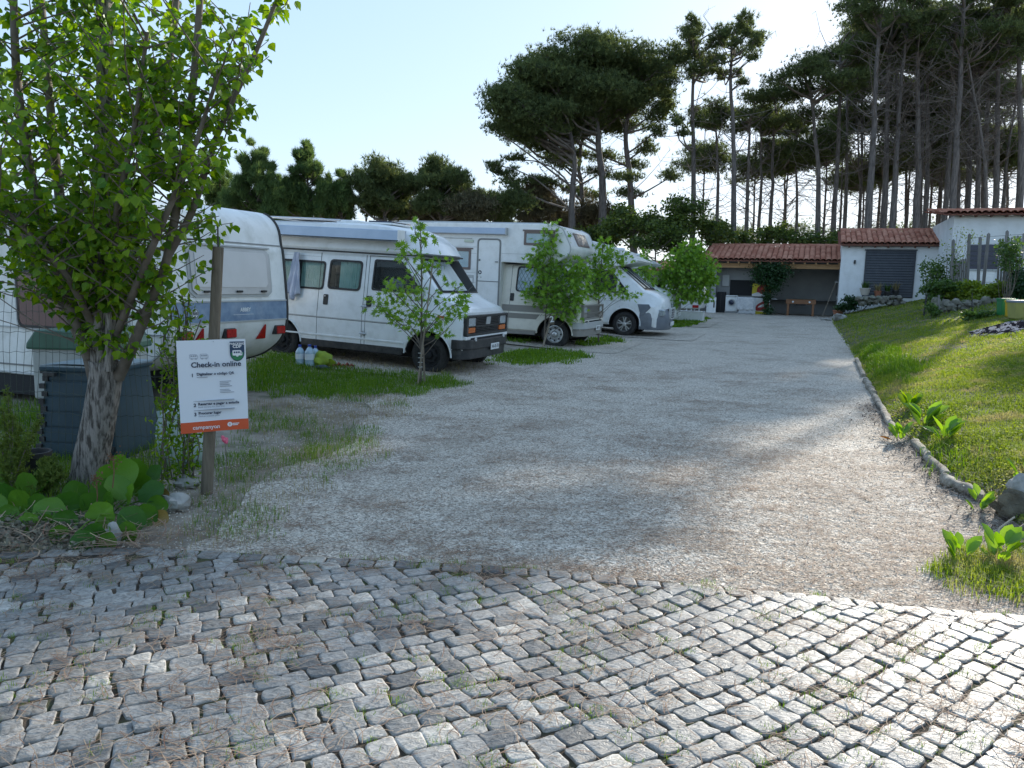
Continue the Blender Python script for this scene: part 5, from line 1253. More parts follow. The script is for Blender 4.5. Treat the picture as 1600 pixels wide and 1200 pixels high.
view = -(LP + np.array(pb) - np.array(CAMP)); Nr = unit(view) * .6 + rng.normal(0, .8, LP.shape) + np.array([0, 0, .6])
# keep singles inside the frame
Rm = np.array(CAMR.transposed()); cc = (LP + np.array(pb) - np.array(CAMP)) @ Rm.T; ppx = 800 - 1200 * cc[:, 0] / cc[:, 2]; ppy = 600 + 1200 * cc[:, 1] / cc[:, 2]
od = [i for i in od if 5 < ppx[i] < 470 and 5 < ppy[i] < 560]; sel = np.array(od[:300]); rest = np.setdiff1d(np.arange(len(LP)), sel)
leaf_objects('poplar', LP[sel], LD[sel], ls[sel], M_poplo, PT, Nr=Nr[sel])
V, F, A = scatter_leaves('poplar', LP[rest], LD[rest], ls[rest], Nr[rest]); link('foliage', npmesh('foliage', V, F, M_popl, attr=A), PT, kind='stuff')
print('poplar leaves', len(LP))

# ---------------------------------------------------------------- staked gum saplings
def sapling(foot, stem_px, D, clusters, label, nl, size, stake=None, singles=0, cat='tree', name='sapling'):
    base = at(*foot, D); base.z = tz(base.x, base.y) - .02; R0 = empty(name, base, label=label, cat=cat, group='young trees planted between the pitches')
    st = catmull([Vector((0, 0, 0))] + [at(x, y, D) - base for x, y in stem_px], 4)
    q = MB(); q.tube(st, [.020 - .014 * i / (len(st) - 1) for i in range(len(st))], 7); q.build('trunk', M_stem, R0, smooth=180)
    tw = MB(); P, Dd = [], []; mp = D / 1200
    for (cx, cy_, rx_, ry_, w) in clusters:
        c = at(cx, cy_, D) - base; c.y += rng.uniform(-.25, .25); s = pt_on(st, c.z - .25 - abs(c.x - pt_on(st, c.z).x) * .5); pts = limb(tw, s, c, .009, .004, sag=-.05, n=4)
        for k in range(int(nl * w * 1.8)):
            g = rng.normal(0, 1, 3) * np.array([rx_, rx_ * .9, ry_]) * mp * .62; p = c + Vector(g)
            if k % 3 == 0: tw.tube([c + Vector(g) * .1, p], [.003, .0015], 3, caps=False)
            P.append(tuple(p)); o = Vector(g).normalized() + Vector(rng.normal(0, .6, 3)) + Vector((0, 0, -.25)); Dd.append(tuple(o))
    tw.build('branches', M_stem, R0)
    P = np.array(P); Dd = np.array(Dd); ss = rng.uniform(.75, 1.25, len(P)) * size * 1.15; Nr = rng.normal(0, .8, P.shape) + np.array([0, -.7, .5])
    k = min(singles, len(P))
    if k: leaf_objects('gum', P[:k], Dd[:k], ss[:k], M_gumo, R0, Nr=Nr[:k])
    if len(P) > k:
        V, F, A = scatter_leaves('gum', P[k:], Dd[k:], ss[k:], Nr[k:]); link('foliage', npmesh('foliage', V, F, M_gum, attr=A), R0, kind='stuff')
    return R0, base
s1 = [(657, 350, 8, 8, .5), (650, 365, 12, 8, .5), (668, 372, 12, 7, .5), (625, 390, 10, 8, .5), (635, 402, 12, 8, .5), (660, 398, 6, 5, .25), (690, 413, 9, 9, .4), (663, 418, 10, 9, .5), (648, 430, 12, 8, .5), (622, 440, 10, 8, .4), (615, 460, 16, 9, .8), (590, 478, 14, 7, .6), (600, 490, 14, 8, .6), (640, 470, 16, 10, .8), (648, 448, 12, 9, .5),
      (675, 462, 10, 8, .4), (712, 455, 10, 9, .5), (722, 470, 12, 7, .5), (705, 478, 14, 8, .6), (690, 500, 12, 8, .5), (660, 490, 16, 8, .6), (630, 500, 16, 8, .6), (640, 515, 12, 7, .5), (690, 520, 12, 7, .5), (672, 505, 12, 7, .4), (720, 488, 10, 6, .35), (608, 450, 10, 6, .3), (700, 440, 6, 6, .2)]
sapling((657, 603), [(658, 540), (659, 470), (658, 400), (657, 348)], 11.58, s1, 'thin staked sapling with sparse star-shaped leaves in front of the camper van', 22, .085, singles=290)
s2 = [(862, 358, 9, 10, .7), (872, 372, 10, 10, .8), (850, 385, 14, 10, 1), (865, 398, 16, 12, 1.2), (838, 402, 12, 8, .7), (845, 418, 16, 12, 1.2), (870, 425, 20, 14, 1.8), (885, 445, 18, 14, 1.6), (855, 445, 20, 14, 1.8), (836, 462, 14, 8, .8), (862, 468, 22, 12, 1.8), (890, 470, 18, 12, 1.4), (880, 488, 16, 9, 1.1), (895, 494, 10, 8, .6), (825, 458, 8, 5, .3), (905, 455, 14, 10, .9), (912, 430, 12, 12, .9), (898, 412, 10, 9, .6)]
b2 = sapling((850, 545), [(852, 500), (857, 450), (860, 400), (862, 356)], 17.6, s2, 'bushy staked sapling with the number 2 on its stake, in front of the alcove motorhome', 44, .10)
s2b = [(943, 382, 9, 10, .7), (955, 398, 14, 8, .8), (968, 402, 12, 6, .6), (935, 410, 14, 12, 1.2), (925, 425, 14, 12, 1.2), (940, 440, 16, 12, 1.2), (925, 455, 14, 9, .9), (950, 452, 14, 8, .8), (972, 458, 10, 5, .5), (985, 462, 8, 4, .3), (912, 440, 12, 12, .8), (965, 418, 12, 8, .5), (905, 425, 10, 10, .6)]
sapling((936, 522), [(935, 490), (937, 440), (941, 400), (944, 378)], 18.9, s2b, 'second green sapling leaning right in front of the dark bumpered motorhome', 42, .10)
s3 = [(1088, 385, 6, 8, .5), (1070, 392, 14, 10, 1), (1085, 402, 16, 12, 1.3), (1060, 405, 16, 10, 1.2), (1075, 422, 24, 14, 2.2), (1098, 420, 16, 12, 1.3), (1050, 425, 16, 10, 1.3), (1040, 440, 18, 9, 1.3), (1065, 442, 24, 12, 2), (1092, 442, 18, 12, 1.5), (1035, 458, 14, 7, .8), (1058, 460, 22, 9, 1.4), (1085, 462, 18, 9, 1.2), (1108, 436, 8, 9, .6), (1104, 465, 8, 6, .3), (1048, 475, 12, 6, .5), (1030, 425, 10, 5, .4)]
sapling((1050, 512), [(1052, 495), (1060, 470), (1072, 430), (1084, 388)], 27.5, s3, 'dense bright green young tree left of the shed', 75, .13, name='young_tree')
s4 = [(1010, 398, 4, 7, .4), (1005, 410, 8, 7, .6), (1008, 422, 10, 8, .8), (1000, 437, 12, 8, .9), (1015, 440, 10, 8, .6)]
sapling((1010, 505), [(1010, 480), (1009, 440), (1010, 395)], 25.5, s4, 'small sapling seen behind the dark bumpered motorhome', 40, .12)
# stakes
M_wood = mat('weathered_stake', (.20, .165, .12), .9, col2=(.32, .27, .21), nscale=5, stretch=(6, 6, .6), bump=.5, bscale=20)
def stake(p0, p1, D0, r, label, square=False, **kw):
    a = at(*p0, D0); b_ = at(*p1, D0 - .02); a.z = min(a.z, tz(a.x, a.y)) - .05
    root = empty('stake', a, label=label, cat='stake', group='wooden stakes holding saplings')
    q = MB(); q.tube([Vector((0, 0, 0)), (b_ - a) * .5 + Vector((.004, 0, 0)), b_ - a], [r, r * .95, r * .85], 4 if square else 7); q.build('pole', M_wood, root); return root, b_ - a
sk, _ = stake((652, 600), (677, 402), 11.5, .013, 'long thin stake tied to the sparse sapling before the camper van')
q = MB(); 
for k in range(4): q.lathe([(.035, -.004), (.038, 0), (.035, .004)], (.04, .02, .32 + k * .07), 'z', 12)
q.build('string', M_greyl, sk)
stake((664, 598), (658, 500), 11.62, .02, 'short wooden stake beside the sparse sapling', True)
sk, tp_ = stake((847, 540), (862, 492), 17.4, .03, 'slanting stake carrying a small number 2 board', True)
q = MB(); c = tp_ + Vector((0, -.04, -.10)); q.prism([(c.x - .07, c.z - .11), (c.x + .06, c.z - .12), (c.x + .08, c.z + .10), (c.x - .05, c.z + .12)], c.y - .01, c.y + .01); q.build('number_board', mat('number_board', (.10, .075, .05), .8, col2=(.15, .12, .09), nscale=9), sk)
text('number', '2', .19, M_plate, sk, (c.x + .005, c.y - .012, c.z), (R_(90), R_(-8), 0), 'CENTER', bold=.004)
# ================================================================= LEFT FOREGROUND
M_grass = mat('grass_blades', (.05, .14, .012), .6, col2=(.18, .29, .035), attr='rnd', trans=.4, spec=.25)
M_lgrass = mat('lawn_blades', (.075, .15, .018), .7, col2=(.28, .34, .06), attr='rnd', trans=.45, spec=.2, col3=(.40, .33, .17), n3=2.2, c3amt=1.0)
M_dry = mat('dry_grass', (.22, .19, .09), .8, col2=(.36, .31, .17), attr='rnd', trans=.3)
M_wire = mat('fence_wire', (.035, .055, .045), .5, metal=.3)
def inpoly(x, y, poly):
    c = np.zeros(len(x), bool); n = len(poly)
    for i in range(n):
        (x1, y1), (x2, y2) = poly[i], poly[(i + 1) % n]
        k = ((y1 > y) != (y2 > y)) & (x < (x2 - x1) * (y - y1) / ((y2 - y1) if y2 != y1 else 1e-9) + x1); c ^= k
    return c
def blades(P, h, w, lean=.5):
    n = len(P); a = rng.uniform(0, 6.283, n); d = np.stack([np.cos(a), np.sin(a), np.zeros(n)], 1); s = np.stack([-np.sin(a), np.cos(a), np.zeros(n)], 1) * (w / 2)[:, None]
    ln = rng.uniform(.1, lean, n)[:, None]; H = h[:, None]; up = np.array([0, 0, 1.])
    m = P + up * H * .55 + d * H * ln * .35; t = P + up * H * (1 - ln * .4) + d * H * ln
    V = np.stack([P - s, P + s, m + s * .7, m - s * .7, t], 1).reshape(-1, 3); b = np.arange(n) * 5
    F = np.concatenate([np.stack([b, b + 1, b + 2], 1), np.stack([b, b + 2, b + 3], 1), np.stack([b + 3, b + 2, b + 4], 1)], 1).reshape(-1, 3)
    return V, F, np.repeat(np.clip(rng.normal(.45, .25, n), 0, 1), 3)
def grass_patch(polys_px, dens, h, w, mt, label, name='grass', lean=.8, cl=.5, thr=.3, mindist=0):
    Vs, Fs, As = [], [], []; off = 0
    for poly in polys_px:
        g = [gnd(*p) for p in poly]; gp = [(v.x, v.y) for v in g]; xs = [v[0] for v in gp]; ys = [v[1] for v in gp]
        A = (max(xs) - min(xs)) * (max(ys) - min(ys)); n = int(A * dens)
        x = rng.uniform(min(xs) - .2, max(xs) + .2, n); y = rng.uniform(min(ys) - .3, max(ys) + .3, n)
        jx = x + .35 * (vnoise(x, y, .25, 11) - .5) + rng.normal(0, .06, n); jy = y + .7 * (vnoise(x, y, .3, 12) - .5) + rng.normal(0, .09, n)
        k = inpoly(jx, jy, gp) & (vnoise(x, y, cl, 13) + .35 * rng.random(n) > thr); x, y = x[k], y[k]
        P = np.stack([x, y, TZ(x, y) - .004], 1); dist = np.hypot(x, y); k = .55 + .9 * vnoise(x, y, .35, 14)
        V, F, A_ = blades(P, rng.uniform(.5, 1.15, len(x)) * h * k, np.full(len(x), w) * np.maximum(1, dist / 9), lean); Vs.append(V); Fs.append(F + off); As.append(A_); off += len(V)
    return link(name, npmesh(name, np.concatenate(Vs), np.concatenate(Fs), mt, attr=np.concatenate(As)), kind='stuff', label=label, cat='grass')
grass_patch([[(380, 570), (440, 552), (560, 578), (700, 590), (742, 600), (690, 613), (560, 624), (440, 618), (380, 605)]], 2600, .10, .006, M_grass, 'dark green grass strip in front of the camper van', thr=.12)
grass_patch([[(752, 562), (830, 546), (900, 550), (925, 560), (850, 571), (775, 570)]], 1500, .10, .009, M_grass, 'green grass strip between the two older vehicles', thr=.15)
grass_patch([[(893, 537), (955, 527), (975, 533), (925, 542)], [(1032, 500), (1085, 494), (1110, 498), (1075, 511), (1036, 514)], [(790, 522), (840, 515), (890, 524), (860, 535), (800, 534)]], 700, .11, .013, M_grass, 'small grass strips beside the farther motorhomes', thr=.15)
grass_patch([[(455, 700), (560, 668), (592, 676), (575, 722), (515, 748), (455, 735)], [(335, 700), (385, 680), (432, 715), (430, 745), (385, 762), (335, 760)], [(300, 790), (400, 782), (425, 800), (400, 845), (310, 845)], [(385, 640), (460, 650), (465, 672), (392, 676)], [(480, 655), (510, 655), (505, 685), (478, 690)], [(590, 632), (650, 630), (640, 642), (600, 643)]], 3800, .075, .0045, M_grass, 'patchy grass tufts beside the sign post at the road edge', thr=.38, cl=.25)
grass_patch([[(300, 780), (420, 700), (600, 660), (600, 700), (520, 760), (430, 790), (400, 860), (230, 870)], [(380, 625), (650, 622), (640, 650), (590, 670), (380, 690)]], 900, .07, .004, M_dry, 'dry yellow grass along the road edge', thr=.45, cl=.3)
grass_patch([[(-60, 620), (120, 640), (260, 640), (300, 700), (280, 760), (230, 790), (80, 800), (-60, 800)]], 1500, .12, .006, M_grass, 'grass and weeds under the wire fence', thr=.2)
grass_patch([[(385, 560), (470, 548), (560, 560), (640, 575), (600, 585), (400, 572)], [(640, 560), (740, 565), (745, 590), (660, 592)]], 260, .10, .006, M_dry, 'thin dry grass on the gravel under the camper van', thr=.5, cl=.3)
# tufts between cobbles
x = rng.uniform(-3.3, 2.8, 1300); y = rng.uniform(1.9, 4.25, 1300); k = (vnoise(x, y, .18, 21) > .48) & (y < edge_y(x) + .05); x, y = x[k], y[k]
idx = np.repeat(np.arange(len(x)), 16); X = x[idx] + rng.normal(0, .022, len(idx)); Y = y[idx] + rng.normal(0, .016, len(idx))
V, F, A = blades(np.stack([X, Y, np.full(len(X), .008)], 1), rng.uniform(.016, .046, len(X)), np.full(len(X), .0028), 1.0)
link('moss', npmesh('moss', V, F, M_grass, attr=A), kind='stuff', label='moss and tiny grass growing in the cobble joints', cat='moss')

# ---------------------------------------------------------------- compost bin, crate, pot, sack behind the fence
M_bin = mat('blue_recycled_plastic', (.008, .036, .055), .5, col2=(.012, .046, .068), nscale=6, dirt=((.05, .07, .07), 7, .25))
M_binlid = mat('bin_lid', (.20, .26, .30), .35, col2=(.30, .36, .39), nscale=5)
cb = empty('compost_bin', (0, 0, 0), label='dark blue plastic compost bin with ribbed walls behind the poplar trunk', cat='compost bin')
bc = at(161, 700, 6.8); bc.z = tz(bc.x, bc.y) - .02; cb.location = bc; cb.scale = (.87, .87, .96); cb.rotation_euler = (0, 0, R_(-4))
def tap(z, s): return s * (.40 - .065 * z / .88)
H_ = .82
q = MB()
for x0, y0, x1, y1 in ((-1, -1, 1, -1), (1, -1, 1, 1), (1, 1, -1, 1), (-1, 1, -1, -1)):
    q.add([(tap(0, x0), tap(0, y0), 0), (tap(0, x1), tap(0, y1), 0), (tap(H_, x1), tap(H_, y1), H_), (tap(H_, x0), tap(H_, y0), H_)], [(0, 1, 2, 3)])
q.build('body', M_bin, cb)
for k in range(6):
    z0 = .03 + k * .138; z1 = z0 + .122; q = MB()
    for s in (-1,):
        a0, a1 = tap(z0, 1), tap(z1, 1); q.add([(-a0 + .05, -a0 - .012, z0), (a0 - .14, -a0 - .012, z0), (a1 - .13, -a1 - .012, z1), (-a1 + .05, -a1 - .012, z1), (-a0 + .05, -a0 + .01, z0), (a0 - .14, -a0 + .01, z0), (a1 - .13, -a1 + .01, z1), (-a1 + .05, -a1 + .01, z1)], [(0, 1, 2, 3), (0, 4, 5, 1), (3, 2, 6, 7), (0, 3, 7, 4), (1, 5, 6, 2)])
    q.build('wall_panel', M_bin, cb, bevel=.004)
for k in range(12):   # interlocking corner teeth
    z0 = .03 + k * .068
    for sx, of in ((1, -.065), (-1, .012)):
        a0 = tap(z0, 1); q = MB(); x0 = sx * a0 + of + (.018 if k % 2 else -.012) * sx; q.box(x0 - .03, x0 + .025, -a0 - .024, -a0 + .01, z0, z0 + .045); q.build('corner_tooth', M_blackp, cb)
q = MB(); q.box(-.37, .37, -.39, .37, H_ - .02, H_ + .02); q.build('rim', M_bin, cb, bevel=.01)
q = MB(); q.grid([[(x, y, H_ + .03 + .02 * math.cos(x * 4)) for x in np.linspace(-.36, .37, 7)] for y in (-.38, 0, .36)]); q.box(-.36, .37, -.38, .36, H_ + .02, H_ + .035); q.build('lid', M_binlid, cb)
q = MB(); q.box(-.30, -.18, -.445, -.40, H_ - .06, H_ - .02); q.build('latch', M_blackp, cb, bevel=.006)
gb = empty('storage_box', at(148, 640, 7.7), label='green lidded pale storage box standing behind the blue compost bin', cat='storage box'); gb.location.z = .0
q = MB(); q.box(-.42, .42, -.3, .3, .35, .86); q.build('box', mat('pale_plastic', (.42, .44, .42), .5, col2=(.34, .36, .34), nscale=4), gb, bevel=.02)
q = MB(); q.prism([(-.46, .84), (.46, .84), (.45, .90), (.36, 1.03), (-.36, 1.03), (-.45, .90)], -.34, .34, 'xz'); q.build('lid', mat('green_plastic_lid', (.035, .10, .065), .4, col2=(.05, .13, .09), nscale=4), gb, bevel=.02)
q = MB(); q.box(-.38, .38, -.28, .28, 0, .36); q.build('base', M_blackp, gb)
pt = empty('plant_pot', gnd(55, 752), label='black plastic plant pot behind the small conifer', cat='plant pot')
q = MB(); q.lathe([(.001, 0), (.085, 0), (.115, .20), (.125, .20), (.125, .235), (.108, .235), (.1, .19), (.001, .18)], n=24); q.build('pot', M_blackp, pt, smooth=40)
sk_ = MB(); sk_.blob((0, 0, .28), (.22, .14, .30), 5, .18, 16, 10); c = at(285, 650, 6.3); tag(sk_.build('plastic_sack', mat('milky_plastic', (.55, .66, .63), .3, col2=(.36, .48, .46), nscale=6, bump=.8, bscale=9, bdist=.03), None, smooth=180, loc=(c.x, c.y, -.02)), 'crumpled milky plastic sack behind the climber beside the sign', 'sack')

# ---------------------------------------------------------------- welded wire fence
fn = empty('wire_fence', (0, 0, 0), label='green welded wire mesh fence behind the poplar, ending at the sign post', cat='fence')
F0, F1 = Vector((-5.6, 6.35, 0)), Vector((-2.28, 5.58, 0)); fl = (F1 - F0).length; fd = (F1 - F0) / fl
def fp(s, z): 
    p = F0 + fd * s; return Vector((p.x + .02 * math.sin(s * 5 + z * 3), p.y + .03 * math.sin(s * 2.3 + z * 2), tz(p.x, p.y) + z + .01 * math.sin(s * 7)))
nv = int(fl / .058)
for k in range(0, 10):
    z = .04 + .155 * k; q = MB(); q.tube([fp(s, z + (.006 if i % 2 else -.004)) for i, s in enumerate(np.arange(0, fl + .01, .058))], .0022, 4, caps=False); q.build('horizontal_wire', M_wire, fn)
for k in range(nv):
    s = k * .058 + .01; q = MB(); q.tube([fp(s + .006 * math.sin(k + j), .04 + .155 * j) for j in range(10)], .0019, 3, caps=False); q.build('vertical_wire', M_wire, fn)
q = MB(); p = F0 + fd * 1.2; q.tube([(p.x, p.y + .05, -.1), (p.x, p.y + .05, 1.5)], .02, 8); q.build('post', M_wire, fn)

# ---------------------------------------------------------------- sign on its round post
po = empty('sign_post', Vector((-2.235, 5.50, -.05)), label='round weathered wooden post carrying the check-in sign', cat='post')
ptop = at(341, 386, 5.42) - po.location; pm = at(333, 560, 5.46) - po.location
M_post = mat('round_post_wood', (.10, .082, .058), .9, col2=(.20, .17, .125), nscale=4, stretch=(5, 5, .5), bump=.7, bscale=16, bdist=.02)
q = MB(); q.tube(catmull([Vector((0, 0, 0)), pm, ptop], 5), [.043, .042, .042, .041, .040, .039, .038, .037, .037, .037, .037][:11], 14); q.build('post', M_post, po, smooth=60)
q = MB(); q.tube([ptop - Vector((0, 0, .05)), ptop + Vector((0, 0, .16))], .006, 6); q.build('iron_rod', M_wrub, po)
tl, tr_, br_, bl_ = at(277, 531, 5.30), at(387, 531, 5.50), at(385, 669, 5.50), at(281, 679, 5.32)
X = ((tr_ - tl) + (br_ - bl_)).normalized(); Zv = ((tl - bl_) + (tr_ - br_)).normalized(); Yv = Zv.cross(X).normalized(); Zv = X.cross(Yv).normalized()
W_ = ((tr_ - tl).length + (br_ - bl_).length) / 2; H2 = ((tl - bl_).length + (tr_ - br_).length) / 2; cen = (tl + tr_ + br_ + bl_) / 4
sg = empty('check_in_sign', cen, label='white check-in online board with orange foot strip and a green and blue badge', cat='sign')
sg.rotation_euler = Matrix((X, Yv, Zv)).transposed().to_euler()
M_sheet = mat('sign_white', (.72, .76, .80), .35, coat=.2); M_or = mat('sign_orange', (.62, .095, .03), .4); M_nav = mat('sign_navy', (.012, .045, .10), .4); M_sgr = mat('sign_green', (.02, .20, .07), .4); M_txt = mat('sign_text', (.02, .03, .06), .5); M_tg = mat('sign_grey_text', (.30, .33, .38), .5); M_wt = mat('sign_white_print', (.78, .78, .78), .4)
hw_, hh_ = W_ / 2, H2 / 2
def curve_y(x): return .012 * math.sin((x / hw_) * 2.2 + .6)
P0 = []
q = MB()
for side_ in (0, .004):
    q.grid([[(-hw_ + W_ * i / 16, curve_y(-hw_ + W_ * i / 16) + side_, z) for i in range(17)] for z in (-hh_, -hh_ + H2 * .118, hh_)])
q.build('board', M_sheet, sg, smooth=180)
q = MB(); q.grid([[(-hw_ + W_ * i / 16, curve_y(-hw_ + W_ * i / 16) - .001, z) for i in range(17)] for z in (-hh_, -hh_ + H2 * .118)]); q.build('orange_strip', M_or, sg, smooth=180)
def sp_(u, v): x = -hw_ + u * W_; return (x, curve_y(x) - .003, hh_ - v * H2)
def st_(body, u, v, size, mt=M_txt, bold=0, align='LEFT', nm='lettering', sx=1):
    return text(nm, body, size, mt, sg, sp_(u, v), align=align, bold=bold, ext=.0003, sx=sx)
def bar(u0, u1, v, t, mt, nm='small_print'):
    a, b_ = sp_(u0, v), sp_(u1, v); q = MB(); q.box(a[0], b_[0], min(a[1], b_[1]) - .001, max(a[1], b_[1]), a[2] - t / 2, a[2] + t / 2); q.build(nm, mt, sg)
st_('Check-in online', .19, .265, .052, bold=.0012)
st_('1', .185, .375, .034, bold=.001); st_('Digitalizar o código QR', .265, .365, .026, bold=.0008); bar(.265, .42, .398, .003, M_tg)
st_('2', .20, .70, .034, bold=.001); st_('Reservar e pagar a estadia', .265, .69, .026, bold=.0008); st_('Book and pay for your stay', .265, .722, .016, M_tg)
st_('3', .20, .80, .034, bold=.001); st_('Procurar lugar', .265, .79, .026, bold=.0008); st_('Find an available pitch', .265, .822, .016, M_tg)
bar(.20, .80, .655, .0015, M_tg, 'divider_line'); bar(.20, .80, .755, .0015, M_tg, 'divider_line')
for k in range(4): bar(.595, .595 + (.17, .13, .15, .18)[k], .455 + k * .018, .004, M_tg)
for k in range(3): bar(.595, .595 + (.14, .16, .21)[k], .545 + k * .016, .003, M_tg)
text('lettering', 'campanyon', .040, M_wt, sg, (sp_(.17, .943)[0], sp_(.17, .94)[1] - .001, sp_(0, .943)[2]), bold=.0004, ext=.0003)
a = sp_(.72, .935); q = MB(); q.lathe([(.017, 0), (.001, 0)], (a[0], a[1] - .0015, a[2]), 'y', 20); q.build('round_logo', M_wt, sg); text('lettering', 'i', .026, M_or, sg, (a[0], a[1] - .003, a[2]), align='CENTER', bold=.001)
for v, wd in ((.928, .10), (.944, .08)):
    a, b_ = sp_(.76, v), sp_(.76 + wd, v); q = MB(); q.box(a[0], b_[0], a[1] - .003, a[1] - .002, a[2] - .003, a[2] + .003); q.build('small_print', M_wt, sg)
bdg = empty('badge', (0, 0, 0)); bdg.parent = sg
def badge_poly(u0, u1, v0, v1, r, lower):
    pts = [sp_(u0, v0), sp_(u1, v0)]; cx = (u0 + u1) / 2; out = [(pts[0][0], pts[0][2]), (pts[1][0], pts[1][2])]
    for k in range(11):
        a = k / 10 * math.pi; u = cx + (u1 - u0) / 2 * math.cos(a); v = lower + (v1 - lower) * math.sin(a); p = sp_(u, v); out.append((p[0], p[2]))
    return out
yb = sp_(.86, .1)[1]
q = MB(); q.prism(badge_poly(.765, .98, .025, .24, 0, .15), yb - .003, yb - .001); q.build('navy_shield', M_nav, bdg)
low = [(x, z) for x, z in badge_poly(.78, .965, .145, .232, 0, .155)]; q = MB(); q.prism(low, yb - .0045, yb - .002); q.build('green_base', M_sgr, bdg)
text('lettering', 'PARCKING', .0205, M_wt, bdg, (sp_(.872, .05)[0], yb - .005, sp_(.872, .05)[2]), align='CENTER', bold=.0006, ext=.0003); text('lettering', 'CDP', .030, M_wt, bdg, (sp_(.872, .08)[0], yb - .005, sp_(.872, .08)[2]), align='CENTER', bold=.001, ext=.0003)
p = sp_(.872, .15); q = MB(); q.prism(round_poly([(p[0] - .032, p[2] - .018), (p[0] + .034, p[2] - .018), (p[0] + .034, p[2] + .004), (p[0] + .024, p[2] + .020), (p[0] - .032, p[2] + .020)], .007), yb - .0065, yb - .004); q.lathe([(.009, 0), (.001, 0)], (p[0], yb - .0066, p[2] - .018), 'y', 12); q.build('caravan_shape', M_wt, bdg)
q = MB()
for k in range(3): q.box(p[0] - .024 + k * .015, p[0] - .013 + k * .015, yb - .0078, yb - .007, p[2] - .001, p[2] + .011)
q.box(p[0] + .024, p[0] + .028, yb - .0078, yb - .007, p[2] - .010, p[2] + .008); q.build('caravan_windows', M_nav, bdg)
for u in (.235, .385):   # outline pictograms of two vehicles
    a = sp_(u, .175); o_ = round_poly([(a[0] - .026, a[2] - .014), (a[0] + .026, a[2] - .014), (a[0] + .028, a[2] + .004), (a[0] + .018, a[2] + .018), (a[0] - .026, a[2] + .018)], .006); e = empty('vehicle_pictogram'); e.parent = sg
    q = MB(); q.ring(o_, inset_poly(o_, .0022), a[1] - .002, a[1] - .001); q.build('outline', M_tg, e)
    for dx in (-.014, .0, .013): q = MB(); q.box(a[0] + dx - .005, a[0] + dx + .005, a[1] - .002, a[1] - .001, a[2] + .002, a[2] + .010); q.build('window_mark', M_tg, e)
    for dx in (-.013, .014): q = MB(); q.lathe([(.006, 0), (.0035, 0)], (a[0] + dx, a[1] - .0022, a[2] - .015), 'y', 10); q.build('wheel_mark', M_tg, e)
for u, v in ((.53, .02), (.53, .965)):
    a = sp_(u, v); q = MB(); q.lathe([(.004, 0), (.001, -.002)], (a[0], a[1], a[2]), 'y', 8); q.build('screw', M_silver, sg)

# ---------------------------------------------------------------- bergenia clumps with big round leaves
M_berg = mat('bergenia_leaf', (.028, .11, .01), .42, col2=(.11, .25, .025), objrnd=True, trans=.25, spec=.35, bump=.5, bscale=9, bdist=.01)
M_bergo = mat('bergenia_old_leaf', (.22, .14, .03), .4, col2=(.30, .20, .05), nscale=20)
def big_leaf_mesh(seed):
    rr = random.Random(seed); V = []; F = []; nr, na = 5, 18
    for i in range(nr + 1):
        t = i / nr
        for k in range(na):
            a = 2 * math.pi * k / na; r = t * (.5 + .02 * math.sin(a * 5 + seed)) * (1 - .12 * math.cos(a))
            x, y = r * math.sin(a) * .92, .46 - r * math.cos(a) * 1.0
            z = .10 * t * t - .16 * abs(x) ** 1.1 * 0 + .03 * math.sin(a * 9 + seed) * t * t + .18 * x * x - .20 * (y - .3) ** 2 + .012 * math.cos(k * 2.1) * t
            V.append((x, y, z + .012 * math.cos(a * 7) * t))
    for i in range(nr):
        for k in range(na): a_, b_ = i * na + k, i * na + (k + 1) % na; F.append((a_, b_, b_ + na, a_ + na))
    return npmesh('leaf', V, F, [M_berg], smooth=True)
BM = [big_leaf_mesh(s) for s in range(5)]
BO = BM[0].copy(); BO.materials[0] = M_bergo
def bergenia(name, leaves, label, D0, flowers=(), group='broad leaved plants at the foot of the poplar', cat='plant', foot=None):
    base = gnd(*foot); R0 = empty(name, base, label=label, cat=cat, group=group)
    for k, (px, py, s, dd, ang, tilt) in enumerate(leaves):
        DD = min(D0 + dd, gnd(px, py + s * .42).y); c = at(px, py, DD) - base; sz = s * DD / 1200 * rng.uniform(1.1, 1.4); ang += rng.normal(0, 18); tilt = tilt if tilt == 99 else tilt + rng.normal(0, 24)
        o = link('leaf', BM[k % 5] if not (tilt == 99) else BO, R0); tilt = 25 if tilt == 99 else tilt
        # leaf centre at c; axis points away from the crown centre at angle ang (photo plane), face tilted to the viewer
        a = R_(ang); Y = Vector((math.sin(a), -.25, math.cos(a))).normalized(); nrm = Vector((0, -math.cos(R_(tilt)), math.sin(R_(tilt)))); Xv = Y.cross(nrm).normalized(); Zn = Xv.cross(Y)
        M_ = Matrix((Xv, Y, Zn)).transposed().to_4x4(); o.matrix_local = Matrix.Translation(c - Y * sz * .46) @ M_ @ Matrix.Scale(sz, 4)
        q = MB(); st0 = Vector((c.x * .25, c.y * .3 + .05, .02)); q.tube([st0, (c - Y * sz * .46).lerp(st0, .4) + Vector((0, 0, .02)), c - Y * sz * .44], .005, 5, caps=False); q.build('leaf_stalk', M_gum, R0)
    for (px, py, h) in flowers:
        c = at(px, py + h, D0 - .1) - base; q = MB(); t_ = at(px, py, D0 - .1) - base; q.tube([c, c.lerp(t_, .5) + Vector((.01, 0, 0)), t_], .004, 5)
        for j in range(40): p = t_ + Vector(rng.normal(0, 1, 3)) * .022 + Vector((0, 0, -rng.random() * .05)); q.blob(p, (.006, .006, .006), j, .2, 4, 3)
        q.build('seed_head', M_stake_b, R0)
M_stake_b = mat('dry_seed_head', (.13, .06, .03), .9, col2=(.2, .11, .06), nscale=30)
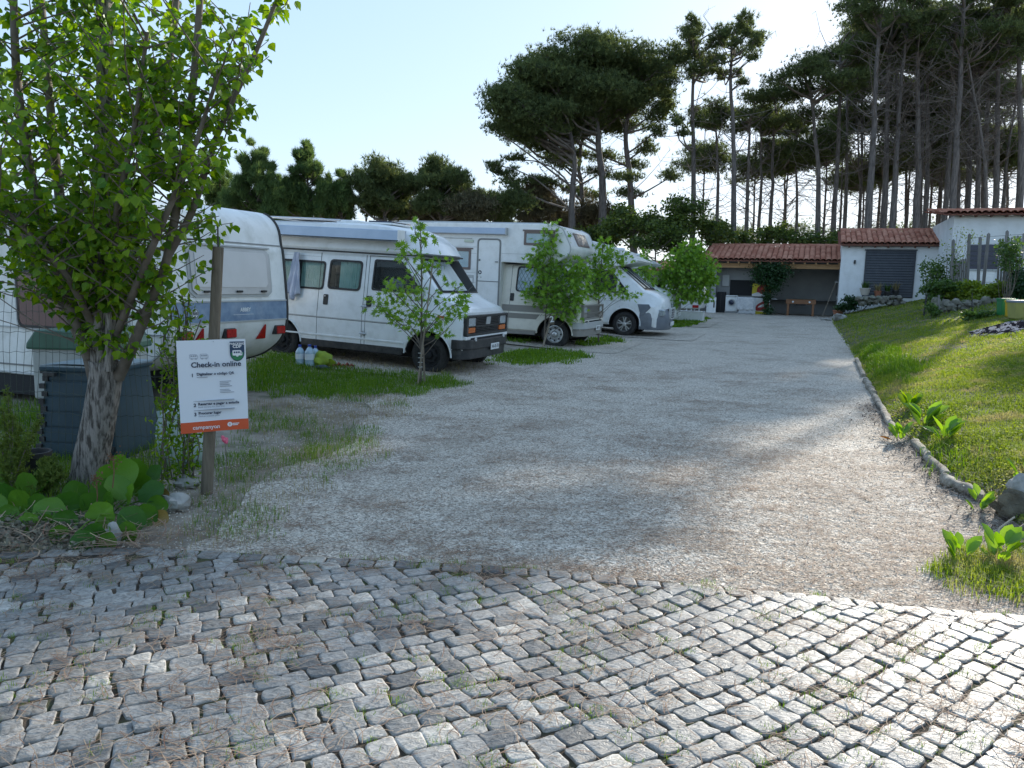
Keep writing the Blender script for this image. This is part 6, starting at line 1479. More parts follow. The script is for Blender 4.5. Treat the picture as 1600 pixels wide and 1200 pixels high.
LB_ = [(200, 745, 42, .25, 10, 45), (222, 760, 40, .3, 40, 40), (178, 750, 40, .35, -20, 50), (240, 745, 34, .35, 50, 35), (165, 770, 36, .2, -40, 40), (110, 790, 40, .1, -60, 35), (80, 800, 38, .05, -75, 30), (105, 815, 34, 0, -100, 25), (130, 845, 34, -.05, 170, 15), (160, 805, 46, -.05, -150, 30), (205, 810, 40, -.08, 150, 25),
        (185, 765, 40, .05, -5, 50), (235, 770, 40, .1, 60, 20), (245, 790, 30, .1, 95, 25), (150, 835, 34, -.1, -170, 15), (200, 830, 30, -.12, 160, 20), (120, 770, 34, .25, -30, 40), (215, 735, 34, .45, 10, 40), (175, 790, 36, -.1, 0, 40), (140, 790, 34, .02, -20, 45), (228, 805, 30, 0, 120, 25), (190, 725, 28, .5, 0, 45), (95, 835, 26, -.02, -140, 20), (170, 845, 26, -.14, 175, 10), (205, 775, 34, -.02, 25, 45), (250, 810, 22, .1, 120, 99), (255, 775, 22, .15, 70, 99)]
bergenia('bergenia_plant', LB_, 'big clump of glossy round bergenia leaves at the foot of the poplar', 4.95, ((150, 745, 60), (176, 712, 50)), foot=(165, 800))
LC_ = [(20, 745, 38, .3, -10, 40), (45, 760, 36, .25, 20, 40), (10, 775, 36, .15, -60, 30), (35, 785, 36, .1, -20, 40), (65, 765, 30, .35, 30, 40), (60, 790, 32, .15, 60, 30), (15, 805, 30, 0, -110, 25), (45, 815, 30, 0, 170, 20), (70, 745, 28, .5, 20, 45), (-10, 790, 36, .1, -60, 35), (85, 755, 28, .45, 40, 40), (-15, 760, 34, .2, -40, 40), (75, 815, 26, 0, 120, 20)]
bergenia('bergenia_plant', LC_, 'shaded clump of round bergenia leaves at the left edge of the photo', 5.2, foot=(30, 800))
# ---------------------------------------------------------------- small conifer, climber, stones, dry twigs
def spray_shrub(tips, foot, D0, label, name='conifer_shrub'):
    base = gnd(*foot); R0 = empty(name, base, label=label, cat='shrub'); q = MB(); P = []
    for (px, py) in tips:
        t_ = at(px, py, D0 + rng.uniform(-.15, .15)) - base; pts = [Vector((0, 0, .02)), t_ * .45 + Vector((0, 0, .05)), t_]; pts = catmull(pts, 4); q.tube(pts, [.008 - .006 * i / (len(pts) - 1) for i in range(len(pts))], 5, caps=False)
        for k in range(46):
            i = rng.integers(1, len(pts)); p = pts[i - 1].lerp(pts[i], float(rng.random())); w = (1 - (i / len(pts))) * .12 + .02; d = Vector((rng.normal(0, 1), rng.normal(0, .6), abs(rng.normal(0, .9)) + .2)).normalized()
            for j in range(7): P.append(p + d * w * (j / 6) + Vector(rng.normal(0, .006, 3)))
    q.build('stems', M_stem, R0); V, F, A = needle_tufts(np.array([tuple(p) for p in P]), 5, .026, .006, .9)
    link('foliage', npmesh('foliage', V, F, mat('thuja_spray', (.075, .13, .02), .6, col2=(.19, .25, .05), attr='rnd', trans=.35), attr=A), R0, kind='stuff')
spray_shrub([(12, 610), (20, 650), (30, 670), (65, 655), (5, 640), (40, 700), (22, 690), (-15, 650), (50, 680), (0, 700)], (20, 770), 5.5, 'small lime-green conifer shrub at the left edge before the wire fence')
spray_shrub([(90, 730), (75, 740), (100, 745), (70, 720), (85, 715)], (75, 775), 5.45, 'low dark conifer sprig between the black pot and the blue bin')
vine = empty('climber', gnd(285, 760), label='leafy climbing rose tangled in the end of the wire fence', cat='climbing plant'); vb = vine.location.copy()
q = MB(); P = []; Dd = []
for k in range(16):
    x0 = rng.uniform(255, 305); pts = [at(x0 + rng.normal(0, 5), 750, 5.65) - vb]
    x = x0
    for y in np.arange(700, rng.uniform(430, 600), -40): x += rng.normal(0, 12); x = min(max(x, 232), 318); pts.append(at(x, y, 5.62 + rng.normal(0, .05)) - vb)
    if len(pts) < 2: continue
    cm = catmull(pts, 3); q.tube(cm, .0045, 4, caps=False)
    for p in cm:
        for j in range(5): P.append(tuple(p + Vector(rng.normal(0, .045, 3)))); Dd.append(tuple(rng.normal(0, 1, 3) + np.array([0, 0, -.3])))
q.build('stems', M_stem, vine); P = np.array(P); Dd = np.array(Dd); V, F, A = scatter_leaves('small', P, Dd, rng.uniform(.03, .055, len(P)), rng.normal(0, .8, P.shape) + np.array([0, -.7, .5])); link('foliage', npmesh('foliage', V, F, M_popl, attr=A), vine, kind='stuff')
fl_ = empty('pink_flower', at(351, 688, 5.45), label='single pink rose bloom beside the sign post', cat='flower'); q = MB()
for k in range(9): a = k * 2.4; q.blob((math.cos(a) * .012, math.sin(a) * .008, rng.normal(0, .008)), (.014, .012, .014), k, .3, 7, 5)
q.build('petals', mat('pink_petal', (.62, .05, .13), .5, col2=(.75, .2, .28), nscale=60), fl_, smooth=180)
q = MB(); q.tube([(0, 0, -.01), (.01, 0, -.12), (.0, 0, -.36)], .003, 4); q.build('stalk', M_stem, fl_)
M_stone = mat('pale_stone', (.30, .29, .27), .85, col2=(.50, .49, .46), nscale=6, col3=(.12, .13, .09), n3=9, c3amt=.6, bump=.8, bscale=22, bdist=.02)
for px, py, r, lb, s in ((273, 795, (.10, .08, .07), 'pale blocky stone at the right of the bergenia', 1), (178, 845, (.05, .05, .07), 'whitish upright stone at the foot of the bergenia leaves', 2), (292, 760, (.09, .07, .05), 'flat grey stone at the foot of the climber', 3), (1312, 500, (.30, .22, .15), 'pale boulder where the road meets the lawn near the house', 4), (1290, 501, (.22, .15, .07), 'low pale slab beside the boulder near the shed', 5)):
    p = gnd(px, py); b = MB(); b.blob((0, 0, r[2] * .55), r, s + 40, .35, 12, 9); tag(b.build('stone', M_stone, None, smooth=35, loc=p), lb, 'stone')
P = []; D_ = []
for k in range(260): px, py = rng.uniform(-30, 280), rng.uniform(815, 868); g = gnd(px, py); P.append((g.x, g.y, g.z + rng.uniform(.01, .06))); D_.append(rng.uniform(0, 6.28))
strips('dry_twigs', np.array(P), np.array(D_), rng.uniform(.08, .4, len(P)), rng.uniform(.0015, .004, len(P)), M_needle, seg=3, bend=.3, lift=.06, label='dry twigs and withered stalks in front of the bergenia', cat='twigs')
V, F, A = leaf_quads(np.array([tuple(gnd(rng.uniform(-30, 150), rng.uniform(815, 870)) + Vector((0, 0, rng.uniform(.01, .07)))) for k in range(900)]), .035, .8, .5); link('dry_leaves', npmesh('dry_leaves', V, F, mat('withered_leaf', (.10, .10, .07), .8, col2=(.24, .22, .16), attr='rnd'), attr=A), kind='stuff', label='withered grey leaves heaped at the left edge of the pavement', cat='dead leaves')

# ---------------------------------------------------------------- things on the ground by the camper van
M_pet = glassmat('clear_plastic', (.62, .78, .86), rough=.08)
M_petb = mat('bottle_blue', (.30, .45, .56), .15, coat=.5, col2=(.42, .55, .64), nscale=14)
for px, py, s, lb in ((469, 566, 1.0, 'left one of the clear water bottles with white labels'), (484, 568, 1.08, 'tallest water bottle with blue cap, middle of the three'), (493, 566, .95, 'right water bottle half hidden behind its neighbour')):
    p = gnd(px, py + 4); e = empty('water_bottle', p, label=lb + ' by the camper van', cat='bottle', group='water bottles on the grass beside the camper van')
    h = .31 * s; r = .072 * s; pr = [(.001, 0), (r, .005), (r, .04)] + [(r * (.96 if k % 2 else 1), .05 + k * .017 * s) for k in range(9)] + [(r, .22 * s), (r * .55, .275 * s), (r * .28, .29 * s), (r * .28, h)]
    q = MB(); q.lathe(pr, n=18); q.build('bottle', M_petb, e, smooth=50); q = MB(); q.lathe([(r * 1.02, .10 * s), (r * 1.02, .19 * s)], n=18); q.build('label', M_curtw, e, smooth=180)
    q = MB(); q.lathe([(r * .36, h - .01), (r * .36, h + .025), (.001, h + .027)], n=12); q.build('cap', mat('blue_cap', (.02, .06, .35), .4), e)
p = gnd(505, 572); q = MB(); q.blob((0, 0, .10), (.17, .12, .14), 12, .35, 14, 9); tag(q.build('bag', mat('lime_bag', (.32, .42, .02), .5, col2=(.20, .28, .02), nscale=7), None, smooth=60, loc=p), 'lime yellow bag lying on the grass under the camper van', 'bag')
p = gnd(528, 574); q = MB(); 
for k in range(7): q.tube([(-.22 + k * .07, -.04, .02), (-.20 + k * .07, .02, .05 + .02 * (k % 2)), (-.17 + k * .07, .05, .02)], .018, 6)
tag(q.build('crumpled_cloth', mat('rust_cloth', (.30, .07, .04), .8, col2=(.18, .05, .03), nscale=20), None, smooth=180, loc=p), 'rust red crumpled cloth beside the lime bag', 'cloth')
p = gnd(503, 577); q = MB(); q.blob((0, 0, .03), (.12, .05, .04), 9, .3, 10, 6); tag(q.build('shoe', mat('grey_shoe', (.06, .08, .10), .8), None, smooth=180, loc=p), 'dark grey shoe in the grass in front of the lime bag', 'shoe')
# ================================================================= BUILDINGS
M_tile = mat('clay_tile', (.34, .13, .085), .8, col2=(.52, .26, .18), objrnd=True, bump=.4, bscale=30, spec=.3)
M_wall = mat('whitewash', (.80, .82, .83), .85, col2=(.73, .75, .76), nscale=1.2, dirt=((.40, .40, .36), 2.5, .35), bump=.25, bscale=25, bdist=.01)
M_wallg = mat('grey_render', (.28, .29, .29), .9, col2=(.34, .35, .35), nscale=1.5, bump=.2, bscale=20)
M_beam = mat('pine_beam', (.30, .165, .07), .7, col2=(.38, .22, .10), nscale=3, stretch=(.5, 4, 4))
M_eave = mat('dark_eave_wood', (.11, .045, .03), .8, col2=(.15, .07, .045), nscale=4)
M_slat = mat('shutter_slat', (.035, .042, .055), .45, col2=(.05, .058, .07), nscale=5)
M_wooden = mat('brown_table_wood', (.20, .085, .035), .5, col2=(.28, .13, .06), nscale=4, stretch=(1, 6, 6))
def tile_mesh(w, l):
    V = []; n = 6
    for e_, (yy, k) in enumerate(((0, 1.0), (l, .86))):
        for i in range(n + 1): a = math.pi * i / n; V.append((-math.cos(a) * w * .5 * k, yy, math.sin(a) * w * .34 * k + (.012 if yy == 0 else 0)))
        for i in range(n + 1): a = math.pi * i / n; V.append((-math.cos(a) * w * .43 * k, yy, math.sin(a) * w * .26 * k + (.012 if yy == 0 else 0)))
    m = 2 * (n + 1); F = [(i, i + 1, m + i + 1, m + i) for i in range(n)] + [(i, n + 1 + i, n + 2 + i, i + 1) for i in range(n)]
    return npmesh('roof_tile', V, F, M_tile, smooth=True)
def tiled_roof(root, x0, x1, run, z0, z1, ncol, nrow, yfront=0, ridge=True):
    """slope rising from the front eave (z0) to the ridge (z1) over 'run' metres; tiles are objects"""
    ang = math.atan2(z1 - z0, run); L_ = math.hypot(run, z1 - z0)
    rf = empty('roof', (0, yfront, z0)); rf.parent = root; rf.rotation_euler = (ang, 0, 0)
    q = MB(); q.box(x0, x1, .02, L_, -.05, -.02); q.build('roof_deck', M_eave, rf)
    w = (x1 - x0) / ncol; l = L_ / nrow; me = tile_mesh(w * 1.02, l * 1.12); V = np.array([v.co for v in me.vertices]); V[:, 2] *= -1; V[:, 2] += .03
    pan = me.copy(); pan.name = 'pan'; pan.vertices.foreach_set('co', V.astype(np.float32).ravel()); pan.update()
    vs2, fs2 = [], []
    for c in range(ncol):
        for r in range(nrow):
            o = bpy.data.objects.new('roof_tile', me); COL.objects.link(o); o.parent = rf; o.location = (x0 + (c + .5) * w + rng.normal(0, .004), r * l, .03 + rng.normal(0, .003)); o.rotation_euler = (rng.normal(0, .008), 0, rng.normal(0, .01))
    off = 0
    for c in range(ncol + 1):
        for r in range(nrow): vs2.append(V + [x0 + c * w, r * l, 0]); fs2.append(np.array([p.vertices[:] for p in me.polygons]) + off); off += len(V)
    link('channel_tiles', npmesh('channel_tiles', np.concatenate(vs2), np.concatenate(fs2), mat('channel_tile', (.24, .075, .05), .8, col2=(.34, .13, .09), nscale=6)), rf, kind='stuff')
    if ridge:
        n = int((x1 - x0) / .38)
        for k in range(n):
            o = bpy.data.objects.new('ridge_tile', RT); COL.objects.link(o); o.parent = rf; o.location = (x0 + (k) * (x1 - x0) / n, L_ - .05, .05); o.rotation_euler = (0, 0, R_(-90))
    return rf
RT = tile_mesh(.26, .42)
# ---- open shed
SH = empty('open_shed', (9.3, 37.3, 0), yaw=-YAW, label='long open-fronted shed with grey back wall, timber beam and red clay tile roof', cat='shed')
q = MB(); q.box(-.15, 5.95, 2.6, 2.75, .1, 3.1); q.build('back_wall', M_wallg, SH)
q = MB(); q.box(.15, .35, .3, 2.6, .1, 3.0); q.build('side_wall', M_wallg, SH); q = MB(); q.box(5.80, 5.95, .1, 2.6, .1, 2.95); q.build('side_wall', M_wallg, SH)
q = MB(); q.box(.35, 2.15, 1.0, 1.1, .1, 3.0); q.build('front_partition', M_wallg, SH)
q = MB(); q.box(.3, 5.9, 2.0, 2.59, 1.00, 1.035); q.build('wall_ledge', M_blackp, SH)
q = MB(); q.box(.20, 5.88, .0, .14, 2.50, 2.72); q.build('front_beam', M_beam, SH, bevel=.008)
for k in range(12):
    x = .42 + k * .485; q = MB(); q.box(x - .035, x + .035, -.22, .3, 2.70, 2.80); q.build('rafter_end', M_beam, SH)
q = MB(); q.box(-.25, 5.95, -.25, -.22, 2.79, 2.84); q.build('eave_board', M_eave, SH)
q = MB(); q.box(.2, 5.88, .12, 2.6, 2.9, 2.92); q.build('ceiling', M_eave, SH)
tiled_roof(SH, -.27, 5.90, 3.1, 2.86, 3.66, 26, 8, -.28)
q = MB(); q.box(.95, 2.10, .96, 1.005, 1.20, 1.94); q.build('dark_opening', M_dark, SH)
def on_shed(name, x, y, z, label, cat, **kw):
    o = empty(name, label=label, cat=cat, **kw); m = Matrix.Translation((9.3, 37.3, 0)) @ Matrix.Rotation(R_(-YAW), 4, 'Z'); p = m @ Vector((x, y, z)); o.location = p; o.rotation_euler = (0, 0, R_(-YAW)); return o
GZ0 = .30
wm = on_shed('washing_machine', 1.12, .35, GZ0 + .14, 'white front-loading washing machine standing in the shed', 'washing machine')
q = MB(); q.box(-.28, .28, 0, .5, 0, .76); q.build('body', M_white, wm, bevel=.015)
q = MB(); q.lathe([(.17, -.02), (.17, -.035), (.125, -.045), (.125, -.02)], (0, 0, .42), 'y', 24); q.build('door_ring', M_greyl, wm, smooth=40); q = MB(); q.lathe([(.125, -.03), (.001, -.05)], (0, 0, .42), 'y', 20); q.build('door_glass', M_solar, wm, smooth=180)
q = MB(); q.box(-.27, .27, -.006, .0, .66, .74); q.build('control_panel', M_greyl, wm); q = MB(); q.lathe([(.025, -.02), (.001, -.022)], (.17, 0, .70), 'y', 12); q.build('knob', M_grey, wm)
st = on_shed('plinth', 1.12, .33, GZ0 - .05, 'grey block plinth under the washing machine', 'plinth'); q = MB(); q.box(-.30, .55, 0, .55, 0, .188); q.build('block', M_wallg, st, bevel=.01)
bx = on_shed('meter_box', .74, .92, 1.62, 'grey metal meter box hung on the wall above the black door', 'meter box'); q = MB(); q.box(-.17, .17, 0, .10, 0, .56); q.build('case', M_greyl, bx, bevel=.01); q = MB(); q.box(-.155, .155, -.008, 0, .02, .54); q.build('door', M_greyl, bx); q = MB(); q.tube([(.05, .05, .56), (.05, .05, 1.1)], .015, 6); q.build('conduit', M_greyl, bx)
dk = on_shed('cupboard', .60, .55, GZ0, 'tall black cupboard left of the washing machine', 'cupboard'); q = MB(); q.box(-.19, .20, 0, .4, 0, 1.05); q.build('case', M_dark, dk, bevel=.01); q = MB(); q.box(-.02, .0, -.012, 0, .03, 1.02); q.build('door_edge', M_blackp, dk)
fz = on_shed('drinks_fridge', 2.55, .30, GZ0 + .02, 'red and white drinks fridge with a yellow foot in the shed', 'fridge')
M_rd = mat('fridge_red', (.38, .015, .02), .4, col2=(.30, .01, .015), nscale=4); M_ye = mat('fridge_yellow', (.62, .52, .02), .4)
q = MB(); q.box(-.32, .32, 0, .55, 0, .78); q.build('case', M_white, fz, bevel=.02)
def disc_panel(parent, poly, y, mt, nm): q = MB(); q.prism(poly, y - .006, y); q.build(nm, mt, parent)
disc_panel(fz, round_poly([(-.30, .18), (.30, .18), (.30, .60), (.05, .66), (-.18, .52), (-.30, .40)], .08), -.002, M_rd, 'red_panel'); disc_panel(fz, [(-.30, .02), (.30, .02), (.30, .20), (.05, .14), (-.30, .17)], -.004, M_ye, 'yellow_panel')
disc_panel(fz, round_poly([(-.22, .34), (.0, .36), (.22, .52), (.15, .56), (-.1, .45)], .02), -.010, M_wt, 'white_swoosh')
pn = on_shed('poster', 2.42, .92, 1.18, 'red and yellow drinks poster on the wall above the fridge', 'poster')
q = MB(); q.box(-.42, .42, 0, .02, 0, .60); q.build('board', M_ye, pn); disc_panel(pn, round_poly([(-.20, .12), (.40, .12), (.40, .38), (.22, .56), (-.02, .56), (-.20, .40)], .10), -.002, M_rd, 'red_panel'); disc_panel(pn, [(-.42, 0), (.42, 0), (.42, .12), (.2, .18), (.05, .10), (-.15, .20), (-.42, .10)], -.004, M_wt, 'white_panel')
disc_panel(pn, [(math.cos(k / 16 * 6.283) * .11 + .12, math.sin(k / 16 * 6.283) * .11 + .36) for k in range(16)], -.006, M_or, 'round_mark')
dr_ = on_shed('drying_rack', 1.85, -.15, GZ0, 'folding drying rack draped with white laundry in front of the shed', 'drying rack')
for a, b_ in (((-.45, 0, 0), (.45, .0, .82)), ((.45, 0, 0), (-.45, 0, .82)), ((-.45, .5, 0), (.45, .5, .82)), ((.45, .5, 0), (-.45, .5, .82))):
    q = MB(); q.tube([a, b_], .011, 6); q.build('leg', M_plate, dr_)
for y in (0, .17, .34, .5): q = MB(); q.tube([(-.50, y, .82), (1.35, y, .78)], .008, 5); q.build('rail', M_plate, dr_)
def sheet_(name, x0, x1, y, z0, z1, mt, label, cat, org, sd):
    P = [[(x0 + (x1 - x0) * i / 18 + .01 * math.sin(j), y + .02 * math.sin(i * .9 + j * .7 + sd) * (1 - j / 9) - .012 * j / 9, z0 + (z1 - z0) * j / 9 + .01 * math.sin(i)) for i in range(19)] for j in range(10)]
    b = MB(); b.grid(P); o = b.build(name, mt, None, smooth=180); o.matrix_world = org.matrix_basis; m = o.modifiers.new('Solidify', 'SOLIDIFY'); m.thickness = .006; return tag(o, label, cat)
dr_.matrix_basis
sheet_('bath_towel', -.46, .34, -.03, .22, .83, mat('white_towel', (.60, .60, .60), .9, col2=(.42, .44, .46), nscale=14), 'white patterned towel on the front rail of the drying rack', 'towel', dr_, 1)
sheet_('bed_sheet', -.34, .42, -.006, .04, .82, mat('pale_grey_sheet', (.46, .48, .50), .9), 'longer pale grey sheet hanging behind the white towel', 'laundry', dr_, 3)
ft = on_shed('table_football', 4.25, .35, GZ0 + .02, 'brown wooden table football table standing in the shed', 'game table')
q = MB(); q.box(-.66, .66, 0, .70, .56, .78); q.build('cabinet', M_wooden, ft, bevel=.012); q = MB(); q.box(-.58, .58, .07, .63, .781, .785); q.build('pitch', mat('pitch_green', (.03, .12, .05), .6), ft)
for x, y in ((-.55, .06), (.55, .06), (-.55, .62), (.55, .62)): q = MB(); q.box(x - .05, x + .05, y - .05, y + .05, 0, .57); q.build('leg', M_wooden, ft, bevel=.008)
for k in range(8): q = MB(); x = -.50 + k * .143; q.tube([(x, -.16 + .05 * (k % 3), .80), (x, .85, .80)], .008, 6); q.lathe([(.02, 0), (.02, .1)], (x, -.18 + .05 * (k % 3), .80), 'y', 8); q.build('rod', M_blackp, ft)
for x in (-.35, .38): q = MB(); q.lathe([(.045, -.01), (.001, -.012)], (x, 0, .66), 'y', 14); q.build('score_disc', M_plate, ft)
q = MB(); q.box(-.22, .22, -.01, .02, .50, .555); q.build('ball_tray', M_dark, ft)
iv = on_shed('ivy', 2.9, -.12, 0, 'dark ivy hanging from the shed beam over the drinks fridge', 'ivy')
P = []
for cx, cz, rx_, rz_, n in ((2.9, 2.45, .75, .30, 2600), (2.75, 2.05, .65, .30, 1900), (2.95, 1.7, .45, .3, 1300), (2.75, 1.3, .22, .3, 500), (2.75, .9, .16, .4, 500), (2.85, .5, .25, .18, 400), (3.3, 2.3, .35, .3, 700), (2.3, 2.3, .3, .4, 700)):
    P.append(np.stack([rng.normal(cx - 2.9, rx_ * .5, n), rng.normal(-.05, .13, n), rng.normal(cz, rz_ * .55, n)], 1))
V, F, A = leaf_quads(np.concatenate(P), .075, .9, .2, .85); link('foliage', npmesh('foliage', V, F, M_ivy, attr=A), iv, kind='stuff'); q = MB(); q.tube([(-.1, 0, .3), (-.15, 0, 1.2), (0, .02, 2.2), (.3, .02, 2.6)], .03, 6); q.build('stem', M_stem, iv)
# left end clutter: white panel, folding chairs, white plank bench
wp = on_shed('leaning_sheet', .25, -.25, GZ0, 'white panel leaning at the left end of the shed', 'panel'); q = MB(); q.box(-.22, .22, -.02, .02, 0, .78); q.build('sheet', M_white, wp, bevel=.01); q = MB(); q.box(.10, .16, -.03, -.02, .3, .6); q.build('vent_slot', M_blackp, wp)
for k, (x, lb) in enumerate(((-.45, 'white folding chair frame left of the shed, nearer one'), (-.70, 'white folding chair left of the shed, farther one'))):
    c = on_shed('folding_chair', x, -.5 + .2 * k, GZ0, lb, 'chair', group='white folding chairs')
    for s in (-.18, .18): q = MB(); q.tube([(s, -.2, 0), (s, .12, .85)], .014, 6); q.build('leg', M_plate, c); q = MB(); q.tube([(s, .25, 0), (s, -.18, .48)], .014, 6); q.build('leg', M_plate, c)
    q = MB(); q.box(-.19, .19, -.18, .16, .44, .46); q.build('seat', M_plate, c); q = MB(); q.box(-.19, .19, .05, .08, .62, .84); q.build('backrest', M_plate, c)
p = gnd(1068, 502); tb_ = empty('low_bench', p, yaw=-YAW, label='low white box bench at the road edge beyond the parked vehicles', cat='bench')
q = MB(); q.box(-.6, .75, -.2, .25, .05, .38); q.build('box', M_white, tb_, bevel=.01); q = MB(); q.box(-.62, .77, -.22, .27, .38, .41); q.build('top', M_white, tb_, bevel=.008)
p = at(1082, 480, 31.5); wc = empty('parked_trailer', (p.x, p.y, tz(p.x, p.y)), yaw=-YAW, label='small white trailer with a dark window behind the dense young tree', cat='trailer')
q = MB(); q.prism(round_poly([(-2.2, .4), (.3, .4), (.42, .9), (.30, 1.35), (-2.2, 1.4)], .12), 0, 1.6); q.build('body', M_white2, wc, bevel=.03); q = MB(); q.box(-.50, .15, -.02, .0, .75, 1.2); q.build('window', M_solar, wc, bevel=.01); q = MB(); q.box(.0, .24, -.03, .0, .45, .56); q.build('tail_light', M_red, wc); wheel(wc, -1.0, -.02, .28, .16)
hut = empty('low_hut', (at(1012, 440, 41).x, 41, 0), yaw=-YAW, label='low hut with a plain red roof left of the shed behind the motorhomes', cat='hut')
q = MB(); q.box(0, 3.6, 0, 2, .3, 2.35); q.build('wall', M_wallg, hut); q = MB(); q.add([(-.2, -.3, 2.30), (3.8, -.3, 2.30), (3.8, 2.2, 2.85), (-.2, 2.2, 2.85), (-.2, -.3, 2.38), (3.8, -.3, 2.38), (3.8, 2.2, 2.93), (-.2, 2.2, 2.93)], [(0, 1, 2, 3), (4, 5, 6, 7), (0, 1, 5, 4), (1, 2, 6, 5), (2, 3, 7, 6), (3, 0, 4, 7)]); q.build('roof', mat('red_roof', (.32, .08, .05), .8, col2=(.42, .14, .1), nscale=6, stretch=(6, 1, 1)), hut)
# ---- smaller white house
H1 = empty('white_house', (14.3, 34.6, 0), yaw=-YAW, label='smaller white house with a big dark slatted shutter and a clay tile roof', cat='house')
q = MB(); q.box(.17, 4.25, 0, 2.6, .5, 3.50); q.build('wall', M_wall, H1)
q = MB(); q.prism([(-.0, 3.5), (2.6, 3.5), (2.6, 4.15)], .18, 4.24, 'yz'); q.build('gable', M_wall, H1)
sh_ = empty('shutter'); sh_.parent = H1
q = MB(); q.box(1.14, 3.12, -.012, .004, 1.30, 3.36); q.build('backing', M_dark, sh_)
for k in range(18): z = 1.34 + k * .111; q = MB(); q.add([(1.17, -.05, z), (3.09, -.05, z), (3.09, -.02, z + .095), (1.17, -.02, z + .095), (1.17, -.012, z), (3.09, -.012, z), (3.09, -.012, z + .095), (1.17, -.012, z + .095)], [(0, 1, 2, 3), (0, 4, 5, 1), (2, 6, 7, 3), (0, 3, 7, 4), (1, 5, 6, 2)]); q.build('slat', M_slat, sh_)
for x in (1.14, 3.09): q = MB(); q.box(x, x + .035, -.055, .0, 1.30, 3.36); q.build('rail', M_slat, sh_)
q = MB(); q.box(1.10, 3.16, -.06, .0, 3.32, 3.38); q.build('head', M_slat, sh_)
for k in range(8): x = .45 + k * .52; q = MB(); q.box(x - .03, x + .03, -.24, .02, 3.44, 3.52); q.build('rafter_end', M_eave, H1)
q = MB(); q.box(.12, 4.05, -.27, -.24, 3.50, 3.58); q.build('eave_board', M_eave, H1)
tiled_roof(H1, .10, 4.05, 2.7, 3.59, 4.33, 18, 6, -.28)
q = MB(); q.box(.69, .77, -.07, 0, 2.74, 2.90); q.build('wall_lamp', M_blackp, H1, bevel=.01)
# ---- larger white house
H2_ = empty('white_house', (16.75, 30, 0), yaw=-YAW, label='larger white house at the right edge with clay tile eaves above the others', cat='house')
q = MB(); q.box(0, 7, 0, 5.6, .8, 4.50); q.build('wall', M_wall, H2_)
for k in range(12): x = .2 + k * .5; q = MB(); q.box(x - .03, x + .03, -.25, .02, 4.44, 4.50); q.build('rafter_end', M_eave, H2_)
tiled_roof(H2_, -.32, 6.2, 5.8, 4.56, 5.15, 28, 10, -.32)
q = MB(); q.box(-.32, 6.2, -.30, -.27, 4.48, 4.55); q.build('eave_board', M_eave, H2_)
wn = empty('window'); wn.parent = H2_
q = MB(); q.box(.55, 1.60, -.012, .004, 2.46, 3.42); q.build('dark_pane', M_solar, wn); q = MB(); q.box(.55, 1.60, -.06, .0, 2.43, 2.50); q.build('sill', M_greyl, wn)
for z in (2.62, 2.80, 2.98, 3.16): q = MB(); q.box(.55, 1.60, -.03, -.012, z, z + .05); q.build('louvre', M_slat, wn)
q = MB(); q.box(.62, 1.52, -.03, .0, 2.02, 2.42); q.build('white_box_panel', M_white, H2_)
q = MB(); q.box(-.01, -.0, -.0, .0, 2, 2.1)
# ================================================================= RIGHT SIDE: beds, fence, bins, lawn
def shrub(cx, cy_, w, h, D, label, n, size, mt, name='shrub', foot=None, dens=1, cat='shrub', grp='shrubs along the bed above the lawn'):
    base = at(cx, cy_ + h / 2, D); base.z = tz(base.x, base.y); R0 = empty(name, base, label=label, cat=cat, group=grp); q = MB(); P = []; mp = D / 1200
    for k in range(n):
        c = at(cx + rng.uniform(-.5, .5) * w * .8, cy_ + rng.uniform(-.5, .5) * h * .8, D + rng.uniform(-.3, .3)) - base; limb(q, (0, 0, 0), c, .012, .004, n=4, seg=3)
        g = rng.normal(0, 1, (int(60 * dens), 3)) * np.array([w / n ** .5, w / n ** .5, h / n ** .5]) * mp * .42; P.append(np.array(c) + g)
    q.build('branches', M_stem, R0); V, F, A = leaf_quads(np.concatenate(P), size, .8, .4); link('foliage', npmesh('foliage', V, F, mt, attr=A), R0, kind='stuff'); return R0
M_lime = mat('lime_leaves', (.12, .19, .02), .55, col2=(.26, .33, .05), attr='rnd', trans=.4)
M_mid = mat('mid_leaves', (.035, .085, .02), .55, col2=(.10, .17, .035), attr='rnd', trans=.35)
shrub(1505, 452, 50, 22, 24.5, 'lime green shrub below the left end of the picket fence', 12, .11, M_lime, dens=3); shrub(1560, 455, 36, 26, 24, 'lime green shrub left of the dark bush by the bins', 10, .11, M_lime, dens=3); shrub(1530, 462, 40, 24, 24, 'leafy bright shrub over the low stone wall, between the two lime ones', 9, .11, M_lime, dens=3)
shrub(1470, 455, 50, 30, 24.5, 'darker green shrub at the left end of the bed', 12, .11, M_mid, dens=3); shrub(1590, 450, 40, 60, 23.5, 'dark bush behind the green and yellow bins', 12, .10, M_ivy, dens=4); shrub(1456, 435, 36, 60, 25, 'loose small-leaved tree in front of the smaller house corner', 14, .09, M_mid, 'small_tree', dens=1.2, cat='tree')
shrub(1480, 420, 40, 40, 25, 'twiggy shrub against the white wall between the houses', 10, .08, M_mid, dens=.8); shrub(1578, 400, 44, 50, 22.5, 'climber over the picket fence before the larger house', 14, .08, M_mid, dens=1.6); shrub(1525, 495, 40, 12, 19.5, 'low round leafy clump on the upper lawn', 8, .09, M_mid, dens=3); shrub(1458, 484, 16, 14, 22.5, 'small round leafy clump by the thin posts', 6, .08, M_mid, dens=3); shrub(1560, 492, 50, 10, 19.8, 'low dark weeds in front of the bins', 8, .08, M_mid, dens=2)
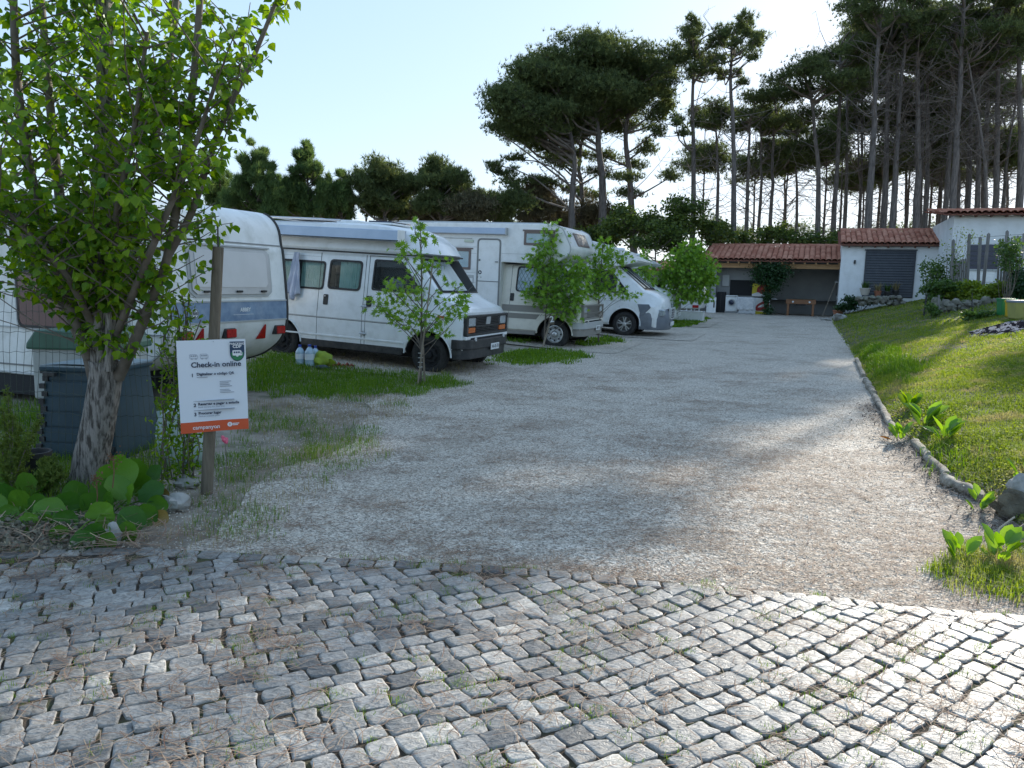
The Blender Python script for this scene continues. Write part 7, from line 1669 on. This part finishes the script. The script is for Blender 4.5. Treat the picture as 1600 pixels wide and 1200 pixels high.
shrub(1500, 375, 60, 40, 25, 'sparse rose shoots before the white gable', 12, .06, M_lime, dens=.35); shrub(1322, 478, 24, 14, 33.2, 'dark leafy plant in a clay pot by the shed corner', 8, .10, M_ivy, dens=3); shrub(1345, 470, 40, 12, 33.0, 'dark low foliage along the smaller house wall', 8, .1, M_ivy, dens=3)
M_rub = mat('rubble_stone', (.13, .125, .105), .95, col2=(.27, .26, .22), nscale=5, col3=(.07, .10, .04), n3=4, c3amt=.9, bump=.8, bscale=12, bdist=.03)
lw = empty('stone_wall', at(1510, 480, 23.6), label='low rough stone wall holding up the shrub bed', cat='wall'); lw.location.z = tz(lw.location.x, lw.location.y)
for k in range(22):
    px = 1462 + k * 5.2; g = at(px, 472 + (k % 3) * 5 + rng.uniform(-2, 2), 23.2) - lw.location; b = MB(); b.blob(g, (.11 + rng.random() * .05, .12, .08 + rng.random() * .05), k + 3, .4, 8, 6); b.build('stone', M_rub, lw, smooth=40)
lw = empty('stone_wall', at(1375, 470, 32.5), label='low stone planter wall under the slatted shutter', cat='wall'); lw.location.z = tz(lw.location.x, lw.location.y)
for k in range(14):
    px = 1342 + k * 5.2; g = at(px, 466 + (k % 2) * 6 + rng.uniform(-2, 2), 32.4) - lw.location; b = MB(); b.blob(g, (.16, .16, .11), k + 30, .35, 8, 6); b.build('stone', M_rub, lw, smooth=40)
def pot(px, py, D, r, h, mt, label, plant=M_mid):
    p = at(px, py, D); e = empty('flower_pot', p, label=label, cat='flower pot', group='flower pots under the shutter'); q = MB(); q.lathe([(.001, 0), (r * .7, 0), (r, h * .85), (r * 1.08, h * .85), (r * 1.08, h), (r * .9, h), (.001, h * .9)], n=16); q.build('pot', mt, e, smooth=40)
    n = 60; a = rng.uniform(0, 6.28, n); V, F, A = blades(np.stack([np.cos(a) * r * .5, np.sin(a) * r * .5, np.full(n, h * .9)], 1), rng.uniform(.25, .5, n), np.full(n, .03), 1.2); link('leaves', npmesh('leaves', V, F, plant, attr=A), e, kind='stuff')
M_clay = mat('clay_pot', (.30, .11, .06), .8, col2=(.38, .17, .10), nscale=6)
pot(1351, 461, 33.4, .21, .30, mat('pale_pot', (.50, .46, .40), .7), 'wide pale planter at the left end of the row of pots'); pot(1371, 463, 33.3, .15, .24, M_clay, 'brown pot with arching dry leaves, second in the row', M_dry); pot(1386, 464, 33.3, .15, .24, M_blackp, 'dark pot with green leaves, third in the row'); pot(1399, 462, 33.3, .14, .24, M_blackp, 'dark pot with yellowish leaves, right end of the row', M_dry); pot(1309, 496, 34.2, .22, .32, M_clay, 'square-shouldered clay pot on the ground at the shed corner')
# spade against the wall
tl_ = on_shed('spade', 5.75, -.35, GZ0, 'spade leaning upside down against the white house corner', 'spade'); q = MB(); q.tube([(.0, .1, 0), (.1, .3, 1.0)], .016, 6); q.build('shaft', M_wood, tl_); q = MB(); q.box(.0, .26, .28, .30, .82, 1.02); q.build('blade', M_grey, tl_, bevel=.01)
tl_ = on_shed('rake', 5.45, -.2, GZ0, 'thin wooden rake handle leaning at the right end of the shed', 'rake'); q = MB(); q.tube([(-.25, -.05, 0), (.25, .3, 1.65)], .013, 6); q.build('shaft', M_wood, tl_); q = MB(); q.box(.18, .36, .28, .31, 1.6, 1.66); q.build('head', M_grey, tl_)
# grey picket fence with tall posts
pf = empty('picket_fence', at(1480, 450, 25.4), label='weathered grey picket fence with tall crooked posts before the larger house', cat='fence'); pf.location.z = tz(pf.location.x, pf.location.y); pb_ = pf.location.copy()
M_pk = mat('weathered_picket', (.16, .155, .15), .9, col2=(.26, .25, .24), nscale=6, stretch=(6, 6, .5))
def pick(px0, py0, px1, py1, D, w, nm):
    a, b_ = at(px0, py0, D) - pb_, at(px1, py1, D) - pb_; q = MB(); q.add([(a.x - w, a.y, a.z), (a.x + w, a.y, a.z), (b_.x + w, b_.y, b_.z), (b_.x, b_.y, b_.z + w), (b_.x - w, b_.y, b_.z), (a.x - w, a.y + .02, a.z), (a.x + w, a.y + .02, a.z), (b_.x + w, b_.y + .02, b_.z), (b_.x, b_.y + .02, b_.z + w), (b_.x - w, b_.y + .02, b_.z)], [(0, 1, 2, 3, 4), (5, 6, 7, 8, 9), (0, 5, 6, 1), (1, 6, 7, 2), (2, 7, 8, 3), (3, 8, 9, 4), (4, 9, 5, 0)]); q.build(nm, M_pk, pf)
for k in range(9): x = 1485 + k * 2.9; pick(x, 440, x + .6, 411 - k * .8, 25.6, .022, 'picket')
for k in range(10): x = 1560 + k * 4.6; pick(x - 1.5, 450, x + 3, 368 + rng.uniform(-3, 6), 24, .03, 'picket')
for x0, x1, yt in ((1486, 1490, 376), (1511, 1515, 367), (1536, 1545, 366), (1571, 1574, 362), (1528, 1532, 372)): pick(x0, 452, x1, yt, 24.8, .05, 'post')
for y in (372, 384): a, b_ = at(1512, y, 24.9) - pb_, at(1600, y - 6, 24) - pb_; q = MB(); q.tube([a, b_], .008, 4); q.build('top_wire', M_grey, pf)
def postat(px, py0, py1, D, r, lb, mt=None, dx=0):
    g = gnd(px, py1); t_ = at(px + dx, py0, g.y); e = empty('thin_post', g, label=lb, cat='post', group='thin posts on the upper lawn'); q = MB(); q.tube([(0, 0, -.05), t_ - g], r, 6); q.build('pole', mt or M_blackp, e)
postat(1443, 461, 494, 22, .025, 'dark thin post leaning at the left of the shrub bed', dx=5); postat(1467, 461, 494, 22, .028, 'grey thin post before the stone wall', M_pk); postat(1461, 460, 484, 22, .022, 'dark thin post close to the grey one', dx=1); postat(1519, 458, 486, 22, .012, 'very thin dark stake before the stone wall')
# bins
def tub(px0, px1, pyt, pyb, D, mt, label, lid=None, name='bin'):
    D = gnd((px0 + px1) / 2, pyb).y; a, b_ = at(px0, pyb, D), at(px1, pyb, D); c = (a + b_) / 2; w = (b_ - a).length / 2; h = (at(px0, pyt, D) - a).z; c.z = tz(c.x, c.y) - .02; h = at(px0, pyt, D).z - c.z; e = empty(name, c, yaw=-12, label=label, cat='bin', group='plastic bins on the lawn')
    q = MB(); v = [(sx * w * k, sy * w * k, z) for z, k in ((0, .86), (h, 1)) for sx, sy in ((-1, -1), (1, -1), (1, 1), (-1, 1))]; q.add(v, [(0, 1, 2, 3), (0, 1, 5, 4), (1, 2, 6, 5), (2, 3, 7, 6), (3, 0, 4, 7)]); q.build('tub', mt, e, bevel=.02)
    q = MB(); q.box(-w * 1.05, w * 1.05, -w * 1.05, w * 1.05, h - .04, h + .02); q.build('rim', lid or mt, e, bevel=.012)
    q = MB(); q.box(-w * .3, w * .3, -w * 1.08, -w, h * .62, h * .7); q.build('grip', mt, e, bevel=.01)
tub(1560, 1582, 467, 492, 22.4, mat('green_plastic', (.01, .20, .06), .45, col2=(.015, .16, .05), nscale=4), 'green plastic bin, leftmost of the bins on the upper lawn'); tub(1573, 1594, 470, 494, 21.6, mat('yellow_plastic', (.60, .40, .01), .45, col2=(.5, .33, .01), nscale=4), 'bright yellow bin between the green and the pale one'); tub(1579, 1612, 470, 497, 20.8, mat('straw_plastic', (.36, .34, .10), .55, col2=(.30, .29, .09), nscale=4), 'pale straw coloured bin with a grey lid at the right edge', mat('bin_grey_lid', (.22, .25, .30), .5))
# cloth on the lawn
c0 = gnd(1563, 515); P = []; M_tarp = mat('patterned_cloth', (.26, .26, .28), 1.0, col2=(.015, .015, .02), nscale=4.5, nlo=.46, nhi=.50, spec=0)
for j in range(9):
    row = []
    for i in range(23):
        px = 1514 + i * 4.6; w = 1 - abs(i / 22 - .62) * .9; cyp = 524 - i * .75; py = cyp + (j / 8 - .5) * 20 * max(w, .15); g = gnd(px, py); row.append((g.x - c0.x, g.y - c0.y, g.z - c0.z + .02 + .12 * max(w, 0) * abs(math.sin(i * .9 + j * 1.1)) * math.sin(math.pi * j / 8)))
    P.append(row)
b = MB(); b.grid(P); tag(b.build('blanket', M_tarp, None, smooth=70, loc=c0), 'crumpled white and dark patterned cloth lying on the lawn', 'cloth')
# logs edging the lawn
M_log = mat('sun_bleached_log', (.14, .115, .09), .95, col2=(.42, .38, .31), nscale=9, stretch=(1, 1, 1), bump=.9, bscale=14, bdist=.02)
def log(p0, p1, rpx, lb, broken=False):
    a, b_ = gnd(*p0), gnd(*p1); D = (a.y + b_.y) / 2; r = rpx * .70 * D / 1200 / 2; c = (a + b_) / 2; e = empty('edging_log', c, label=lb, cat='log', group='logs edging the lawn')
    q = MB(); n = 9; pts = [(a - c).lerp(b_ - c, k / n) + Vector((rng.normal(0, .008), rng.normal(0, .008), r * .75)) for k in range(n + 1)]; q.tube(pts, [r * rng.uniform(.88, 1.1) * (.55 if broken and k == 0 else 1) for k in range(n + 1)], 12)
    for i in range(len(q.v)): q.v[i] = tuple(Vector(q.v[i]) + Vector(rng.normal(0, r * .07, 3)))
    q.build('log', M_log, e, smooth=60)
log((1531, 784), (1474, 757), 30, 'short broken log nearest the camera on the lawn edge', True); log((1478, 748), (1428, 695), 20, 'grey log second from the near end of the lawn edge'); log((1398, 678), (1366, 622), 15, 'long pale log beside the big-leaved weed'); log((1364, 618), (1352, 596), 13, 'short log past the gap on the lawn edge'); log((1350, 590), (1338, 564), 10, 'farthest log on the lawn edge')
# stump, rock and branch lower right
p = gnd(1582, 806); b = MB(); b.blob((0, 0, .06), (.12, .10, .12), 61, .25, 14, 10); tag(b.build('stump', mat('mossy_stump', (.10, .085, .06), .95, col2=(.19, .17, .12), nscale=9, bump=1, bscale=18, bdist=.03), None, smooth=60, loc=p), 'mossy old stump at the lower right lawn corner', 'stump')
p = gnd(1600, 790); b = MB(); b.blob((0, 0, .12), (.11, .12, .11), 66, .25, 12, 8); tag(b.build('rock', M_stone, None, smooth=50, loc=p), 'rounded rock leaning on the mossy stump', 'rock')
p = gnd(1545, 868); br_ = empty('fallen_branch', p, label='bare fallen branch sloping up to the right edge', cat='branch'); e1 = at(1606, 818, p.y + .25) - p; e0 = at(1530, 872, p.y - .03) - p; q = MB(); q.tube([e0, (e0 + e1) / 2 + Vector((0, 0, .01)), e1], [.008, .011, .013], 7); q.build('stem', M_stem, br_); q = MB(); q.tube([at(1552, 850, p.y) - p, at(1562, 825, p.y + .1) - p, at(1585, 808, p.y + .2) - p], .006, 5); q.build('side_twig', mat('pale_twig', (.35, .31, .24), .9), br_)
p = gnd(1589, 868); dd = empty('dandelion', p, label='white dandelion clock in the grass at the lower right', cat='flower'); t_ = at(1585, 840, p.y) - p; q = MB(); q.tube([(0, 0, 0), t_], .002, 4); q.build('stalk', M_gum, dd); V, F, A = needle_tufts(np.repeat(np.array([tuple(t_)]), 30, 0), 8, .030, .0016, .0, 2.5); link('seed_head', npmesh('seed_head', V, F, M_curtw), dd, kind='stuff')
# broad leaved weeds
def rosette(px, py, s, n, label, mt=M_gumo, kind='dock', up=1.3, D=None):
    g = gnd(px, py); e = empty('weed', g, label=label, cat='plant', group='broad leaved weeds along the lawn edge'); a = rng.uniform(0, 6.28, n); Y = np.stack([np.cos(a), np.sin(a), np.full(n, up) + rng.normal(0, .35, n)], 1); P = np.stack([np.cos(a) * .03, np.sin(a) * .03, rng.uniform(.0, .12, n)], 1)
    leaf_objects(kind, P, Y, rng.uniform(.7, 1.2, n) * s, mt, e, Nr=np.stack([-np.cos(a) * .2, -np.sin(a) * .2 - .3, np.full(n, 1.0)], 1))
rosette(1442, 668, .25, 17, 'tall bright green dock with wide leaves, biggest weed on the lawn edge'); rosette(1475, 690, .20, 12, 'dock with upright leaves right of the tallest one'); rosette(1405, 690, .16, 10, 'low dock spilling over the log gap'); rosette(1420, 640, .19, 11, 'darker dock behind the tallest one', M_poplo)
rosette(1500, 878, .14, 9, 'small weed at the tip of the lower right grass'); rosette(1595, 762, .20, 10, 'wide leaves at the right edge above the rock'); rosette(1530, 800, .10, 14, 'creeping leaves beside the broken log'); rosette(1560, 880, .14, 12, 'leafy weed under the fallen branch')
p = gnd(1393, 690); V0, F0 = leaf_mesh('small'); o = link('fallen_leaf', npmesh('fallen_leaf', V0, F0, mat('orange_leaf', (.62, .22, .01), .6)), None, loc=p + Vector((0, 0, .02)), rot=(.2, .3, 1.2), label='single orange leaf lying at the gap between logs', cat='leaf'); o.scale = (.16, .13, .16)
# lawn grass and ground cover
def lawn_cover():
    Vs, Fs, As = [], [], []; off = 0
    for y0, y1, n, h, w in ((4.3, 8, 100000, .055, .0045), (8, 13, 84000, .055, .007), (13, 20, 52000, .06, .012), (20, 34, 30000, .07, .022)):
        y = rng.uniform(y0, y1, n); wd = np.minimum(9.0, y * .68 + 3.2 - xr(y)); x = xr(y) + .04 + rng.random(n) * wd; k = x < y * .72 + 3; x, y = x[k], y[k]
        P = np.stack([x, y, TZ(x, y) - .003], 1); kk = .45 + 1.1 * vnoise(x, y, .45, 31); V, F, A = blades(P, rng.uniform(.5, 1.2, len(x)) * h * kk, np.full(len(x), w), 1.1); Vs.append(V); Fs.append(F + off); As.append(A * .6 + .4 * np.repeat(vnoise(x, y, .8, 33), 3)); off += len(V)
    link('grass', npmesh('grass', np.concatenate(Vs), np.concatenate(Fs), M_lgrass, attr=np.concatenate(As)), kind='stuff', label='sunlit short grass covering the sloping lawn', cat='grass')
    n = 60000; y = 4.4 + 9.6 * rng.random(n) ** 1.2; x = xr(y) + .05 + rng.random(n) * np.maximum(y * .7 + .6 - xr(y), .3); k = vnoise(x, y, .7, 37) + .25 * rng.random(n) > .5; x, y = x[k], y[k]
    V, F, A = leaf_quads(np.stack([x, y, TZ(x, y) + rng.uniform(.005, .05, len(x))], 1), .022, .3, 1.5, .9); link('ground_cover', npmesh('ground_cover', V, F, M_lgrass, attr=A), kind='stuff', label='clover-like ground cover mixed into the lawn', cat='ground cover')
lawn_cover()
grass_patch([[(1478, 888), (1530, 862), (1610, 850), (1640, 880), (1640, 955), (1570, 940), (1500, 905)]], 20000, .085, .0055, M_lgrass, 'bright mossy grass tuft at the lower right corner of the road', thr=.12, lean=1.0)
grass_patch([[(1400, 560), (1430, 565), (1425, 600), (1385, 600)], [(1350, 540), (1390, 550), (1385, 590), (1360, 590)], [(1390, 690), (1500, 690), (1520, 770), (1470, 740), (1420, 690)]], 1500, .16, .006, M_grass, 'taller dark grass along the logs', thr=.2)
grass_patch([[(1270, 640), (1330, 650), (1400, 780), (1520, 850), (1440, 900), (1380, 830), (1300, 700)]], 260, .03, .004, M_dry, 'sparse moss and dry blades on the right side of the road', thr=.55, cl=.3)
# brown leaf litter along the logs
P = []; 
for k in range(2600): t = rng.random(); y = 4.6 + 6 * t; P.append((float(xr(y)) + rng.normal(-.05, .16), y))
P = np.array(P); strips('leaf_litter', np.column_stack([P, TZ(P[:, 0], P[:, 1]) + .02]), rng.uniform(0, 6.28, len(P)), rng.uniform(.03, .09, len(P)), rng.uniform(.002, .006, len(P)), mat('dark_litter', (.05, .035, .03), .9, col2=(.25, .20, .16), attr='rnd'), seg=2, bend=.4, lift=.03, label='dark leaf litter along the lawn edge', cat='leaf litter')

# turn all lettering into real meshes
dg = bpy.context.evaluated_depsgraph_get(); dg.update()
for o in [o for o in SC.objects if o.type == 'FONT']:
    me = bpy.data.meshes.new_from_object(o.evaluated_get(dg)); n = bpy.data.objects.new('x', me); COL.objects.link(n); n.parent = o.parent; n.matrix_local = o.matrix_local.copy() if False else o.matrix_basis.copy()
    nm = o.name; bpy.data.objects.remove(o); n.name = nm
